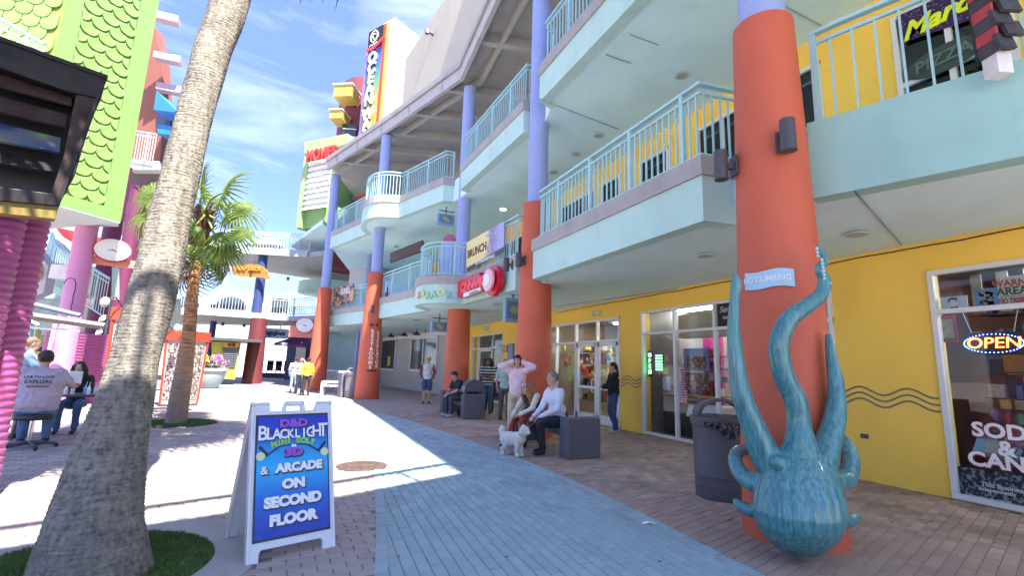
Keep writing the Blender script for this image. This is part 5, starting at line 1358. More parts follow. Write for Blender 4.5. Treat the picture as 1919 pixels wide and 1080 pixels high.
# vinyl banners hanging on the railings
def banner(A, B, o, xyz, name, label, colr, txt, tcol, img=None):
    d = (B - A).normalized(); n_ = V((-d.y, d.x, 0)); q = lambda x, y, oo=0: PL(x, y, A + n_ * (o + oo), B + n_ * (o + oo))
    pts = [q(x, y) for x, y in xyz]; t = thing(name, pts[0], label, 'banner')
    mb = MB(); mb.plate(pts, n_ * .012); mb.build('vinyl_sheet', colr, t)
    return t, d, n_, q
bm = mat('yellow and lilac banner print', (.75, .6, .2), .5, .1); n_, l_, b_ = nodes(bm)
tcn = n_.new('ShaderNodeTexCoord'); sp = n_.new('ShaderNodeSeparateXYZ'); cr = n_.new('ShaderNodeValToRGB'); no = n_.new('ShaderNodeTexNoise'); no.inputs['Scale'].default_value = 9; ad = n_.new('ShaderNodeMath'); ad.operation = 'MULTIPLY_ADD'; ad.inputs[1].default_value = .35
l_.new(tcn.outputs['Generated'], sp.inputs[0]); l_.new(tcn.outputs['Generated'], no.inputs[0]); l_.new(no.outputs['Fac'], ad.inputs[0]); l_.new(sp.outputs['Y'], ad.inputs[2]); l_.new(ad.outputs[0], cr.inputs[0]); l_.new(cr.outputs[0], b_.inputs['Base Color'])
el = cr.color_ramp.elements; el[0].position = .3; el[0].color = (.42, .38, .62, 1); el[1].position = .62; el[1].color = (.82, .68, .30, 1); e = el.new(.48); e.color = (.25, .2, .4, 1)
t, d, nn_, q = banner(A_, B_, .0, [(875, 455), (875, 511), (945, 470), (945, 415)], 'banner', 'yellow and lilac vinyl banner tied to the railing above the red shop sign', bm, None, None)
text('BRUNCH', .34, mat('dark sign letters', (.09, .03, .01)), t, q(893, 470, .015), -d, V((0, 0, 1)), .003, .01, sx=1.0)
mb = MB(); mb.plate([q(875, 502, .02), q(875, 511, .02), q(945, 471, .02), q(945, 462, .02)], nn_ * .004); mb.build('dark_strip', mat('dark print', (.06, .05, .09), .5), t)
text('ON THE BOARDWALK', .13, white, t, q(908, 487, .03), -d, V((0, 0, 1)), .002, .003, sx=1.0)
A4, B4 = V((3.12, 23.09, 0)), V((1.26, 28.12, 0))
dk = mat('dark food banner print', (.10, .08, .09), .5, .1); n_, l_, b_ = nodes(dk)
tcn = n_.new('ShaderNodeTexCoord'); no = n_.new('ShaderNodeTexNoise'); no.inputs['Scale'].default_value = 5; cr = n_.new('ShaderNodeValToRGB'); l_.new(tcn.outputs['Generated'], no.inputs[0]); l_.new(no.outputs['Fac'], cr.inputs[0]); l_.new(cr.outputs[0], b_.inputs['Base Color'])
el = cr.color_ramp.elements; el[0].position = .42; el[0].color = (.05, .05, .10, 1); el[1].position = .62; el[1].color = (.62, .38, .16, 1)
t, d, nn_, q = banner(A4, B4, .0, [(622, 542), (618, 577), (662, 566), (664, 531)], 'banner', 'dark vinyl banner with burger picture tied to the far gallery railing', dk, None, None)
text('GRILL', .42, mat('pale print', (.6, .65, .75), .5), t, q(648, 546, .02), -d, V((0, 0, 1)), .003, .015)
# blade signs under the gallery
def blade(x, y, D, w, h, label):
    c = AT(x, y, D); t = thing('blade_sign', c, label, 'sign'); lb = mat('sky blue sign box', (.20, .38, .55), .5, .05)
    mb = MB(); mb.box(c, (w, .16, h)); mb.build('box', lb, t, bevel=.01)
    mb = MB(); mb.box(c + V((0, -.085, 0)), (w * .78, .01, h * .72)); mb.build('panel', mat('dim sign panel', (.12, .2, .3), .5), t)
    mb = MB(); mb.box(c + V((.0, -.093, 0)), (w * .4, .006, h * .3), 0, Matrix.Rotation(.5, 3, 'Y')); mb.build('picture', mat('olive picture', (.35, .38, .12), .5), t)
    mb = MB(); mb.tube([c + V((-w * .4, 0, h / 2 + .12)), c + V((w * .5, 0, h / 2 + .12))], .02, 6); mb.tube([c + V((0, 0, h / 2)), c + V((0, 0, h / 2 + .3))], .02, 6); mb.build('bracket', darkg, t)
blade(823, 613, 16.5, .6, .36, 'blue box sign hanging under the gallery left of the third red column')
blade(961, 582, 12.4, .50, .62, 'blue box sign half hidden by the second red column')
blade(835, 412, 17.5, .65, .42, 'blue box sign with orange panel hanging under the upper gallery by the blue column')
# giant cone-like pop figure on gallery (pink top, pale blue body)
c = AT(842, 470, 17.2); pp = thing('gallery_menu_stand', V((c.x, c.y, F1)), 'pale blue stand with rounded pink top on the first gallery', 'stand')
mb = MB(); mb.box((c.x, c.y, F1 + .95), (.62, .1, 1.5)); mb.build('panel', mat('pale lilac panel', (.50, .58, .85), .6), pp, bevel=.02)
mb = MB(); mb.plate([V((c.x + .26 * math.cos(R(t)), c.y + .05, F1 + 1.7 + .28 * math.sin(R(t)))) for t in range(0, 181, 15)], V((0, -.1, 0))); mb.build('rounded_top', mat('pink top', (.65, .15, .25), .5), pp)
# gallery furniture colours seen through the bars
for x, y, D, w, h, cc, lab in ((862, 500, 17, .3, 1.1, (.35, .04, .05), 'dark red cabinet behind the bay railing'), (812, 500, 17, .3, .9, (.8, .4, .03), 'orange chair back behind the bay railing'), (745, 540, 20, 1.0, .7, (.35, .5, .75), 'pale blue bench on the first gallery left of the bay')):
    c = AT(x, y, D); t = thing('gallery_furniture', V((c.x, c.y, F1)), lab, 'furniture')
    for s_ in (-1, 1): mb = MB(); mb.box((c.x + s_ * w * .42, c.y + .1, F1 + h * .3), (.05, .3, h * .6)); mb.build('leg', darkg, t)
    mb = MB(); mb.box((c.x, c.y, F1 + h * .62), (w, .1, h * .7)); mb.build('backrest', mat('furn %s' % lab[:5], cc, .5), t, bevel=.02)
    mb = MB(); mb.box((c.x, c.y + .15, F1 + h * .4), (w, .35, .06)); mb.build('seat', MATS['furn %s' % lab[:5]], t)
# dark shelf sign board inside gallery
mb = MB(); a, b2 = AT(730, 492, 22), AT(790, 470, 19.5); mb.plate([a, b2, b2 + V((0, 0, .45)), a + V((0, 0, .45))], V((.1, .1, 0))); single(mb, 'menu_board', mat('dark board', (.08, .05, .04), .6, .4, 8), 'dark long menu board under the second gallery left of the bay', 'sign')

# "Mardi" sign and pizza oval in the upper right window
mz = thing('window_sign', PX(1760, 30, WX), 'purple glitter window sign with yellow script in the upper right window', 'sign')
pg_ = mat('purple glitter', (.05, .012, .11), .35, .5, 30); n_, l_, b_ = nodes(pg_); vo = n_.new('ShaderNodeTexVoronoi'); vo.inputs['Scale'].default_value = 26; cr = n_.new('ShaderNodeValToRGB'); tcn = n_.new('ShaderNodeTexCoord')
l_.new(tcn.outputs['Object'], vo.inputs['Vector']); l_.new(vo.outputs['Distance'], cr.inputs[0]); l_.new(cr.outputs[0], b_.inputs['Base Color']); el = cr.color_ramp.elements; el[0].position = 0; el[0].color = (.55, .3, .8, 1); el[1].position = .35; el[1].color = (.03, .01, .07, 1)
XW = WX - .05
mb = MB(); mb.plate([PX(1680, 30, XW), PX(1690, 80, XW), PX(1842, 28, XW), PX(1838, -40, XW)], V((.01, 0, 0))); mb.build('panel', pg_, mz)
text('Mardi', .37, mat('acid yellow letters', (.72, .85, .02), .5), mz, PX(1758, 30, XW - .012), V((0, -1, 0)), V((0, 0, 1)), .008, .012, shear=.35)
po = thing('window_sign', PX(1770, 110, WX), 'faint dark green oval PIZZA sign low in the upper right window', 'sign'); c = PX(1768, 108, XW)
mb = MB(); mb.plate([c + V((0, .46 * math.cos(t), .20 * math.sin(t))) for t in [i / 30 * 6.2832 for i in range(30)]], V((.01, 0, 0))); mb.build('panel', mat('dark green oval', (.035, .06, .055), .4), po)
text('PIZZA', .24, mat('faint green letters', (.10, .15, .13), .5), po, c - V((.012, 0, 0)), V((0, -1, 0)), V((0, 0, 1)), .003, .006)
# shingled post top with white block at the upper right corner
sg = thing('shingled_post', AT(1870, 60, 3.4), 'dark slate shingled post with a white painted block at the upper right corner', 'post')
slate = mat('dark slate shingle', (.05, .045, .055), .6, .4, 8, .4, 60, island=.3)
sx_, sfy = V((.93, -.36, 0)).normalized(), V((.36, .93, 0)).normalized(); sc0 = AT(1893, 104, 3.9)
for i in range(9):
    z = sc0.z + .13 + i * .11; w = .068 + .005 * i
    for j in range(3):
        mb = MB(); c = V((sc0.x, sc0.y, z)) + sx_ * ((j - 1) * w * .7 + (.03 if i % 2 else -.03)); mb.box(c + sfy * (-.02 * (i % 2)), (w * .68, .03, .15), math.atan2(sx_.y, sx_.x), Matrix.Rotation(math.atan2(sx_.y, sx_.x), 3, 'Z') @ Matrix.Rotation(-.22, 3, 'X')); mb.build('shingle', slate, sg)
    mb = MB(); mb.box(V((sc0.x, sc0.y, z)) - sx_ * w * 1.12 + sfy * .08, (.02, .16, .15), math.atan2(sx_.y, sx_.x)); mb.build('side_shingle', rimr if i % 2 else slate, sg)
mb = MB(); mb.box(sc0 + V((0, 0, -.02)) + sfy * .1, (.135, .12, .20), math.atan2(sx_.y, sx_.x)); mb.build('block', mat('worn white block', (.72, .70, .68), .7, .1, 8, .2, dirt=.4), sg, bevel=.004)
mb = MB(); mb.box(sc0 + V((0, 0, .9)) + sfy * .12, (.17, .14, 1.6), math.atan2(sx_.y, sx_.x)); mb.build('core', black, sg)

# ================================================================ TRASH CANS
canm = mat('speckled dark grey plastic', (0.085, 0.08, 0.085), .6, .12, 3, .25, 220)
def can(c, r, h, label, m_, lid=True, bag=True, rz=0):
    t = thing('trash_can', c, label, 'trash can')
    mb = MB(); mb.lathe([(r * .93, 0), (r * .95, .02), (r * .96, h * .15), (r * .985, h * .155), (r * .985, h * .17), (r * .96, h * .175), (r * .965, h * .28), (r * .985, h * .285), (r * .985, h * .31), (r * .975, h * .315), (r, h * .93), (r * 1.06, h * .94), (r * 1.07, h * 1.0), (r * 1.0, h * 1.01)], c, 48); mb.build('body', m_, t, smooth=True)
    mb = MB(); mb.lathe([(r * 1.08, h * 1.0), (r * 1.08, h * 1.05), (r * .98, h * 1.07), (r * .6, h * 1.055), (r * .58, h * 1.0)], c, 48); ld_ = mb.build('lid', m_, t, smooth=True)
    mb = MB(); mb.lathe([(r * .585, h * 1.056), (r * .3, h * 1.0)], c, 30); mb.build('opening', black, ld_)
    rot = Matrix.Rotation(rz, 3, 'Z')
    pts = [c + rot @ V((r * .95 * math.cos(a), 0, h * 1.05 + .23 * math.sin(a) ** .8 if math.sin(a) > 0 else h * 1.05)) for a in [math.pi * i / 14 for i in range(15)]]
    mb = MB()
    for i in range(14):
        a_, b_ = pts[i], pts[i + 1]; y_ = rot @ V((0, 1, 0)) * .10; ctr = c + V((0, 0, h))
        ia, ib = ctr + (a_ - ctr) * .86, ctr + (b_ - ctr) * .86
        mb.hexa([a_ - y_, b_ - y_, b_ + y_, a_ + y_, ia - y_, ib - y_, ib + y_, ia + y_])
    mb.build('arch_handle', m_, t)
    if bag:
        mb = MB(); rg = random.Random(4); N = 26
        ring = []
        for j in range(6):
            row = []
            for i in range(N):
                a = -2.9 + i * 1.6 / N; tt = j / 5; dr = .01 + .03 * math.sin(i * 1.9 + j) * tt + .02
                drop = (.06 + .13 * math.exp(-((i - N * .5) / 5.0) ** 2)) * tt
                row.append(c + V(((r * 1.07 + dr) * math.cos(a), (r * 1.07 + dr) * math.sin(a), h * 1.01 - drop + rg.uniform(-.008, .008))))
            ring.append(row)
        for j in range(5):
            for i in range(N - 1): mb.add([ring[j][i], ring[j][i + 1], ring[j + 1][i + 1], ring[j + 1][i]], [(0, 1, 2, 3)])
        mb.build('bin_liner', mat('black bin liner', (.012, .012, .016), .22, .3, 8, .8, 60, coat=.5), t, smooth=True)
    return t
can(V((4.93, 4.48, 0)), .325, .90, 'large speckled dark grey trash can with arched lid beside the octopus column', canm, rz=R(-25))
q = G(655, 745); can(V((2.45, 21.2, 0)) + V((.0, .3, 0)), .36, 1.0, 'round grey trash can with a domed lid next to the fourth red column', mat('mid grey plastic', (.16, .15, .17), .6, .1), bag=False)
c = V((2.1, 21.9, 0)); t = thing('litter_bin', c, 'slim square grey litter bin between the pale bench and the round can', 'litter bin')
mb = MB(); mb.box(c + V((0, 0, .5)), (.4, .4, 1.0), .3); mb.build('body', mat('mid grey plastic', (.16, .15, .17)), t, bevel=.02)
mb = MB(); mb.box(c + V((0, 0, 1.05)), (.44, .44, .09), .3); mb.build('lid', white, t, bevel=.02)

# ================================================================ BENCHES
bgrey = mat('grey precast concrete', (0.115, 0.115, 0.13), .8, .10, 3, .35, 180, dirt=.15)
def bench(c, ln_, label, h=.62, w=.64, m_=bgrey, group='precast benches along the arcade', th=.30):
    t = thing('bench', c, label, 'bench', group)
    for y in (0, ln_ - th):
        mb = MB(); mb.mm((c.x, c.y + y, 0), (c.x + w, c.y + y + th, h)); mb.build('end_block', m_, t, bevel=.015)
    mb = MB(); mb.mm((c.x + .04, c.y + th, .34), (c.x + w - .06, c.y + ln_ - th, .46)); mb.build('seat', m_, t, bevel=.012)
    return t
bench(V((4.28, 7.02, 0)), 2.35, 'dark grey precast bench holding the man in the white shirt', h=.66)
bench(V((4.46, 12.9, 0)), 2.4, 'dark grey precast bench holding the stroller hood', h=.68)
q = G(590, 740); c = V((1.35, 22.9, 0)); t = thing('bench', c, 'small white bench standing between the two farthest red columns', 'bench')
wb = mat('white bench plastic', (.62, .60, .60), .6, .06)
u = V((.93, -.36, 0)); 
for s_ in (0, 1.25): mb = MB(); mb.box(c + u * s_ + V((0, .25, .3)), (.10, .5, .6), math.atan2(u.y, u.x)); mb.build('leg', wb, t, bevel=.02)
mb = MB(); mb.box(c + u * .62 + V((0, .25, .42)), (1.3, .45, .07), math.atan2(u.y, u.x)); mb.build('seat', wb, t)
mb = MB(); mb.box(c + u * .62 + V((0, .45, .58)), (1.3, .06, .10), math.atan2(u.y, u.x)); mb.build('backrest', wb, t)
# low white fence by column 5
t = thing('low_fence', V((2.6, 25, 0)), 'short white picket rail behind the round grey trash can', 'fence'); a, b2 = AT(614, 690, 26), AT(650, 690, 24.5)
for i in range(11): p = a + (b2 - a) * i / 10; mb = MB(); mb.box((p.x, p.y, .5), (.04, .04, 1.0)); mb.build('picket', white, t)
mb = MB(); mb.tube([V((a.x, a.y, 1.0)), V((b2.x, b2.y, 1.0))], .03, 6); mb.build('rail', white, t)
# gooseneck lamps over the clapboard wall
gl0 = None
for i, (x, y) in enumerate(((748, 628), (774, 626), (798, 624))):
    q = cpt(x, y); 
    if gl0 is None:
        gl0 = thing('gooseneck_lamp', q, '', 'wall lamp', 'gooseneck lamps over the clapboard shop')
        pts = [q, q + cn * .1 + V((0, 0, .28)), q + cn * .32 + V((0, 0, .34)), q + cn * .5 + V((0, 0, .12)), q + cn * .52]
        mb = MB(); mb.tube(pts, .022, 8); mb.build('arm', black, gl0)
        mb = MB(); mb.lathe([(.24, -.16), (.07, 0), (.03, .06)], q + cn * .52, 20); mb.build('lamp_shade', black, gl0, smooth=True)
        o_ = gl0
    else: o_ = copy_tree(gl0); o_.location = q
    o_['label'] = ['leftmost', 'middle', 'rightmost'][i] + ' of the three black gooseneck lamps over the clapboard wall windows'
# small shop signs on the yellow wall
for (x, y, w, h, cc, s, lab) in ((911, 616, .55, .2, (.3, .42, .55), 'ARCADE', 'small grey blue plate above the far shop door'), (1118, 587, .38, .16, (.45, .45, .3), 'SHOP', 'tiny oval plate above the souvenir shop door')):
    q = PX(x, y, WX - .02); t = thing('door_sign', q, lab, 'sign'); mb = MB(); mb.box(q, (.02, w, h)); mb.build('plate', mat('plate %s' % s, cc, .5), t, bevel=.004)
    text(s, h * .55, white, t, q - V((.014, 0, 0)), V((0, -1, 0)), V((0, 0, 1)), .001, .002)
for (x0, y0, x1, y1, cc, lab) in ((942, 648, 951, 660, (.3, .22, .05), 'small square brown lantern plate on the yellow wall'), (953, 645, 962, 680, (.12, .16, .35), 'narrow blue notice board by the second column')):
    a, b2 = PX(x0, y0, WX - .03), PX(x1, y1, WX - .03); t = thing('wall_plate', (a + b2) / 2, lab, 'sign'); mb = MB(); mb.mm((WX - .05, a.y, a.z), (WX - .005, b2.y, b2.z)); mb.build('plate', mat('pl%d' % x0, cc, .5), t); mb = MB(); mb.mm((WX - .056, a.y - .05, a.z - .05), (WX - .05, b2.y + .05, b2.z + .05)); mb.build('face', mat('plf%d' % x0, tuple(min(1, v * 1.7) for v in cc), .4), t)

# ================================================================ A-FRAME SIGN
af = thing('sandwich_board', V((.0, 4.4, 0)), 'white plastic sandwich board with a blue mini golf and arcade poster', 'sign')
F0, F1_ = G(460, 1063), G(628, 1025); au = (F1_ - F0); aw_ = au.length; au.normalize(); av = V((-au.y, au.x, 0))
Hs, sp_ = 1.13, .36
plastic = mat('white sign plastic', (.66, .67, .70), .42, .05, 3, .06, 120)
def fp(s, t, o=0):     # s across 0..1, t up 0..1 on the front leaf
    base = F0 + au * (aw_ * s); n_ = (-av * Hs - V((0, 0, -sp_))).normalized(); n_ = (-av * Hs + V((0, 0, sp_))).normalized()
    return base + av * (sp_ * t) + V((0, 0, Hs * t)) + n_ * o
def bp(s, t, o=0):
    base = F0 + av * (2 * sp_ + .02) + au * (aw_ * s); n_ = (av * Hs + V((0, 0, sp_))).normalized()
    return base - av * (sp_ * t) + V((0, 0, Hs * t)) + n_ * o
def leaf(f, poly, o0, o1, m_, nm, par=af, bev=.004):
    k = len(poly); vs = [f(s, t, o1) for s, t in poly] + [f(s, t, o0) for s, t in poly]
    mb = MB(); mb.add(vs, [list(range(k)), list(range(k, 2 * k))[::-1]] + [(i, k + i, k + (i + 1) % k, (i + 1) % k) for i in range(k)])
    return mb.build(nm, m_, par, bevel=bev)
outline = [(0, 0), (.13, 0), (.13, .05), (.15, .07), (.83, .07), (.85, .05), (.85, 0), (1, 0), (1, .999), (.80, .999), (.79, .93), (.22, .93), (.215, .999), (0, .999)]
for f, nm in ((fp, 'front_leaf'), (bp, 'back_leaf')):
    leaf(f, outline, -.035, 0, plastic, nm)
    for a0, a1 in ((0, .035), (.965, 1.0)): leaf(f, [(a0, .0), (a1, .0), (a1, .999), (a0, .999)], -.05, .008, plastic, 'side_rib')
# carrying handle
for f in (fp,):
    for pol in ([(.36, .92), (.41, .92), (.425, .995), (.40, 1.0)], [(.61, .92), (.66, .92), (.635, 1.0), (.60, .995)], [(.39, .975), (.64, .975), (.625, 1.005), (.405, 1.005)]): leaf(f, pol, -.05, .004, plastic, 'handle')
post = mat('blue poster print', (.02, .2, .6), .28, .03, 3, spec=.4); n_, l_, b_ = nodes(post)
tcn = n_.new('ShaderNodeTexCoord'); sp = n_.new('ShaderNodeSeparateXYZ'); cr = n_.new('ShaderNodeValToRGB'); l_.new(tcn.outputs['Generated'], sp.inputs[0]); l_.new(sp.outputs['Z'], cr.inputs[0]); l_.new(cr.outputs[0], b_.inputs['Base Color'])
el = cr.color_ramp.elements; el[0].position = .05; el[0].color = (.008, .04, .36, 1); el[1].position = .95; el[1].color = (.012, .03, .42, 1)
for p_, c_ in ((.3, (.01, .12, .55, 1)), (.55, (.015, .42, .75, 1)), (.72, (.012, .25, .66, 1)), (.85, (.01, .06, .5, 1))): e = el.new(p_); e.color = c_
leaf(fp, [(.055, .115), (.945, .115), (.945, .91), (.055, .91)], .0, .006, mat('black poster frame', (.012, .012, .016), .35), 'poster_frame')
ps = leaf(fp, [(.075, .13), (.925, .13), (.925, .895), (.075, .895)], .003, .009, post, 'poster', bev=0)
xd = au; yd = (fp(.5, 1) - fp(.5, 0)).normalized(); af_off = .013
W_ = mat('white print', (.80, .80, .82), .4, .02); K_ = mat('black print', (.01, .01, .015), .4); Pu = mat('violet print', (.27, .07, .50), .4); Gn = mat('green print', (.22, .60, .06), .4)
def pt_(s, size, m_, a, b_, sx=1., bold=.006, o=0, rot=0, shear=0):
    x_, y_ = (xd * math.cos(rot) + yd * math.sin(rot)), (yd * math.cos(rot) - xd * math.sin(rot))
    return text(s, size, m_, ps, fp(a, b_, af_off + o), x_, y_, .0008, bold, name='lettering', sx=sx, shear=shear)
def outl(s, size, m_, a, b_, sx=1., bold=.006, rot=0, sh=.006):
    pt_(s, size, K_, a + .008, b_ - .006, sx, bold + .004, 0, rot); pt_(s, size, m_, a, b_, sx, bold, .003, rot)
outl('D&D', .085, Pu, .5, .842, 1.25, .005)
word = 'BLACKLIGHT'
for i, ch in enumerate(word):
    t = i / 9 * 2 - 1; sz = .095 + .065 * t * t; xs = .13 + .74 * (i / 9) + .0; yv = .772 + .012 * t * t - .004
    if ch == 'I': pass
    pt_(ch, sz, K_, xs + .006, yv - .004, .84, .006, .001); pt_(ch, sz, W_, xs, yv, .84, .003, .004)
for i, ch in enumerate('MINI GOLF'):
    t = i / 8 * 2 - 1
    if ch != ' ': pt_(ch, .058, Gn, .265 + .47 * (i / 8), .722 - .018 * t * t, 1.05, .004, .003, rot=-t * .12)
pt_('IN', .03, W_, .5, .688, 1.2, .002, .003); outl('3D', .085, Pu, .5, .645, 1.35, .006)
outl('&', .085, W_, .16, .54, 1.0, .002); outl('ARCADE', .088, W_, .57, .545, 1.06, .006); outl('ON', .095, W_, .5, .44, 1.15, .007); outl('SECOND', .10, W_, .5, .335, 1.08, .007); outl('FLOOR', .10, W_, .5, .225, 1.1, .007)
# golf clubs and balls of the logo
def strip(p0, p1, w, m_, o=.012):
    a, b2 = fp(*p0, o), fp(*p1, o); d = (b2 - a).normalized(); nrm = xd.cross(yd); s_ = d.cross(nrm) * w
    mb = MB(); mb.plate([a - s_, a + s_, b2 + s_, b2 - s_], nrm * .0008); mb.build('club_print', m_, ps)
pp_ = [(.10, .80), (.25, .82), (.40, .795)]
for a, b2 in zip([(.09, .83), (.2, .80), (.3, .775)], [(.2, .80), (.3, .775), (.42, .80)]): strip(a, b2, .006, K_)
for side in (0, 1):
    fx_ = (lambda s: 1 - s) if side else (lambda s: s)
    strip((fx_(.10), .70), (fx_(.20), .635), .011, K_); strip((fx_(.19), .64), (fx_(.33), .69), .006, K_); strip((fx_(.33), .69), (fx_(.5), .70), .004, K_)
    mb = MB(); c = fp(fx_(.115), .635 if not side else .63, .012); nrm = xd.cross(yd)
    mb.plate([c + xd * .033 * math.cos(t) + yd * .033 * math.sin(t) for t in [i / 24 * 6.2832 for i in range(24)]], nrm * .001); mb.build('ball_print', mat('golf ball print', (.62, .70, .42), .5, .1, 80), ps)

# ================================================================ SHOP INTERIORS
flo = mat('shop floor', (.20, .17, .15), .4, .2, 1.2); ceil_ = mat('shop ceiling', (.34, .34, .35), .8, .1, 1)
def room(y0, y1, wallc, label, depth=4.0):
    t = thing('shop_interior', (WX + 2, (y0 + y1) / 2, 0), label, 'shop interior')
    x0, x1 = WX + .26, WX + depth; z1 = 3.15
    m_ = mat('room %s' % label[:9], wallc, .8, .2, .8)
    mb = MB(); mb.add([(x1, y0, 0), (x1, y1, 0), (x1, y1, z1), (x1, y0, z1)], [(0, 1, 2, 3)]); mb.build('back_wall', m_, t)
    mb = MB(); mb.mm((x0, y0 - .05, 0), (x1, y0 + .02, z1)); mb.build('side_wall', m_, t); mb = MB(); mb.mm((x0, y1 - .02, 0), (x1, y1 + .05, z1)); mb.build('side_wall', m_, t)
    mb = MB(); mb.add([(x0, y0, .015), (x1, y0, .015), (x1, y1, .015), (x0, y1, .015)], [(0, 1, 2, 3)]); mb.build('floor', flo, t)
    mb = MB(); mb.add([(x0, y0, z1 - .02), (x1, y0, z1 - .02), (x1, y1, z1 - .02), (x0, y1, z1 - .02)], [(3, 2, 1, 0)]); mb.build('ceiling', ceil_, t)
    return t
panel_l = mat('lit ceiling panel', (1, 1, 1), .5, emit=(1.0, .97, .9), estr=8.0)
def lights(t, ys, xs=(WX + 1.6,), ln_=1.1):
    for y in ys:
        for x in xs: mb = MB(); mb.mm((x - .13, y - ln_ / 2, 3.08), (x + .13, y + ln_ / 2, 3.12)); mb.build('ceiling_lamp', panel_l, t)
GOODC = [(.42, .06, .05), (.08, .17, .36), (.55, .42, .10), (.12, .30, .20), (.60, .56, .50), (.24, .12, .28), (.04, .04, .05), (.45, .22, .09), (.16, .34, .40), (.40, .30, .24)]
goodm = [mat('boxed goods %d' % i, c, .5, .2, 20) for i, c in enumerate(GOODC)]
def shelf(t, x, y0, y1, zs, seed, nm='shelf', dens=.12, dep=.35, maxh=.26):
    rg = random.Random(seed)
    for z in zs:
        mb = MB(); mb.mm((x, y0, z - .02), (x + dep, y1, z)); mb.build(nm, darkg, t)
        y = y0 + .03
        mbs = {}
        while y < y1 - .05:
            w = rg.uniform(.4, 1.4) * dens; h = rg.uniform(.35, 1) * maxh; k = rg.randrange(10)
            b_ = mbs.setdefault(k, MB()); kind = rg.random()
            if kind < .6: b_.box((x + rg.uniform(.08, .2), y + w / 2, z + h / 2), (rg.uniform(.08, .2), w * .85, h), rg.uniform(-.3, .3))
            elif kind < .85: b_.lathe([(w * .35, z), (w * .4, z + h * .6), (w * .15, z + h)], (x + .12, y + w / 2, 0), 8)
            else: b_.ball((x + .12, y + w / 2, z + h * .4), (w * .4, w * .4, h * .4), 8)
            y += w
        for k, b_ in mbs.items(): o_ = b_.build('shelf_goods', goodm[k], t); o_['kind'] = 'stuff'
# souvenir and candy shop (right)
s1 = room(-2.9, 3.9, (.10, .035, .03), 'candy and souvenir shop interior crowded with goods behind the big right window', 3.6)
lights(s1, (2.3, .2), (WX + .9, WX + 2.2), .8)
shelf(s1, WX + .32, -2.5, 3.2, (.70,), 11, 'window_ledge', .13, .4, .22); shelf(s1, WX + .75, -2.5, 3.3, (.95, 1.28, 1.62, 1.95), 12, dens=.15, maxh=.30); shelf(s1, WX + 1.7, -2.5, 3.6, (.6, 1.1, 1.6, 2.1, 2.5), 13, dens=.2, maxh=.38)
mb = MB(); mb.mm((WX + .30, -2.5, .02), (WX + .34, 3.2, .68)); mb.build('ledge_panel', mat('dark ledge panel', (.04, .05, .07), .5, .3, 5), s1)
for i in range(22):
    y = 3.3 - i * .28; mb = MB(); mb.mm((WX + 1.0, y - .02, 2.45), (WX + 1.03, y + .1, 3.0)); mb.build('curtain_strip', mat('grey curtain strip', (.28, .30, .30), .6), s1)
def decal(x0, y0, x1, y1, m_, nm, lab, cat='poster', X=WX + .06, rot=0):
    a, b2, c_, d_ = PX(x0, y0, X), PX(x1, y0, X), PX(x1, y1, X), PX(x0, y1, X)
    yl, yr = a.y, b2.y; zt, zb2 = (a.z + b2.z) / 2, (c_.z + d_.z) / 2
    t = thing(nm, V((X, (yl + yr) / 2, (zt + zb2) / 2)), lab, cat); mb = MB(); ctr = V((X, (yl + yr) / 2, (zt + zb2) / 2)); mb.box(ctr, (.012, abs(yl - yr), abs(zt - zb2)), M=Matrix.Rotation(rot, 3, 'X')); mb.build('sheet', m_, t)
    return t, ctr, abs(yl - yr), abs(zt - zb2)
# generic portrait poster
t, c, w, h = decal(1762, 556, 1812, 583, mat('pale grey photo', (.50, .55, .57), .5), 'portrait_poster', 'black and white portrait poster of a dark haired person in the top pane')
xo = V((-.009, 0, 0)); Ym = V((0, -1, 0))
def yz(c, a, b_, pts, m_, nm, t, o=0): mb = MB(); mb.plate([c + xo * (1 + o) + Ym * (a * px_) + V((0, 0, b_ * py_)) for px_, py_ in pts], V((-.002, 0, 0))); mb.build(nm, m_, t)
yz(c, w, h, [(-.25, -.5), (-.1, -.2), (.1, -.2), (.3, -.5)], black, 'jacket_print', t); yz(c, w, h, [(.13 * math.cos(a), .05 + .3 * math.sin(a)) for a in [i / 14 * 6.28 for i in range(14)]], mat('light grey face print', (.62, .6, .58), .5), 'face_print', t, 1); yz(c, w, h, [(-.17, .05), (-.19, .3), (-.02, .46), (.16, .38), (.16, .1), (.08, .24), (-.08, .26)], black, 'hair_print', t, 2)
t, c, w, h = decal(1826, 541, 1870, 578, mat('blue comic print', (.12, .28, .55), .5, .1), 'tin_sign', 'blue square tin sign with busy grey print in the top pane')
mb = MB(); rg = random.Random(2)
for i in range(60): mb.box(c + xo + V((0, rg.uniform(-.3, .3) * w, rg.uniform(-.32, .32) * h)), (.003, .03, .025), M=Matrix.Rotation(rg.random() * 3, 3, 'X'))
mb.build('print_marks', mat('grey marks', (.45, .42, .4), .5, .5, 40), t)
t, c, w, h = decal(1874, 516, 1945, 574, mat('aged white tin', (.62, .60, .57), .5, .08, 8), 'warning_sign', 'aged white warning sign with red and green words in the top pane')
for s, dz, sz, m_ in (('WARNING', .27, .30, mat('faded red letters', (.45, .08, .08), .5)), ('AREA 51', 0, .34, mat('dark green letters', (.02, .10, .06), .5)), ('NO TRESPASSING', -.31, .22, mat('faded red letters', (.45, .08, .08)))): text(s, h * sz, m_, t, c + xo + V((0, 0, dz * h)), Ym, V((0, 0, 1)), .001, .004, sx=.9 if len(s) < 10 else .62)
for dz in (.14, -.16): mb = MB(); mb.box(c + xo + V((0, 0, dz * h)), (.004, w * .96, .008)); mb.build('divider', mat('faded red letters', (.45, .08, .08)), t)
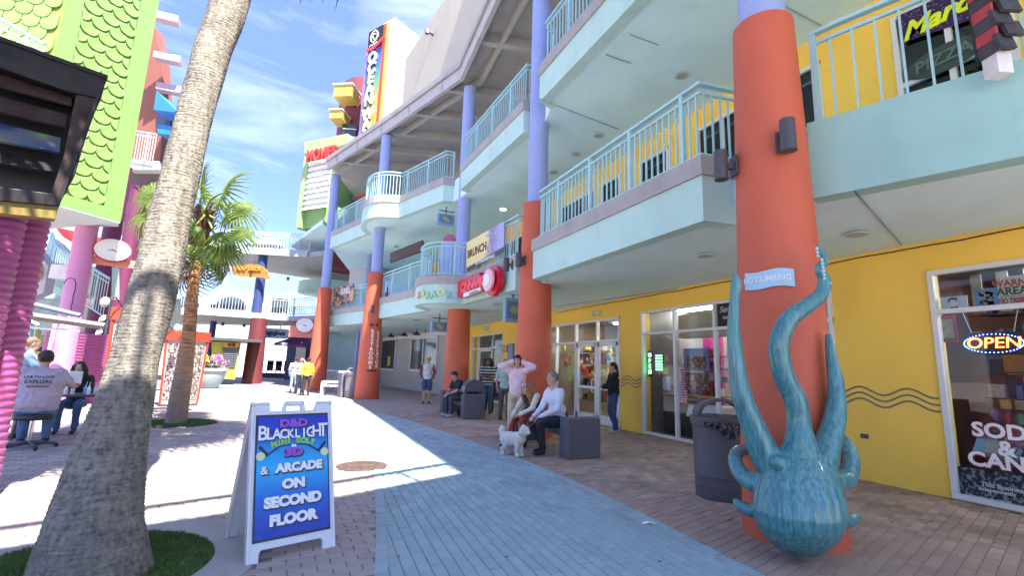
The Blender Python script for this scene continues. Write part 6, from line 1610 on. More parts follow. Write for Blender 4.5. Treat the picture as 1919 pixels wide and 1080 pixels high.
t, c, w, h = decal(1752, 592, 1790, 642, mat('dark red frame', (.28, .03, .03), .5), 'framed_picture', 'red framed faded picture hanging at the left of the big right window', X=WX + .20)
mb = MB(); mb.box(c + xo, (.006, w * .7, h * .7)); mb.build('picture', mat('faded green picture', (.30, .34, .26), .6, .3, 10), t)
# neon OPEN
c = PX(1862, 644, WX + .10); on = thing('open_sign', c, 'neon open sign, red letters in a blue dotted oval, in the right shop window', 'neon sign')
mb = MB(); mb.box(c, (.03, .62, .28)); mb.build('backing', black, on, bevel=.01)
text('OPEN', .19, mat('red neon', (.9, .1, .05), .5, emit=(1.0, .12, .03), estr=2.2), on, c - V((.02, 0, 0)), Ym, V((0, 0, 1)), .004, .001, sx=1.05, shear=.1)
mb = MB()
for i in range(44):
    a = i / 44 * 6.2832; mb.ball(c + V((-.02, .28 * math.cos(a), .115 * math.sin(a))), .006, 6)
mb.build('blue_dots', mat('blue neon', (.1, .2, 1), .5, emit=(.10, .22, 1.0), estr=4.0), on)
for s_ in (-.2, .2): mb = MB(); mb.tube([c + V((0, s_, .14)), c + V((0, s_ * 1.3, .40))], .004, 5); mb.build('hanging_cord', white, on)
# painted window lettering
redp = mat('dark red outline', (.25, .01, .02), .5)
wlab = {'SODA': 'big white window word SODA with dark red outline', '&': 'white ampersand painted on the right shop window', 'CANDY': 'big white window word CANDY with dark red outline'}
for s, x, y in (('SODA', 1889, 812), ('&', 1886, 843), ('CANDY', 1903, 872)):
    c = PX(x, y, WX - .02); t = thing('window_lettering', c, wlab[s], 'lettering')
    text(s, .235, redp, t, c + V((-.001, -.004, -.006)), Ym, V((0, 0, 1)), .001, .018, sx=1.05); text(s, .235, white, t, c - V((.004, 0, 0)), Ym, V((0, 0, 1)), .001, .008, sx=1.05)
t, c, w, h = decal(1826, 826, 1908, 862, mat('pale blue card', (.30, .50, .58), .5, .2, 8), 'tilted_card', 'tilted pale blue picture card behind the painted words', X=WX + .05, rot=.35)
mb = MB(); mb.box(c + xo, (.004, w * .5, h * .6), M=Matrix.Rotation(.35, 3, 'X')); mb.build('pale_patch', mat('cream patch', (.55, .50, .40), .5, .2, 20), t)
t, c, w, h = decal(1790, 888, 1990, 958, mat('black print poster with grey pattern', (.03, .03, .04), .5, .3, 8), 'window_notice', 'black printed notice strip along the bottom of the right shop window', X=WX + .05)
nt_ = MATS['black print poster with grey pattern']; n_, l_, b_ = nodes(nt_); no = n_.new('ShaderNodeTexNoise'); no.inputs['Scale'].default_value = 22; cr = n_.new('ShaderNodeValToRGB'); tcn = n_.new('ShaderNodeTexCoord'); l_.new(tcn.outputs['Object'], no.inputs[0]); l_.new(no.outputs['Fac'], cr.inputs[0]); l_.new(cr.outputs[0], b_.inputs['Base Color']); el = cr.color_ramp.elements; el[0].position = .5; el[0].color = (.02, .02, .03, 1); el[1].position = .62; el[1].color = (.30, .33, .40, 1)
for s, x, y, sz in (('This Business', 1880, 915, .075), ('Independently', 1868, 922, .06), ('Daytona Beach FL', 1856, 937, .055)):
    cc = PX(x, y, WX - .0 + .035); text(s, sz, white, t, V((WX + .035, cc.y, cc.z)), Ym, V((0, 0, 1)), .001, .002)
# cafe / treats shop (middle)
s2 = room(4.5, 9.7, (.20, .19, .19), 'treats shop interior with magenta drapes behind the middle glazing', 4.2)
lights(s2, (5.6, 7.5, 9.0), (WX + 1.5, WX + 3.0), 1.2)
magd = mat('magenta drape', (.28, .02, .14), .7, .2, 5)
for y in (9.0, 7.75, 6.6, 5.2):
    mb = MB()
    for k in range(6): mb.mm((WX + 1.9 + .03 * (k % 2), y - .3 + k * .1, .3), (WX + 2.0 + .03 * (k % 2), y - .2 + k * .1, 2.75))
    mb.build('drape', magd, s2)
mb = MB(); mb.mm((WX + 1.2, 5, 2.35), (WX + 1.5, 9.4, 2.95)); mb.build('bulkhead', mat('cream bulkhead', (.42, .42, .36), .7), s2)
shelf(s2, WX + 1.4, 8.3, 9.4, (.95, 1.3, 1.6, 1.9), 21, dens=.14, maxh=.22)
mb = MB(); mb.mm((WX + .7, 8.3, .02), (WX + 1.3, 9.45, .92)); mb.build('counter', mat('dark counter', (.03, .03, .035), .3), s2); mb = MB(); mb.mm((WX + .66, 8.3, .92), (WX + 1.34, 9.5, .96)); mb.build('counter_top', mat('tan counter top', (.35, .25, .12), .4), s2)
for i, (y, lab) in enumerate(((8.0, 'white clothed table behind the middle glazing, nearer the door'), (6.6, 'white clothed table behind the middle glazing, near the big column'))):
    t = thing('cloth_table', V((WX + .9, y, 0)), lab, 'table'); mb = MB()
    mb.hexa([(WX + .5, y - .5, .50), (WX + 1.3, y - .5, .50), (WX + 1.3, y + .5, .50), (WX + .5, y + .5, .50), (WX + .55, y - .45, .76), (WX + 1.25, y - .45, .76), (WX + 1.25, y + .45, .76), (WX + .55, y + .45, .76)]); mb.build('tablecloth', white, t)
    for a in (-.35, .35):
        for b_ in (-.3, .3): mb = MB(); mb.box((WX + .9 + b_, y + a, .25), (.04, .04, .5)); mb.build('leg', black, t)
brd = mat('brown food photo', (.20, .13, .08), .5, .1); n_, l_, b_ = nodes(brd); vo = n_.new('ShaderNodeTexVoronoi'); vo.inputs['Scale'].default_value = 14; cr = n_.new('ShaderNodeValToRGB'); tcn = n_.new('ShaderNodeTexCoord'); l_.new(tcn.outputs['Object'], vo.inputs['Vector']); l_.new(vo.outputs['Distance'], cr.inputs[0]); l_.new(cr.outputs[0], b_.inputs['Base Color']); el = cr.color_ramp.elements; el[0].color = (.42, .33, .22, 1); el[1].position = .6; el[1].color = (.06, .03, .02, 1)
t, c, w, h = decal(1281, 653, 1328, 696, mat('blue photo board', (.10, .20, .34), .5, .1), 'picture_board', 'blue picture board with snack photo, upper of two on the glass', X=WX + .12); mb = MB(); mb.box(c + xo - V((0, 0, h * .12)), (.004, w * .75, h * .55)); mb.build('photo', brd, t)
t, c, w, h = decal(1283, 698, 1328, 732, brd, 'picture_board', 'brown picture board with snack photo, lower of two on the glass', X=WX + .12)
c = PX(1219, 682, WX + .12); t = thing('open_sign', c, 'vertical green neon open sign in the middle shop window', 'neon sign')
mb = MB(); mb.box(c, (.03, .12, .62)); mb.build('backing', black, t)
gn = mat('green neon', (.2, .9, .3), .5, emit=(.15, 1.0, .35), estr=1.8)
for i, ch in enumerate('OPEN'): text(ch, .13, gn, t, c + V((-.02, 0, .2 - i * .135)), Ym, V((0, 0, 1)), .003, .003)
c = PX(1236, 680, WX + .14); t = thing('price_board', c, 'green lit price list board beside the vertical neon open sign', 'sign'); mb = MB(); mb.box(c, (.03, .26, .42)); mb.build('backing', mat('green board', (.02, .10, .04), .5), t); mb = MB()
for i in range(6):
    for j in range(3): mb.box(c + V((-.018, -.08 + j * .08, .16 - i * .065)), (.004, .06, .03))
mb.build('price_rows', gn, t)
for (x0, y0, x1, y1, cc, lab) in ((1242, 690, 1252, 702, (.6, .62, .05), 'small yellow card on the middle window'), (1242, 706, 1256, 731, (.6, .6, .6), 'white paper notice on the middle window'), (1245, 667, 1253, 676, (.6, .2, .05), 'small orange card on the middle window')): decal(x0, y0, x1, y1, mat('card %d%d' % (x0, y0), cc, .5), 'window_card', lab)
# pink striped twisted cone stand
t = thing('striped_pillar', PX(1280, 720, WX + .3), 'pink and white striped candy pillar inside the middle window', 'display'); c = PX(1279, 718, WX + .35)
for i in range(14):
    for k, m_ in ((0, mat('hot pink stripe', (.75, .12, .40), .5)), (1, white)):
        z0 = .80 + i * .056 + k * .028; mb = MB(); mb.lathe([(.07 + .05 * z0 * .4, z0), (.07 + .05 * z0 * .4 + .002, z0 + .027)], (c.x, c.y, 0), 14); mb.build('stripe', m_, t)
decal(1344, 564, 1376, 612, mat('chalkboard', (.025, .022, .025), .6), 'chalk_sign', 'black transom sign with white script left of the octopus arm'); 
c = PX(1362, 580, WX + .05); tt = bpy.data.objects['chalk_sign']; text('Serving', .17, white, tt, c - V((0, .06, 0)), Ym, V((0, 0, 1)), .001, .002, shear=.3); text('Ice Cream', .10, white, tt, c - V((0, .10, .16)), Ym, V((0, 0, 1)), .001, .002, shear=.3)
# shop with flowers behind doors
s3 = room(9.9, 14.9, (.22, .17, .13), 'souvenir shop interior with hanging goods behind the double doors', 4.0)
lights(s3, (11, 13), (WX + .9, WX + 2.4), 1.2)
shelf(s3, WX + 1.2, 10.2, 14.6, (.5, .9, 1.3, 1.7, 2.1), 31, dens=.2, maxh=.34)
rg = random.Random(8)
for i in range(46):
    y, z = rg.uniform(10.3, 14.4), rg.uniform(1.1, 2.2); mb = MB(); mb.ball((WX + .5 + rg.uniform(0, .4), y, z), (.06, .09, .12), 8); mb.build('hanging_toy', goodm[rg.choice((0, 2, 2, 4, 7, 8))], s3)
for y, z, cc in ((13.0, 1.75, (.65, .6, .12)), (13.25, 1.35, (.55, .6, .2)), (12.8, 1.2, (.2, .4, .6))):
    mb = MB(); mb.plate([V((WX + .30, y + .22 * math.cos(a), z + .28 * math.sin(a))) for a in [i / 6 * 6.28 for i in range(6)]], V((.02, 0, 0))); mb.build('kite', mat('kite %.1f' % y, cc, .5), s3)
s4 = room(17.8, 22.0, (.14, .14, .15), 'dark shop interior behind the far glazed door', 4.0); lights(s4, (20,), (WX + 2,), 1.0); shelf(s4, WX + 1.6, 18, 21.8, (.6, 1.1, 1.6, 2.1), 41, dens=.2, maxh=.3)
# thermometer-like lamp post by column 3
c = PV(878, 640, (5.75, 15.2)); t = thing('standing_lamp', V((c.x, c.y, 0)), 'thin brass crook lamp beside the third red column', 'lamp')
mb = MB(); mb.tube([V((c.x, c.y, 0)), V((c.x, c.y, 2.05)), V((c.x - .04, c.y, 2.12)), V((c.x - .1, c.y, 2.1)), V((c.x - .12, c.y, 2.02))], .022, 8); mb.build('pole', mat('brass', (.5, .35, .15), .35, metal=.8), t)
mb = MB(); mb.ball(V((c.x - .12, c.y, 1.98)), .045, 10); mb.build('bulb', mat('warm bulb', (1, .8, .5), .5, emit=(1, .75, .4), estr=3), t)
# ================================================================ OCTOPUS ON THE BIG COLUMN
om = mat('painted teal resin', (0.08, 0.33, 0.42), .32, .1, 4, .0, coat=.5)
n, l, b = nodes(om); tcn = n.new('ShaderNodeTexCoord'); mp_ = n.new('ShaderNodeMapping'); mp_.inputs['Scale'].default_value = (16, 16, 1.1)
no = n.new('ShaderNodeTexNoise'); no.inputs['Scale'].default_value = 2.6; no.inputs['Detail'].default_value = 8; no.inputs['Roughness'].default_value = .72; no.inputs['Distortion'].default_value = .15
cr = n.new('ShaderNodeValToRGB'); el = cr.color_ramp.elements
el[0].position = .22; el[0].color = (.03, .045, .10, 1); el[1].position = .80; el[1].color = (.38, .50, .50, 1)
for p_, c_ in ((.38, (.035, .12, .17, 1)), (.48, (.045, .21, .235, 1)), (.58, (.09, .28, .26, 1)), (.68, (.17, .28, .34, 1))): e = el.new(p_); e.color = c_
l.new(tcn.outputs['Object'], mp_.inputs[0]); l.new(mp_.outputs[0], no.inputs[0]); l.new(no.outputs['Fac'], cr.inputs[0]); l.new(cr.outputs[0], b.inputs['Base Color'])
bp_ = n.new('ShaderNodeBump'); bp_.inputs['Strength'].default_value = .35; bp_.inputs['Distance'].default_value = .02; l.new(no.outputs['Fac'], bp_.inputs['Height']); l.new(bp_.outputs[0], b.inputs['Normal'])
oc_ = thing('octopus_sculpture', V((4.1, 2.75, 0)), 'glossy teal painted octopus sculpture clinging head down to the big red column', 'sculpture')
cxy = V((CC[1][0], CC[1][1], 0)); toc = (-cxy).normalized()
Dm = (M3.transposed() @ (cxy - O)).z
def oq(x, y, d): return AT(x, y, d)
DM = Dm - .62
def remesh(o, vx, sm=4):
    m_ = o.modifiers.new('skin', 'REMESH'); m_.mode = 'VOXEL'; m_.voxel_size = vx; m_.use_smooth_shade = True
    s_ = o.modifiers.new('smooth', 'SMOOTH'); s_.factor = .5; s_.iterations = sm
mb = MB()
fwd = (M3 @ V((0, 0, 1)))
def spine(pts, seg=14): # pts: (x,y,depth,radius)
    # refine
    out = []
    for i in range(len(pts) - 1):
        p0, p1, p2, p3 = [pts[max(0, min(len(pts) - 1, k))] for k in (i - 1, i, i + 1, i + 2)]
        for k in range(6):
            t = k / 6; out.append([0.5 * ((2 * p1[q]) + (-p0[q] + p2[q]) * t + (2 * p0[q] - 5 * p1[q] + 4 * p2[q] - p3[q]) * t * t + (-p0[q] + 3 * p1[q] - 3 * p2[q] + p3[q]) * t ** 3) for q in range(4)])
    out.append(list(pts[-1]))
    P = [oq(p[0], p[1], p[2]) for p in out]; r_ = [max(.006, p[3]) for p in out]
    mb.tube(P, r_, seg)
    for p, rr in ((P[0], r_[0]), (P[-1], r_[-1])): mb.ball(p, rr * .98, 10)
C = Dm
# mantle: ellipsoids stacked
lv = [(845, C - .50, .13), (858, C - .52, .21), (875, C - .54, .255), (900, C - .57, .30), (930, C - .60, .335), (960, C - .63, .345), (985, C - .64, .325), (1008, C - .63, .275), (1026, C - .61, .20), (1038, C - .59, .12), (1043, C - .58, .04)]
SEG = 96; bb0 = len(mb.v)
fine = []
for i in range(len(lv) - 1):
    for k in range(5):
        t = k / 5; fine.append(tuple(lv[i][q] + (lv[i + 1][q] - lv[i][q]) * t for q in range(3)))
fine.append(lv[-1]); fu = V((M3[0][0], M3[1][0], 0)).normalized(); fv = V((-fu.y, fu.x, 0))
for i, (yy_, d_, r_) in enumerate(fine):
    c = oq(1497, yy_, d_); tt_ = i / len(fine)
    for k in range(SEG):
        a = 6.2832 * k / SEG; rr = r_ * (1 + .028 * math.cos(a * 19 + 1.5 * math.sin(tt_ * 5)) * (1 - tt_ * .7) + .012 * math.cos(a * 31 + 2))
        mb.v.append(tuple(c + fu * rr * math.cos(a) + fv * rr * .82 * math.sin(a)))
for i in range(len(fine) - 1):
    for k in range(SEG): mb.f.append([bb0 + i * SEG + k, bb0 + i * SEG + (k + 1) % SEG, bb0 + (i + 1) * SEG + (k + 1) % SEG, bb0 + (i + 1) * SEG + k]); mb.m.append(0)
mb.f.append([bb0 + k for k in range(SEG)][::-1]); mb.f.append([bb0 + (len(fine) - 1) * SEG + k for k in range(SEG)]); mb.m += [0, 0]
for (ex, ey) in ((1458, 868), (1538, 868)): mb.ball(oq(ex, ey, C - .63), (.07, .06, .06), 14)
spine([(1455, 880, C - .50, 0.147), (1430, 845, C - .46, 0.121), (1412, 800, C - .44, 0.100), (1393, 750, C - .42, 0.084), (1381, 690, C - .38, 0.071), (1375, 620, C - .34, 0.055), (1377, 560, C - .32, 0.043), (1380, 530, C - .31, 0.048), (1377, 515, C - .31, 0.019)])
spine([(1500, 850, C - .52, 0.150), (1497, 800, C - .47, 0.098), (1490, 750, C - .44, 0.091), (1467, 700, C - .43, 0.087), (1460, 645, C - .42, 0.083), (1478, 600, C - .41, 0.076), (1510, 575, C - .38, 0.069), (1538, 552, C - .30, 0.061), (1545, 525, C - .28, 0.052), (1535, 505, C - .28, 0.041), (1545, 490, C - .28, 0.037), (1538, 472, C - .27, 0.033), (1530, 463, C - .27, 0.018)])
spine([(1535, 880, C - .48, 0.132), (1550, 835, C - .38, 0.106), (1565, 780, C - .30, 0.088), (1566, 720, C - .24, 0.066), (1558, 670, C - .18, 0.048), (1553, 630, C - .12, 0.030)])
# side arms curling round the column
spine([(1450, 895, C - .48, 0.092), (1415, 905, C - .42, 0.084), (1390, 890, C - .32, 0.071), (1378, 865, C - .2, 0.063), (1383, 848, C - .05, 0.059), (1400, 842, C + .1, 0.050)])
spine([(1440, 950, C - .48, 0.071), (1410, 958, C - .42, 0.059), (1390, 950, C - .36, 0.049), (1380, 942, C - .32, 0.034)])
spine([(1545, 900, C - .42, 0.109), (1580, 900, C - .28, 0.092), (1592, 870, C - .18, 0.084), (1585, 840, C - .08, 0.084), (1570, 820, C + .05, 0.067)])
spine([(1550, 960, C - .44, 0.084), (1580, 975, C - .36, 0.071), (1600, 972, C - .32, 0.050), (1608, 968, C - .30, 0.025)])
o_ = mb.build('body', om, oc_); remesh(o_, .012, 4)
suck = mat('pale sucker resin', (.45, .60, .62), .4, .1)
for i in range(9):
    x, y = 1529 + 4 * math.sin(i * .9) - 0, 462 + i * 8; mb = MB(); c = oq(1531 + (6 if i > 2 else 0) + i * 1.0, 466 + i * 7, C - .315 - .0); mb.ball(c, (.016, .012, .016), 8); mb.build('sucker', suck, oc_)

# ================================================================ PALMS
barkn = mat('grey palm bark', (.235, .20, .165), .9, .16, 5, dirt=.45)
n, l, b = nodes(barkn); tcn = n.new('ShaderNodeTexCoord')
sp = n.new('ShaderNodeMapping'); sp.inputs['Scale'].default_value = (2.5, 2.5, 26); no = n.new('ShaderNodeTexNoise'); no.inputs['Scale'].default_value = 2.0; no.inputs['Detail'].default_value = 9; no.inputs['Roughness'].default_value = .65; no.inputs['Distortion'].default_value = .35
no2 = n.new('ShaderNodeTexNoise'); no2.inputs['Scale'].default_value = 34; no2.inputs['Detail'].default_value = 6
sp2 = n.new('ShaderNodeMapping'); sp2.inputs['Scale'].default_value = (7, 7, .8); no3 = n.new('ShaderNodeTexNoise'); no3.inputs['Scale'].default_value = 3.5; no3.inputs['Detail'].default_value = 7
ad = n.new('ShaderNodeMath'); ad.operation = 'ADD'; ad2 = n.new('ShaderNodeMath'); ad2.operation = 'ADD'
l.new(tcn.outputs['Object'], sp.inputs[0]); l.new(sp.outputs[0], no.inputs[0]); l.new(tcn.outputs['Object'], no2.inputs[0]); l.new(tcn.outputs['Object'], sp2.inputs[0]); l.new(sp2.outputs[0], no3.inputs[0])
l.new(no.outputs['Fac'], ad.inputs[0]); l.new(no2.outputs['Fac'], ad.inputs[1]); l.new(ad.outputs[0], ad2.inputs[0]); l.new(no3.outputs['Fac'], ad2.inputs[1])
bp2 = n.new('ShaderNodeBump'); bp2.inputs['Strength'].default_value = .8; bp2.inputs['Distance'].default_value = .02; l.new(ad2.outputs[0], bp2.inputs['Height']); l.new(bp2.outputs[0], b.inputs['Normal'])
crb = n.new('ShaderNodeValToRGB'); l.new(ad2.outputs[0], crb.inputs[0]); crb.color_ramp.elements[0].position = .36; crb.color_ramp.elements[1].position = .64
# map: sum about 1.5 -> scale
dv = n.new('ShaderNodeMath'); dv.operation = 'MULTIPLY'; dv.inputs[1].default_value = 1 / 3; l.new(ad2.outputs[0], dv.inputs[0]); l.new(dv.outputs[0], crb.inputs[0])
e_ = crb.color_ramp.elements; e_[0].color = (.06, .05, .042, 1); e_[1].color = (.33, .30, .25, 1); q_ = e_.new(.49); q_.color = (.205, .18, .145, 1)
hs = [x for x in n if x.type == 'HUE_SAT'][0]; l.new(crb.outputs[0], hs.inputs['Color'])
def trunk(pts, rad, par, m_, ring=.03, rings=0.012, seg=40, nm='trunk', knots=()):
    """pts: list of Vector, rad list; refined, with ring scars as real relief"""
    P = []; Rr = []
    for i in range(len(pts) - 1):
        p0, p1, p2, p3 = [pts[max(0, min(len(pts) - 1, k))] for k in (i - 1, i, i + 1, i + 2)]
        nseg = max(2, int((p2 - p1).length / ring * 3))
        for k in range(nseg):
            t = k / nseg; P.append(.5 * ((2 * p1) + (-p0 + p2) * t + (2 * p0 - 5 * p1 + 4 * p2 - p3) * t * t + (-p0 + 3 * p1 - 3 * p2 + p3) * t ** 3)); Rr.append(rad[i] + (rad[i + 1] - rad[i]) * t)
    P.append(pts[-1]); Rr.append(rad[-1])
    rg = random.Random(2); mb = MB(); n_ = len(P)
    for i, p in enumerate(P):
        t = (P[min(i + 1, n_ - 1)] - P[max(i - 1, 0)]).normalized(); u = V((0, 1, 0)).cross(t).normalized(); w = t.cross(u)
        for k in range(seg):
            an = 2 * math.pi * k / seg
            ph = i / 3 + .5 * math.sin(an * 2 + i * .05) + .3 * math.sin(an * 3 + 1)
            rr = Rr[i] * (1 + .02 * math.sin(an * 3 + i * .06) + .015 * math.sin(an * 7 + i * .1)) + rings * (ph % 1.0 - .5) * .55 + rg.uniform(-1, 1) * .0016
            q = p + (u * math.cos(an) + w * math.sin(an)) * rr
            for (kp, kr, kd) in knots:
                dd = (q - kp).length
                if dd < kr * 2.2: q = q - (q - p).normalized() * kd * math.exp(-(dd / kr) ** 2)
            mb.v.append(tuple(q))
    for i in range(n_ - 1):
        for k in range(seg):
            k2 = (k + 1) % seg; mb.f.append([i * seg + k, i * seg + k2, (i + 1) * seg + k2, (i + 1) * seg + k]); mb.m.append(0)
    return mb.build(nm, m_, par, smooth=True)
def frond_fan(size, nl, droop, seed, split=.45, closed=1.0, L=None):
    """costapalmate fan: petiole along +X, leaf segments radiating; returns (petiole MB, blade MB)"""
    rg = random.Random(seed); pet, bl_ = MB(), MB()
    L = L or size * .55
    pts = [V((L * t, 0, .10 * size * math.sin(t * 2.4) * 1.2)) for t in [i / 6 for i in range(7)]]
    pet.tube(pts, [.022 * size * (1.25 - .6 * i / 6) for i in range(7)], 6)
    hub = pts[-1]
    for k in range(nl):
        a = R(-128 + 256 * k / (nl - 1)) * closed
        ln_ = size * (.62 + .16 * math.cos(a * .8)) * rg.uniform(.93, 1.06); w = size * .0155
        d = V((math.cos(a), math.sin(a), 0)); s_ = V((-math.sin(a), math.cos(a), 0))
        prev = None; z0 = .08 * size * math.cos(a * .7)
        nseg = 7
        for j in range(nseg + 1):
            t = j / nseg; ww = w * (.35 + 1.35 * min(1, t * 2.2)) if t < .45 else w * 1.7 * (1 - (t - .45) / .55) ** .8 + .001
            dz = z0 * math.sin(t * 2.2) - droop * size * .5 * max(0, t - .25) ** 2.0 * (1.0 + .5 * rg.random()) - .10 * size * t * t * abs(math.sin(a))
            c = hub + d * (ln_ * t * (1 - .12 * droop * t)) + V((0, 0, dz)); fold = V((0, 0, ww * .55))
            cur = [c - s_ * ww + fold, c, c + s_ * ww + fold]
            if prev: bl_.add(prev + cur, [(0, 3, 4, 1), (1, 4, 5, 2)])
            prev = cur
    return pet, bl_
def leafmat(name, col, tr=.35):
    m_ = mat(name, col, .5, .22, 2, island=.25); nn, ll, bb = nodes(m_)
    tl = nn.new('ShaderNodeBsdfTranslucent'); src_ = bb.inputs['Base Color'].links[0].from_socket; ll.new(src_, tl.inputs[0]); mx_ = nn.new('ShaderNodeMixShader'); mx_.inputs[0].default_value = tr
    out = [x for x in nn if x.type == 'OUTPUT_MATERIAL'][0]; ll.new(bb.outputs[0], mx_.inputs[1]); ll.new(tl.outputs[0], mx_.inputs[2]); ll.new(mx_.outputs[0], out.inputs[0])
    return m_
frg = leafmat('palm frond green', (.16, .24, .045), .45); petm = mat('petiole green', (.22, .28, .06), .5, .1); dryf = leafmat('dry frond brown', (.24, .14, .06), .2)
bootm = mat('brown leaf boot', (.12, .055, .035), .9, .4, 8, .6, 60, island=.4)
bark2 = mat('orange brown palm bark', (.36, .17, .085), .9, .25, 3); 
nn, ll, bb = nodes(bark2); tcn = nn.new('ShaderNodeTexCoord'); mp_ = nn.new('ShaderNodeMapping'); mp_.inputs['Scale'].default_value = (2, 2, 30); no = nn.new('ShaderNodeTexNoise'); no.inputs['Scale'].default_value = 2.2; no.inputs['Detail'].default_value = 6; ll.new(tcn.outputs['Object'], mp_.inputs[0]); ll.new(mp_.outputs[0], no.inputs[0])
cr2 = nn.new('ShaderNodeValToRGB'); ll.new(no.outputs['Fac'], cr2.inputs[0]); e_ = cr2.color_ramp.elements; e_[0].position = .35; e_[0].color = (.13, .06, .035, 1); e_[1].position = .6; e_[1].color = (.52, .27, .13, 1)
sp = nn.new('ShaderNodeSeparateXYZ'); ll.new(tcn.outputs['Object'], sp.inputs[0]); mrr = nn.new('ShaderNodeMapRange'); mrr.inputs['From Min'].default_value = .2; mrr.inputs['From Max'].default_value = 1.8; ll.new(sp.outputs['Z'], mrr.inputs[0])
mxx = nn.new('ShaderNodeMixRGB'); mxx.inputs['Color1'].default_value = (.30, .235, .19, 1); ll.new(mrr.outputs[0], mxx.inputs[0]); ll.new(cr2.outputs[0], mxx.inputs['Color2'])
hs = [x for x in nn if x.type == 'HUE_SAT'][0]; ll.new(mxx.outputs[0], hs.inputs['Color']); bpp = nn.new('ShaderNodeBump'); bpp.inputs['Distance'].default_value = .02; bpp.inputs['Strength'].default_value = .7; ll.new(no.outputs['Fac'], bpp.inputs['Height']); ll.new(bpp.outputs[0], bb.inputs['Normal'])
def place_frond(mbs, par, base, az, el, size, seed, roll=0, green=frg, droop=1.0, nl=34, L=None):
    pet, bl_ = frond_fan(size, nl, droop, seed, L=L)
    m_ = Matrix.Translation(base) @ Matrix.Rotation(az, 4, 'Z') @ Matrix.Rotation(-el, 4, 'Y') @ Matrix.Rotation(roll, 4, 'X')
    for mb_ in (pet, bl_): mb_.v = [tuple(m_ @ V(v)) for v in mb_.v]
    f = bl_.build('frond', green, par); pet.build('petiole', petm if green is frg else dryf, f)
# near leaning palm
p1 = thing('palm_tree', PALM1, 'large leaning palm with a thick grey trunk in the left foreground', 'palm tree')
def tp1(x, y, Y): d = ray(x, y); return O + d * (Y / d.y)
TP = [V((-1.10, 4.30, -.05)), tp1(178, 985, 4.36), tp1(196, 900, 4.45), tp1(225, 780, 4.55), tp1(252, 680, 4.65), tp1(283, 560, 4.75), tp1(308, 460, 4.85), tp1(335, 340, 4.95), tp1(362, 230, 5.05), tp1(394, 110, 5.2), tp1(432, 0, 5.35)]
def wid(x0, x1, y, P): return (tp1(x1, y, P.y) - tp1(x0, y, P.y)).length / 2 * .96
RD = [.36, wid(77, 270, 985, TP[1]), wid(108, 273, 900, TP[2]), wid(160, 284, 780, TP[3]), wid(200, 298, 680, TP[4]), wid(230, 328, 560, TP[5]), wid(262, 350, 460, TP[6]), wid(298, 375, 340, TP[7]), wid(328, 398, 230, TP[8]), wid(360, 430, 110, TP[9]), wid(397, 468, 0, TP[10])]
top = TP[-1]; lean = (TP[-1] - TP[-2]).normalized()
for k, s_ in enumerate((1.3, 2.6, 3.8)):
    TP.append(top + lean * s_ + V((-.08 * s_, .02, .05 * s_ * s_ * .3))); RD.append(RD[10] * (.96 - .03 * k))
knots = [(tp1(250, 930, 4.1), .05, .035), (tp1(178, 875, 4.2), .045, .03), (tp1(95, 1010, 4.0), .045, .035), (tp1(100, 1060, 3.95), .04, .03)]
t1o = trunk(TP, RD, p1, barkn, knots=knots, seg=72)
crk = mat('dark bark crack', (.02, .015, .012), .95)
for (x0, y0, x1, y1) in ((277, 487, 303, 474), (252, 497, 275, 490), (292, 402, 316, 401), (306, 277, 350, 292), (352, 292, 382, 312), (308, 320, 345, 335)):
    for sgn in (1,):
        a, b2 = tp1(x0, y0, 4.72), tp1(x1, y1, 4.72)
crown = TP[-1]
rgp = random.Random(12)
for i in range(26):
    az = i * 2.399 + rgp.uniform(-.2, .2); el_ = R(70 - i * 4.6) 
    place_frond(None, p1, crown + V((.1 * math.cos(az), .1 * math.sin(az), -.02 * i)), az, el_, rgp.uniform(1.7, 2.1), 100 + i, rgp.uniform(-.4, .4), droop=.9, nl=30)
# farther palm with visible crown
p2 = thing('palm_tree', PALM2, 'slimmer palm with an orange brown trunk and green fan crown behind the near trunk', 'palm tree')
D2 = (M3.transposed() @ (PALM2 - O)).z
def tq(x, y, dd=0): return AT(x, y, D2 + dd)
T2 = [V((PALM2.x, PALM2.y, -.05)), tq(341, 720), tq(352, 640), tq(360, 560), tq(366, 500), tq(374, 455, .05)]
R2 = [.215, .19, .145, .118, .113, .115]
trunk(T2, R2, p2, bark2, ring=.05, rings=.010, seg=30)
# shaggy boots below the crown
ax0, ax1 = tq(368, 480), tq(383, 398)
rgb = random.Random(5)
for i in range(95):
    t = rgb.random(); c = ax0 + (ax1 - ax0) * t; a = rgb.uniform(0, 6.283); rr = .15 + .05 * math.sin(t * 3.1)
    d = V((math.cos(a), math.sin(a), 0)); s_ = V((-d.y, d.x, 0)) * rgb.uniform(.03, .06); up_ = V((0, 0, rgb.uniform(.10, .24)))
    mb = MB(); q0 = c + d * rr * .8; q1 = c + d * (rr + rgb.uniform(.02, .11)) + up_
    mb.plate([q0 - s_, q0 + s_, q1 + s_ * .5, q1 - s_ * .5], d * .012); mb.build('leaf_boot', bootm, p2)
mb = MB(); mb.tube([ax0, (ax0 + ax1) / 2, ax1], [.15, .18, .12], 16); mb.build('boot_core', bootm, p2)
cr_ = tq(384, 400)
rg2 = random.Random(21)
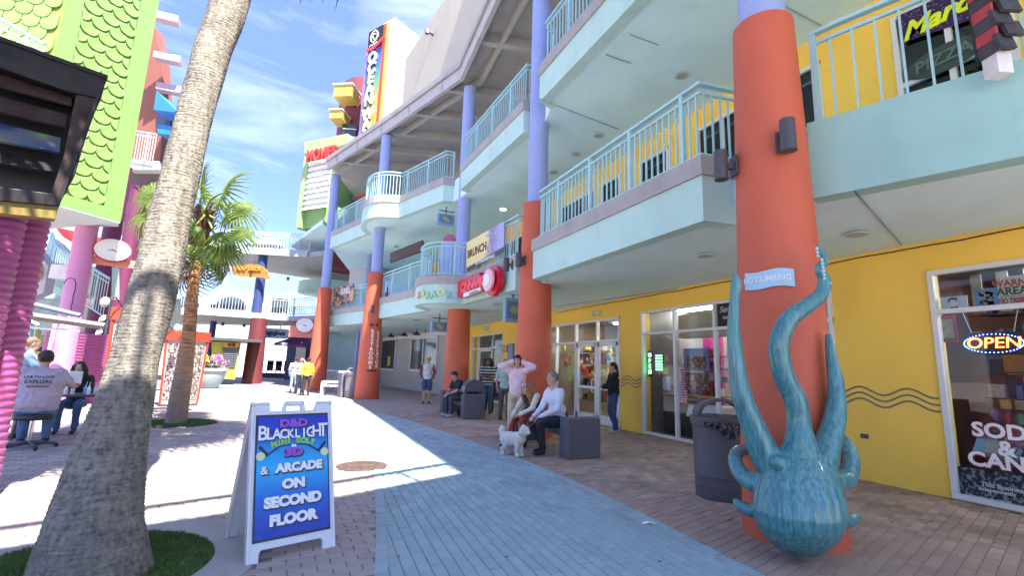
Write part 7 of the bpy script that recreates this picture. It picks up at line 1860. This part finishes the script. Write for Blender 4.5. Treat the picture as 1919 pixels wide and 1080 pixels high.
# (azimuth, elevation, size)
ca = math.atan2(M3[1][0], M3[0][0])  # camera right
def fr(x, y, size, seed, droop, roll=0, dd=0, m_=frg, nl=36):
    """frond whose hub shows at pixel (x,y)"""
    q = AT(x, y, D2 + dd); v = q - cr_; az = math.atan2(v.y, v.x); el_ = math.atan2(v.z, math.hypot(v.x, v.y))
    place_frond(None, p2, cr_, az, el_, size, seed, roll, m_, droop, nl, L=v.length)
for i, (x, y, s_, dr, ro, dd) in enumerate(((390, 368, 1.15, .15, 1.45, -.1), (428, 366, 1.2, .5, 1.15, -.3), (440, 400, 1.1, .9, .9, .3), (432, 442, 1.05, .9, .8, -.2), (412, 470, .95, 1.1, .7, -.3), (352, 385, 1.1, .6, -1.1, .3), (322, 400, 1.15, .7, -.9, .1), (315, 440, 1.1, .9, -.8, .4), (372, 360, 1.0, .4, .6, .9), (410, 395, 1.0, .8, .9, .9), (405, 500, .9, 1.2, .6, .2), (338, 470, 1.0, 1.2, -.7, -.3), (360, 425, .9, 1.0, -.9, -.7), (300, 372, 1.1, .6, -1.1, .3), (292, 410, 1.1, .9, -.9, .1), (300, 450, 1.05, 1.0, -.8, -.2))):
    fr(x, y, s_, 300 + i, dr, ro, dd, nl=30)
for i, (x, y, dd) in enumerate(((362, 500, .2), (350, 520, -.1), (410, 495, .3))):
    fr(x, y, .8, 400 + i, 2.0, 0, dd, dryf, 20)

# third palm, left of the view: its crown shades the stall
PALM3 = V((-4.3, 4.4, 0))
p3 = thing('palm_tree', PALM3, 'leaning palm beyond the left edge whose crown throws frond shadows over the stall', 'palm tree')
T3 = [V((-4.3, 4.4, -.05)), V((-4.0, 4.4, 2)), V((-3.5, 4.38, 4.4)), V((-2.9, 4.35, 6.6)), V((-2.3, 4.3, 8.8))]
trunk(T3, [.34, .27, .22, .19, .18], p3, barkn, ring=.08, seg=24)
for i in range(24):
    place_frond(None, p3, T3[-1] + V((0, 0, .1 - .02 * i)), i * 2.399, R(62 - i * 4.4), rgp.uniform(1.5, 1.9), 600 + i, rgp.uniform(-.4, .4), droop=.9, nl=28)
# ================================================================ PEOPLE
skinA = mat('light skin', (.52, .30, .22), .55, .05, 6); skinB = mat('brown skin', (.16, .075, .045), .55, .05, 6)
FOLD = bpy.data.textures.new('folds', 'CLOUDS'); FOLD.noise_scale = .085; FOLD.noise_depth = 2
LOCK = bpy.data.textures.new('locks', 'CLOUDS'); LOCK.noise_scale = .03; LOCK.noise_depth = 2
def capsule(mb, a, b, ra, rb, seg=14):
    a, b = V(a), V(b); mb.tube([a, a + (b - a) * .33, a + (b - a) * .67, b], [ra, ra + (rb - ra) * .33, ra + (rb - ra) * .67, rb], seg); mb.ball(a, ra * .99, seg); mb.ball(b, rb * .99, seg)
STAND = dict(pelvis=(0, 0, .95), belly=(0, .005, 1.10), chest=(0, .0, 1.30), neck=(0, 0, 1.47), head=(0, .02, 1.62),
             shL=(-.185, 0, 1.415), elL=(-.25, -.02, 1.14), wrL=(-.24, .06, .90), shR=(.185, 0, 1.415), elR=(.25, -.02, 1.14), wrR=(.24, .06, .90),
             hipL=(-.095, 0, .92), knL=(-.10, .03, .50), anL=(-.11, -.01, .09), hipR=(.095, 0, .92), knR=(.10, .03, .50), anR=(.11, -.01, .09))
SIT = dict(pelvis=(0, 0, .56), belly=(0, .02, .72), chest=(0, .06, .92), neck=(0, .10, 1.08), head=(0, .15, 1.23),
           shL=(-.185, .08, 1.03), elL=(-.23, .16, .78), wrL=(-.14, .36, .70), shR=(.185, .08, 1.03), elR=(.23, .16, .78), wrR=(.14, .36, .70),
           hipL=(-.10, 0, .54), knL=(-.13, .44, .54), anL=(-.13, .42, .10), hipR=(.10, 0, .54), knR=(.13, .44, .54), anR=(.13, .42, .10))
def person(pos, face, label, base=STAND, scale=1.0, pose={}, skin=skinA, top=((.5, .5, .5), 'long'), legs=((.05, .07, .15), 'long'), shoe=(.03, .03, .035), hair=((.03, .02, .015), 'short'), hat=None, build=1.0, vx=.016, slv=None, gaze=0):
    J = {k: V(v) * scale for k, v in {**base, **pose}.items()}; s = scale
    rz = math.atan2(face[1], face[0]) - math.pi / 2
    t = thing('person', V(pos), label, 'person', None, rz=rz)
    bw = build
    hd = J['head']; up = (hd - J['neck']).normalized(); rotH = Matrix.Rotation(gaze, 3, 'Z')
    def mk(mb, nm, m_, v=vx, sm=3):
        o = mb.build(nm, m_, t, world=False); remesh(o, v, sm)
        if nm in ('shirt', 'hoodie', 'sleeves', 'trousers', 'shorts'):
            d_ = o.modifiers.new('folds', 'DISPLACE'); d_.texture = FOLD; d_.strength = .035 if nm != 'trousers' else .028; d_.mid_level = .5
        if nm == 'hair':
            d_ = o.modifiers.new('locks', 'DISPLACE'); d_.texture = LOCK; d_.strength = .03; d_.mid_level = .5
        return o
    # body
    mb = MB()
    def torso(mb, e):
        mb.ball(J['pelvis'], ((.155 + e) * s * bw, (.115 + e) * s * bw, .13 * s), 18); mb.ball(J['belly'], ((.135 + e) * s * bw, (.105 + e) * s * bw, .15 * s), 18)
        mb.ball(J['chest'], ((.160 + e) * s * (.5 + bw / 2), (.112 + e) * s * (.5 + bw / 2), .165 * s), 18); capsule(mb, J['shL'] * .9 + J['chest'] * .1, J['shR'] * .9 + J['chest'] * .1, (.06 + e) * s, (.06 + e) * s)
    torso(mb, 0); capsule(mb, J['neck'] - V((0, 0, .05 * s)), hd - V((0, 0, .06 * s)), .055 * s, .052 * s)
    mb.ball(hd + V((0, 0, .015 * s)), (.078 * s, .098 * s, .105 * s), 20, rotH); mb.ball(hd + rotH @ V((0, .03, -.06)) * s, (.052 * s, .06 * s, .06 * s), 14); mb.ball(hd + rotH @ V((0, .105, -.012)) * s, (.014 * s, .018 * s, .026 * s), 8)
    for sx in (-1, 1): mb.ball(hd + rotH @ V((.08 * sx, .0, -.0)) * s, (.014 * s, .022 * s, .032 * s), 8)
    for q in ('L', 'R'):
        capsule(mb, J['sh' + q], J['el' + q], .052 * s * (.4 + bw * .6), .042 * s); capsule(mb, J['el' + q], J['wr' + q], .042 * s, .028 * s)
        d = (J['wr' + q] - J['el' + q]).normalized(); w = J['wr' + q]; side = d.cross(V((0, 0, 1))); side = side.normalized() if side.length > .1 else V((1, 0, 0))
        pn = side.cross(d)
        mb.ball(w + d * .05 * s, (.036 * s, .036 * s, .036 * s), 10)
        for k in range(4):
            o0 = side * ((k - 1.5) * .019 * s); l_ = (.075 + (.012 if k in (1, 2) else 0)) * s
            capsule(mb, w + d * .06 * s + o0, w + d * (.06 * s + l_ * .5) + o0 * 1.1, .0105 * s, .010 * s, 8); capsule(mb, w + d * (.06 * s + l_ * .5) + o0 * 1.1, w + d * (.06 * s + l_ * .9) + o0 * 1.1 - pn * .02 * s, .010 * s, .009 * s, 8)
        capsule(mb, w + d * .03 * s + side * .03 * s, w + d * .075 * s + side * .055 * s - pn * .01 * s, .012 * s, .010 * s, 8)
        capsule(mb, J['hip' + q], J['kn' + q], .085 * s * bw, .058 * s * (.5 + bw / 2)); capsule(mb, J['kn' + q], J['an' + q], .056 * s * (.5 + bw / 2), .040 * s)
    mk(mb, 'body', skin, vx * .85)
    # eyes and mouth
    mb = MB()
    for sx in (-1, 1): mb.ball(hd + rotH @ V((.03 * sx, .094, .018)) * s, (.011 * s, .006 * s, .007 * s), 8); mb.box(hd + rotH @ V((.03 * sx, .098, .038)) * s, (.03 * s, .008 * s, .006 * s), gaze)
    mb.box(hd + rotH @ V((0, .090, -.055)) * s, (.038 * s, .008 * s, .007 * s), gaze); mb.build('eyes_and_mouth', mat('dark facial feature', (.06, .02, .02), .5), t, world=False)
    # top
    cm = top[0] if not isinstance(top[0], tuple) else mat('cloth %.2f %.2f %.2f' % top[0], top[0], .85, .12, 8, .3, 30)
    e = .016; mb = MB(); torso(mb, e); capsule(mb, J['neck'] - V((0, 0, .04 * s)), J['neck'] + V((0, 0, .0)), .066 * s, .060 * s)
    if top[1] in ('long', 'short', 'hoodie'):
        k_ = 1.25 if top[1] == 'hoodie' else 1.0
        for q in ('L', 'R'):
            if top[1] == 'short': capsule(mb, J['sh' + q], J['sh' + q] + (J['el' + q] - J['sh' + q]) * .72, (.052 * s * (.4 + bw * .6) + .02 * s), .062 * s)
            elif slv is None: capsule(mb, J['sh' + q], J['el' + q], .070 * s * k_ * (.5 + bw / 2), .056 * s * k_); capsule(mb, J['el' + q], J['wr' + q], .056 * s * k_, .042 * s * k_)
    if len(top) > 2:
        for k in range(6):
            c_ = J['chest'] * (1 - k / 5) + (J['pelvis'] + V((0, 0, .03 * s))) * (k / 5); mb.ball(c_, ((.195 - .004 * k) * s * bw, .145 * s * bw, .10 * s), 18)
    o_top = mk(mb, 'shirt' if top[1] != 'hoodie' else 'hoodie', cm)
    if slv is not None:
        mb = MB()
        for q in ('L', 'R'): capsule(mb, J['sh' + q], J['el' + q], .068 * s, .054 * s); capsule(mb, J['el' + q], J['el' + q] + (J['wr' + q] - J['el' + q]) * .95, .054 * s, .042 * s)
        mk(mb, 'sleeves', mat('cloth %.2f %.2f %.2f' % slv, slv, .85, .12, 8, .3, 30))
    # legs
    lmn = legs[0] if not isinstance(legs[0], tuple) else mat('cloth %.2f %.2f %.2f' % legs[0], legs[0], .85, .15, 8, .3, 30)
    mb = MB(); mb.ball(J['pelvis'] - V((0, 0, .02 * s)), (.165 * s * bw, .125 * s * bw, .12 * s), 18)
    for q in ('L', 'R'):
        kx = legs[2] if len(legs) > 2 else 1.0
        if legs[1] == 'long': capsule(mb, J['hip' + q], J['kn' + q], .098 * s * bw, .070 * s * kx * (.5 + bw / 2)); capsule(mb, J['kn' + q], J['an' + q] + V((0, 0, .01)), .070 * s * kx * (.5 + bw / 2), .055 * s * kx)
        else: capsule(mb, J['hip' + q], J['hip' + q] + (J['kn' + q] - J['hip' + q]) * .88, .10 * s * bw, .092 * s)
    mk(mb, 'trousers' if legs[1] == 'long' else 'shorts', lmn)
    sm_ = mat('shoe %.2f %.2f %.2f' % shoe, shoe, .5, .1)
    for q in ('L', 'R'):
        a = J['an' + q]; mb = MB(); mb.ball(V((a.x, a.y + .0, max(.05, a.z - .04))), (.046 * s, .055 * s, .05 * s), 12); mb.ball(V((a.x, a.y + .10 * s, a.z - .055 * s)), (.048 * s, .10 * s, .036 * s), 12); mb.ball(V((a.x, a.y + .02, a.z - .06 * s)), (.042 * s, .08 * s, .03 * s), 12)
        o = mb.build('shoe', sm_, t, world=False); remesh(o, .012, 2)
    # hair
    if hair:
        hm = mat('hair %.2f %.2f %.2f' % hair[0], hair[0], .6, .3, 20, .6, 60)
        mb = MB(); mb.ball(hd + rotH @ V((0, -.018, .035)) * s, (.090 * s, .105 * s, .10 * s), 18)
        if hair[1] == 'bob': mb.ball(hd + rotH @ V((0, -.02, .0)) * s, (.105 * s, .10 * s, .11 * s), 18); mb.ball(hd + rotH @ V((0, .05, .085)) * s, (.07 * s, .055 * s, .035 * s), 12)
        if hair[1] == 'long':
            for a_ in range(-5, 6):
                aa = a_ * .42; rr = .085 * s
                st_ = hd + rotH @ V((rr * math.sin(aa), -rr * math.cos(aa), .03)); fr_ = J['chest'] + rotH @ V((.13 * math.sin(aa) * s, (-.12 * math.cos(aa) + .02) * s, -.05 * s))
                if abs(a_) > 3: fr_ = J['chest'] + rotH @ V((.10 * math.sin(aa) * s, .12 * s, -.10 * s))
                md = (st_ + fr_) / 2 + rotH @ V((.03 * math.sin(aa), -.03 * math.cos(aa), 0)); capsule(mb, st_, md, .03 * s, .032 * s, 8); capsule(mb, md, fr_, .032 * s, .014 * s, 8)
        if hair[1] == 'curly':
            rg = random.Random(4)
            for _ in range(60): a_ = rg.uniform(0, 6.28); z_ = rg.uniform(-.10, .13); mb.ball(hd + rotH @ V((.11 * math.cos(a_), -.03 + .10 * math.sin(a_) if math.sin(a_) < .3 else -.0, z_)) * s, .035 * s, 8)
        if hair[1] == 'pony': capsule(mb, hd + rotH @ V((0, -.10, .02)) * s, hd + rotH @ V((0, -.15, -.22)) * s, .04 * s, .025 * s)
        mk(mb, 'hair', hm, .012, 2)
    if hat:
        kind, col = hat[0], hat[1]; hm = mat('hat %.2f %.2f %.2f' % col, col, .8, .1, 20); mb = MB()
        if kind == 'straw': mb.lathe([(.165 * s, .055 * s), (.168 * s, .065 * s), (.095 * s, .078 * s), (.088 * s, .14 * s), (.06 * s, .165 * s)], hd, 28)
        else:
            mb.ball(hd + V((0, -.005, .055)) * s, (.092 * s, .108 * s, .082 * s), 18); mb.ball(hd + rotH @ V((0, .12, .045)) * s, (.065 * s, .075 * s, .010 * s), 14)
        mb.build('hat', hm, t, smooth=True, world=False)
    return t, J
LEFT, CAMD = (-1, -.12), lambda x, y: (-x, -y)
# man in white shirt on the near bench
manl = ((.60, .63, .72), 'long')
person((4.42, 7.62, 0), (-1, -.05), 'grey haired man in a white shirt seated on the near bench holding a leash', SIT, 1.03, dict(chest=(0, .07, .93), head=(0, .13, 1.26), wrR=(.10, .42, .62), wrL=(-.08, .40, .62), elR=(.22, .20, .74), anL=(-.10, .36, .10), anR=(.12, .22, .10), knR=(.13, .44, .53)), top=((.60, .63, .72), 'long'), legs=((.02, .022, .03), 'long'), hair=((.16, .15, .15), 'short'), shoe=(.02, .02, .025), vx=.014, build=1.22)
person((4.45, 8.45, 0), (-1, -.25), 'girl with long fair hair, goggles and rust red trousers bent over on the bench', SIT, .98, dict(chest=(0, .14, .86), neck=(0, .22, 1.0), head=(0, .31, 1.10), shL=(-.16, .18, .97), shR=(.16, .18, .97), elL=(-.22, .34, .74), elR=(.22, .34, .74), wrL=(-.06, .52, .62), wrR=(.10, .58, .56), knL=(-.09, .48, .54), anL=(-.08, .40, .10), anR=(.16, .62, .10), knR=(.12, .50, .54)), top=((.035, .035, .05), 'hoodie'), slv=(.62, .60, .50), legs=((.30, .045, .04), 'long'), hair=((.30, .14, .05), 'long'), hat=None, shoe=(.02, .02, .02), vx=.014, build=.9)
q = G(966, 826); person((q.x, q.y, 0), (-q.x - .3, -q.y + 1.2), 'teenager in a pale pink hoodie with both hands held up behind the head', STAND, 1.0, dict(elL=(-.34, .10, 1.50), wrL=(-.10, .06, 1.60), elR=(.34, .10, 1.50), wrR=(.10, .06, 1.60), shL=(-.17, 0, 1.42), shR=(.17, 0, 1.42), head=(0, .05, 1.61)), top=((.72, .52, .57), 'hoodie', .17), legs=((.52, .42, .28), 'long', 1.25), hair=((.02, .014, .012), 'bob'), vx=.014, build=.95)
q = G(1150, 812); person((q.x, q.y, 0), (-.85, .35), 'woman in a black hoodie and blue jeans standing at the shop doors', STAND, .96, dict(elL=(-.20, .10, 1.14), wrL=(-.04, .26, 1.12), elR=(.20, .10, 1.14), wrR=(.04, .26, 1.14), knR=(.11, .06, .5), anR=(.10, -.10, .09)), top=((.012, .012, .014), 'hoodie', .15), legs=((.035, .07, .16), 'long'), hair=((.02, .014, .012), 'pony'), shoe=(.45, .40, .36), vx=.016, build=1.02)
q = G(798, 757); person((q.x, q.y, 0), CAMD(q.x, q.y), 'man in a straw hat and navy shorts standing by the clapboard shop', STAND, 1.02, dict(elL=(-.27, -.02, 1.15), wrL=(-.20, .04, .94), elR=(.27, -.02, 1.15), wrR=(.20, .04, .94)), top=((.62, .60, .62), 'long'), slv=(.20, .05, .06), legs=((.06, .075, .20), 'short'), hair=((.12, .07, .04), 'short'), hat=('straw', (.60, .48, .34)), vx=.02, build=1.1)
person((4.66, 13.75, 0), (-1, -.28), 'bearded man in a black cap and dark T-shirt seated on the farther bench', SIT, 1.0, dict(chest=(0, .13, .90), neck=(0, .20, 1.05), head=(0, .28, 1.18), shL=(-.17, .17, 1.0), shR=(.17, .17, 1.0), elL=(-.20, .30, .76), wrL=(-.03, .48, .66), elR=(.20, .30, .76), wrR=(.05, .50, .64)), top=((.012, .018, .035), 'short'), legs=((.06, .07, .085), 'long'), hair=((.05, .03, .02), 'short'), hat=('cap', (.01, .01, .012)), shoe=(.5, .45, .42), vx=.018, build=1.05)
stripe = mat('striped knit', (.6, .6, .6), .85, .05); n, l, b = nodes(stripe); tcn = n.new('ShaderNodeTexCoord'); sp = n.new('ShaderNodeSeparateXYZ'); wv = n.new('ShaderNodeMath'); wv.operation = 'MULTIPLY'; wv.inputs[1].default_value = 70; sn = n.new('ShaderNodeMath'); sn.operation = 'SINE'; cr = n.new('ShaderNodeValToRGB'); l.new(tcn.outputs['Object'], sp.inputs[0]); l.new(sp.outputs['Z'], wv.inputs[0]); l.new(wv.outputs[0], sn.inputs[0]); l.new(sn.outputs[0], cr.inputs[0]); l.new(cr.outputs[0], b.inputs['Base Color']); el = cr.color_ramp.elements; el[0].position = .42; el[0].color = (.02, .025, .04, 1); el[1].position = .5; el[1].color = (.62, .60, .60, 1)
q = G(911, 776); person((q.x, q.y, 0), CAMD(q.x, q.y), 'woman in a striped top and jeans with folded arms behind the farther bench', STAND, .99, dict(elL=(-.24, .10, 1.15), wrL=(.02, .24, 1.16), elR=(.24, .10, 1.15), wrR=(-.02, .22, 1.20)), skin=skinB, top=(stripe, 'short'), legs=((.06, .10, .18), 'long'), hair=((.008, .006, .006), 'curly'), shoe=(.02, .02, .02), vx=.018, build=1.22)
q = G(926, 776); person((q.x, q.y + .5, 0), CAMD(q.x, q.y), 'person dressed in black with dark hair standing just behind the woman in the striped top', STAND, 1.0, {}, top=((.012, .012, .014), 'long'), legs=((.02, .02, .025), 'long'), hair=((.01, .008, .008), 'long'), vx=.02)
q = G(944, 788); person((q.x, q.y, 0), (.6, .8), 'person in a pale teal T-shirt and grey jeans, mostly hidden behind the teenager', STAND, .98, {}, top=((.35, .48, .46), 'short'), legs=((.07, .09, .12), 'long'), hair=((.25, .18, .10), 'short'), vx=.02)
for (x, y, c1, c2, lab, fc, ar) in ((573, 733, (.50, .42, .04), (.02, .02, .03), 'person in a bright yellow top and black trousers beside the farthest red column', (.2, 1), 1), (560, 730, (.38, .36, .26), (.02, .025, .05), 'person in a cream top raising an arm, next to the yellow top', (-.2, -1), 0), (549, 728, (.28, .33, .38), (.28, .33, .38), 'person in long pale blue clothes, leftmost of the far group', (.1, 1), 1)):
    q = G(x, y) ; q = q * .86; q.z = 0; person((q.x, q.y, 0), fc, lab, STAND, .93, {} if ar else dict(elL=(-.30, .05, 1.35), wrL=(-.12, .1, 1.62)), top=(c1, 'long'), legs=(c2, 'long'), vx=.028)
# group at the left stall
person((-3.62, 10.1, 0), (-.25, .95), 'large man in a printed grey T-shirt seated on a swivel stool, left stall', SIT, 1.12, dict(elL=(-.32, .16, .80), elR=(.34, .22, .84), wrR=(.30, .50, .84), wrL=(-.26, .42, .74)), top=((.42, .36, .42), 'short', .16), legs=((.10, .18, .33), 'long'), hair=((.03, .02, .015), 'short'), build=1.45, vx=.018)
person((-4.28, 11.35, 0), (.8, .2), 'person in a light blue shirt and white skirt standing behind the corrugated post', STAND, 1.0, dict(elR=(.24, .18, 1.16), wrR=(.14, .36, 1.10)), top=((.25, .38, .55), 'short'), legs=((.65, .66, .66), 'short'), hair=((.20, .12, .07), 'short'), vx=.02, build=1.1)
person((-3.78, 12.15, 0), (.1, -.9), 'dark haired woman in black sitting across the stall table holding a white sheet', SIT, .98, dict(wrL=(-.10, .36, .90), wrR=(.10, .36, .90)), top=((.02, .02, .03), 'long'), legs=((.06, .12, .25), 'long'), hair=((.012, .01, .01), 'long'), vx=.02)
# back print
bk = bpy.data.objects
def backprint():
    o = [x for x in bpy.data.objects if x.get('label', '').startswith('large man')][0]
    for s, z, sz in (('LIVE TO LOVE', 1.10, .055), ('EXPLORE', 1.03, .075), ('the world around', .96, .035)):
        e = text(s, sz, black, None, (0, 0, 0), (1, 0, 0), (0, 0, 1), .002, .002, name='shirt_print'); 
        e.parent = o; e.location = (0, -.24, z); e.rotation_euler = (R(-8), 0, 0)
# stool
st = thing('swivel_stool', V((-3.62, 10.1, 0)), 'black swivel stool with chrome legs under the large seated man', 'stool')
mb = MB(); mb.lathe([(.23, .44), (.25, .47), (.24, .52), (.1, .53)], (-3.62, 10.1, 0), 28); mb.build('seat', black, st, smooth=True)
mb = MB(); mb.lathe([(.03, .10), (.03, .44)], (-3.62, 10.1, 0), 12); mb.build('column', mat('chrome', (.6, .6, .62), .2, metal=1), st)
for i in range(5):
    a = i * 1.2566 + .3; p = V((-3.62, 10.1, .09)); e = p + V((.32 * math.cos(a), .32 * math.sin(a), -.03)); mb = MB(); mb.tube([p, e], [.03, .02], 8); lg = mb.build('leg', darkg, st); mb = MB(); mb.ball((e.x, e.y, .032), .032, 10); mb.build('castor', black, lg)
# table with clutter
tb = thing('folding_table', V((-3.6, 11.3, 0)), 'dark folding table in front of the large seated man', 'table')
mb = MB(); mb.box((-3.55, 11.3, .74), (1.5, .6, .04)); mb.build('tabletop', darkg, tb)
for a in (-.65, .65):
    for b_ in (-.25, .25): mb = MB(); mb.tube([V((-3.55 + a, 11.3 + b_, 0)), V((-3.55 + a * .92, 11.3 + b_ * .8, .73))], .018, 6); mb.build('leg', darkg, tb)
rg = random.Random(3)
for i in range(12):
    x = -4.1 + i * .1; c = V((x, 11.2 + rg.uniform(-.15, .15), .76)); t_ = thing('spray_bottle', c, 'small %s paint bottle standing on the stall table, number-like row position %s from the left' % (['clear', 'pale blue', 'white'][i % 3], ['first', 'second', 'third', 'fourth', 'fifth', 'sixth', 'seventh', 'eighth', 'ninth', 'tenth', 'eleventh', 'last'][i]), 'bottle', 'paint bottles on the stall table')
    t_['label'] = '%s paint bottle on the stall table, %s of the row from the left' % (['clear', 'pale blue', 'white'][i % 3], ['first', 'second', 'third', 'fourth', 'fifth', 'sixth', 'seventh', 'eighth', 'ninth', 'tenth', 'eleventh', 'last'][i])
    mb = MB(); mb.lathe([(.03, 0), (.032, .10), (.012, .13), (.012, .16)], c, 10); mb.build('bottle_body', [mat('clear plastic', (.55, .6, .65), .2), mat('pale blue plastic', (.3, .4, .65), .3), white][i % 3], t_); mb = MB(); mb.tube([c + V((0, 0, .16)), c + V((.01, 0, .22))], .005, 5); mb.build('nozzle', white, t_)
c = V((-3.74, 11.78, 1.0)); t_ = thing('paper_sheet', c, 'white sheet held up by the dark haired woman', 'paper'); mb = MB(); mb.box(c, (.22, .006, .30), .3); mb.build('sheet', white, t_)
# stroller hood on the farther bench
c = V((4.78, 13.1, .66)); sh_ = thing('stroller', V((4.8, 13.35, 0)), 'grey stroller with a striped round hood beside the farther bench', 'stroller')
stm = mat('grey stroller fabric', (.10, .10, .12), .8, .15, 10)
sc = V((4.85, 13.35, .80))
for i in range(6):
    a0, a1 = R(-10 + i * 32), R(-10 + (i + 1) * 32); mb = MB(); pr = []
    rows_ = []
    for a in (a0, (a0 + a1) / 2, a1):
        rows_.append([sc + V((-.32 * math.cos(a), (-.22 + .44 * k / 4), .30 * math.sin(a) - .02 * abs(k - 2) + (.014 if a not in (a0, a1) else 0))) for k in range(5)])
    for j in range(2):
        for k in range(4): mb.add([rows_[j][k], rows_[j][k + 1], rows_[j + 1][k + 1], rows_[j + 1][k]], [(0, 1, 2, 3)])
    mb.build('hood_panel', stm if i % 2 else mat('light grey stroller fabric', (.22, .22, .25), .8), sh_, smooth=True)
for y in (-.22, .22): 
    mb = MB(); mb.plate([sc + V((-.31 * math.cos(R(a)), y, .29 * math.sin(R(a)))) for a in range(-10, 191, 20)], V((0, .01, 0))); mb.build('hood_side', stm, sh_)
    mb = MB(); mb.tube([sc + V((-.25, y, -.02)), V((sc.x + .1, sc.y + y, .12))], .014, 6); mb.tube([sc + V((.30, y, .2)), V((sc.x - .25, sc.y + y, .12))], .014, 6); mb.build('frame', darkg, sh_)
    for x in (-.25, .1): mb = MB(); mb.lathe([(.11, -.02), (.12, 0), (.11, .02)], (sc.x + x, sc.y + y, .12), 20, Matrix.Rotation(R(90), 3, 'X')); mb.build('wheel', black, sh_)
mb = MB(); mb.box(sc + V((0, 0, -.14)), (.5, .36, .22)); mb.build('seat_shell', black, sh_, bevel=.04)
mb = MB(); mb.ball(sc + V((-.12, 0, .0)), (.10, .09, .06), 12); mb.build('blanket', mat('mustard blanket', (.35, .22, .04), .8), sh_)
# rucksack on near bench
c = V((4.66, 8.0, .46)); bk_ = thing('rucksack', c, 'dark grey rucksack slumped on the near bench behind the man in the white shirt', 'bag')
mb = MB(); mb.ball(c + V((0, 0, .17)), (.16, .24, .20), 16); mb.ball(c + V((.03, .12, .10)), (.14, .2, .13), 14); o_ = mb.build('bag_body', mat('grey bag cloth', (.07, .07, .08), .8, .2, 8, .4, 30), bk_); remesh(o_, .02, 3)
mb = MB(); mb.tube([c + V((-.15, -.05, .28)), c + V((-.19, -.05, .15)), c + V((-.13, -.05, .02))], .015, 6); mb.build('strap', black, bk_)
# glasses/goggles headband on the girl
c = V((4.12, 8.36, 1.19)); gg = thing('goggles', c, 'white rimmed goggles worn on top of the fair haired girl head', 'goggles')
for s_ in (-.04, .04): mb = MB(); mb.ball(c + V((-.05 + s_ * .3, s_ - .02, -.03)), (.016, .034, .022), 12); mb.build('lens', mat('dark lens', (.02, .02, .05), .1), gg)
mb = MB(); mb.ball(c + V((-.042, -.02, -.03)), (.014, .085, .03), 14); mb.build('strap', white, gg)

# ================================================================ DOG
furm = mat('white dog fur', (.70, .68, .63), .9, .1, 14, .8, 90)
dg = thing('dog', V((3.55, 7.62, 0)), 'small fluffy white dog standing on the edge of the blue paving', 'dog', rz=R(-158)); dg.scale = (.88, .88, .88)
mb = MB(); B_ = [(0, -.20, .30, .115), (0, -.08, .31, .125), (0, .06, .32, .12), (0, .17, .34, .11)]
for x, y, z, r in B_: mb.ball((x, y, z), (r * .95, r * 1.15, r * 1.08), 14)
capsule(mb, (0, .17, .36), (0, .27, .47), .085, .075); mb.ball((0, .30, .50), (.085, .09, .08), 14); mb.ball((0, .38, .475), (.038, .06, .036), 12); mb.ball((0, .26, .55), (.06, .05, .05), 10)
for s_ in (-1, 1):
    mb.ball((.08 * s_, .27, .49), (.028, .045, .07), 10)
    capsule(mb, (.06 * s_, .16, .28), (.062 * s_, .15, .14), .048, .036); capsule(mb, (.062 * s_, .15, .14), (.062 * s_, .165, .03), .036, .034); mb.ball((.062 * s_, .18, .025), (.034, .045, .025), 8)
    capsule(mb, (.065 * s_, -.20, .27), (.068 * s_, -.16, .17), .062, .042); capsule(mb, (.068 * s_, -.16, .17), (.07 * s_, -.235, .10), .04, .032); capsule(mb, (.07 * s_, -.235, .10), (.07 * s_, -.22, .03), .032, .032); mb.ball((.07 * s_, -.20, .025), (.032, .042, .025), 8)
for i in range(6): a = i / 5 * 2.2; mb.ball((0, -.26 - .06 * math.sin(a), .36 + .07 * (1 - math.cos(a)) * .5 + .012 * i), .06, 10)
o_ = mb.build('body', furm, dg, world=False); remesh(o_, .011, 1)
tx = bpy.data.textures.new('fur', 'CLOUDS'); tx.noise_scale = .028; tx.noise_depth = 3
dm = o_.modifiers.new('fluff', 'DISPLACE'); dm.texture = tx; dm.strength = .05; dm.mid_level = .45
mb = MB(); mb.ball((0, .435, .485), .014, 8); mb.build('nose', black, dg, world=False)
mb = MB(); mb.ball((-.032, .37, .515), .010, 8); mb.ball((.032, .37, .515), .010, 8); mb.build('eyes', black, dg, world=False)
mb = MB(); mb.lathe([(.088, -.012), (.092, 0), (.088, .012)], (0, .235, .43), 20, Matrix.Rotation(R(-42), 3, 'X')); mb.build('harness', mat('lime harness', (.5, .55, .2), .6), dg, world=False)
# leash
a, b2 = V((3.62, 7.38, .45)), V((4.02, 7.58, .62)); mb = MB(); mb.tube([a, a + (b2 - a) * .3 + V((0, 0, -.02)), a + (b2 - a) * .7 + V((0, 0, -.02)), b2], .006, 6); single(mb, 'leash', mat('red leash', (.35, .04, .04), .6), 'thin red leash from the seated man to the white dog', 'leash')
backprint()
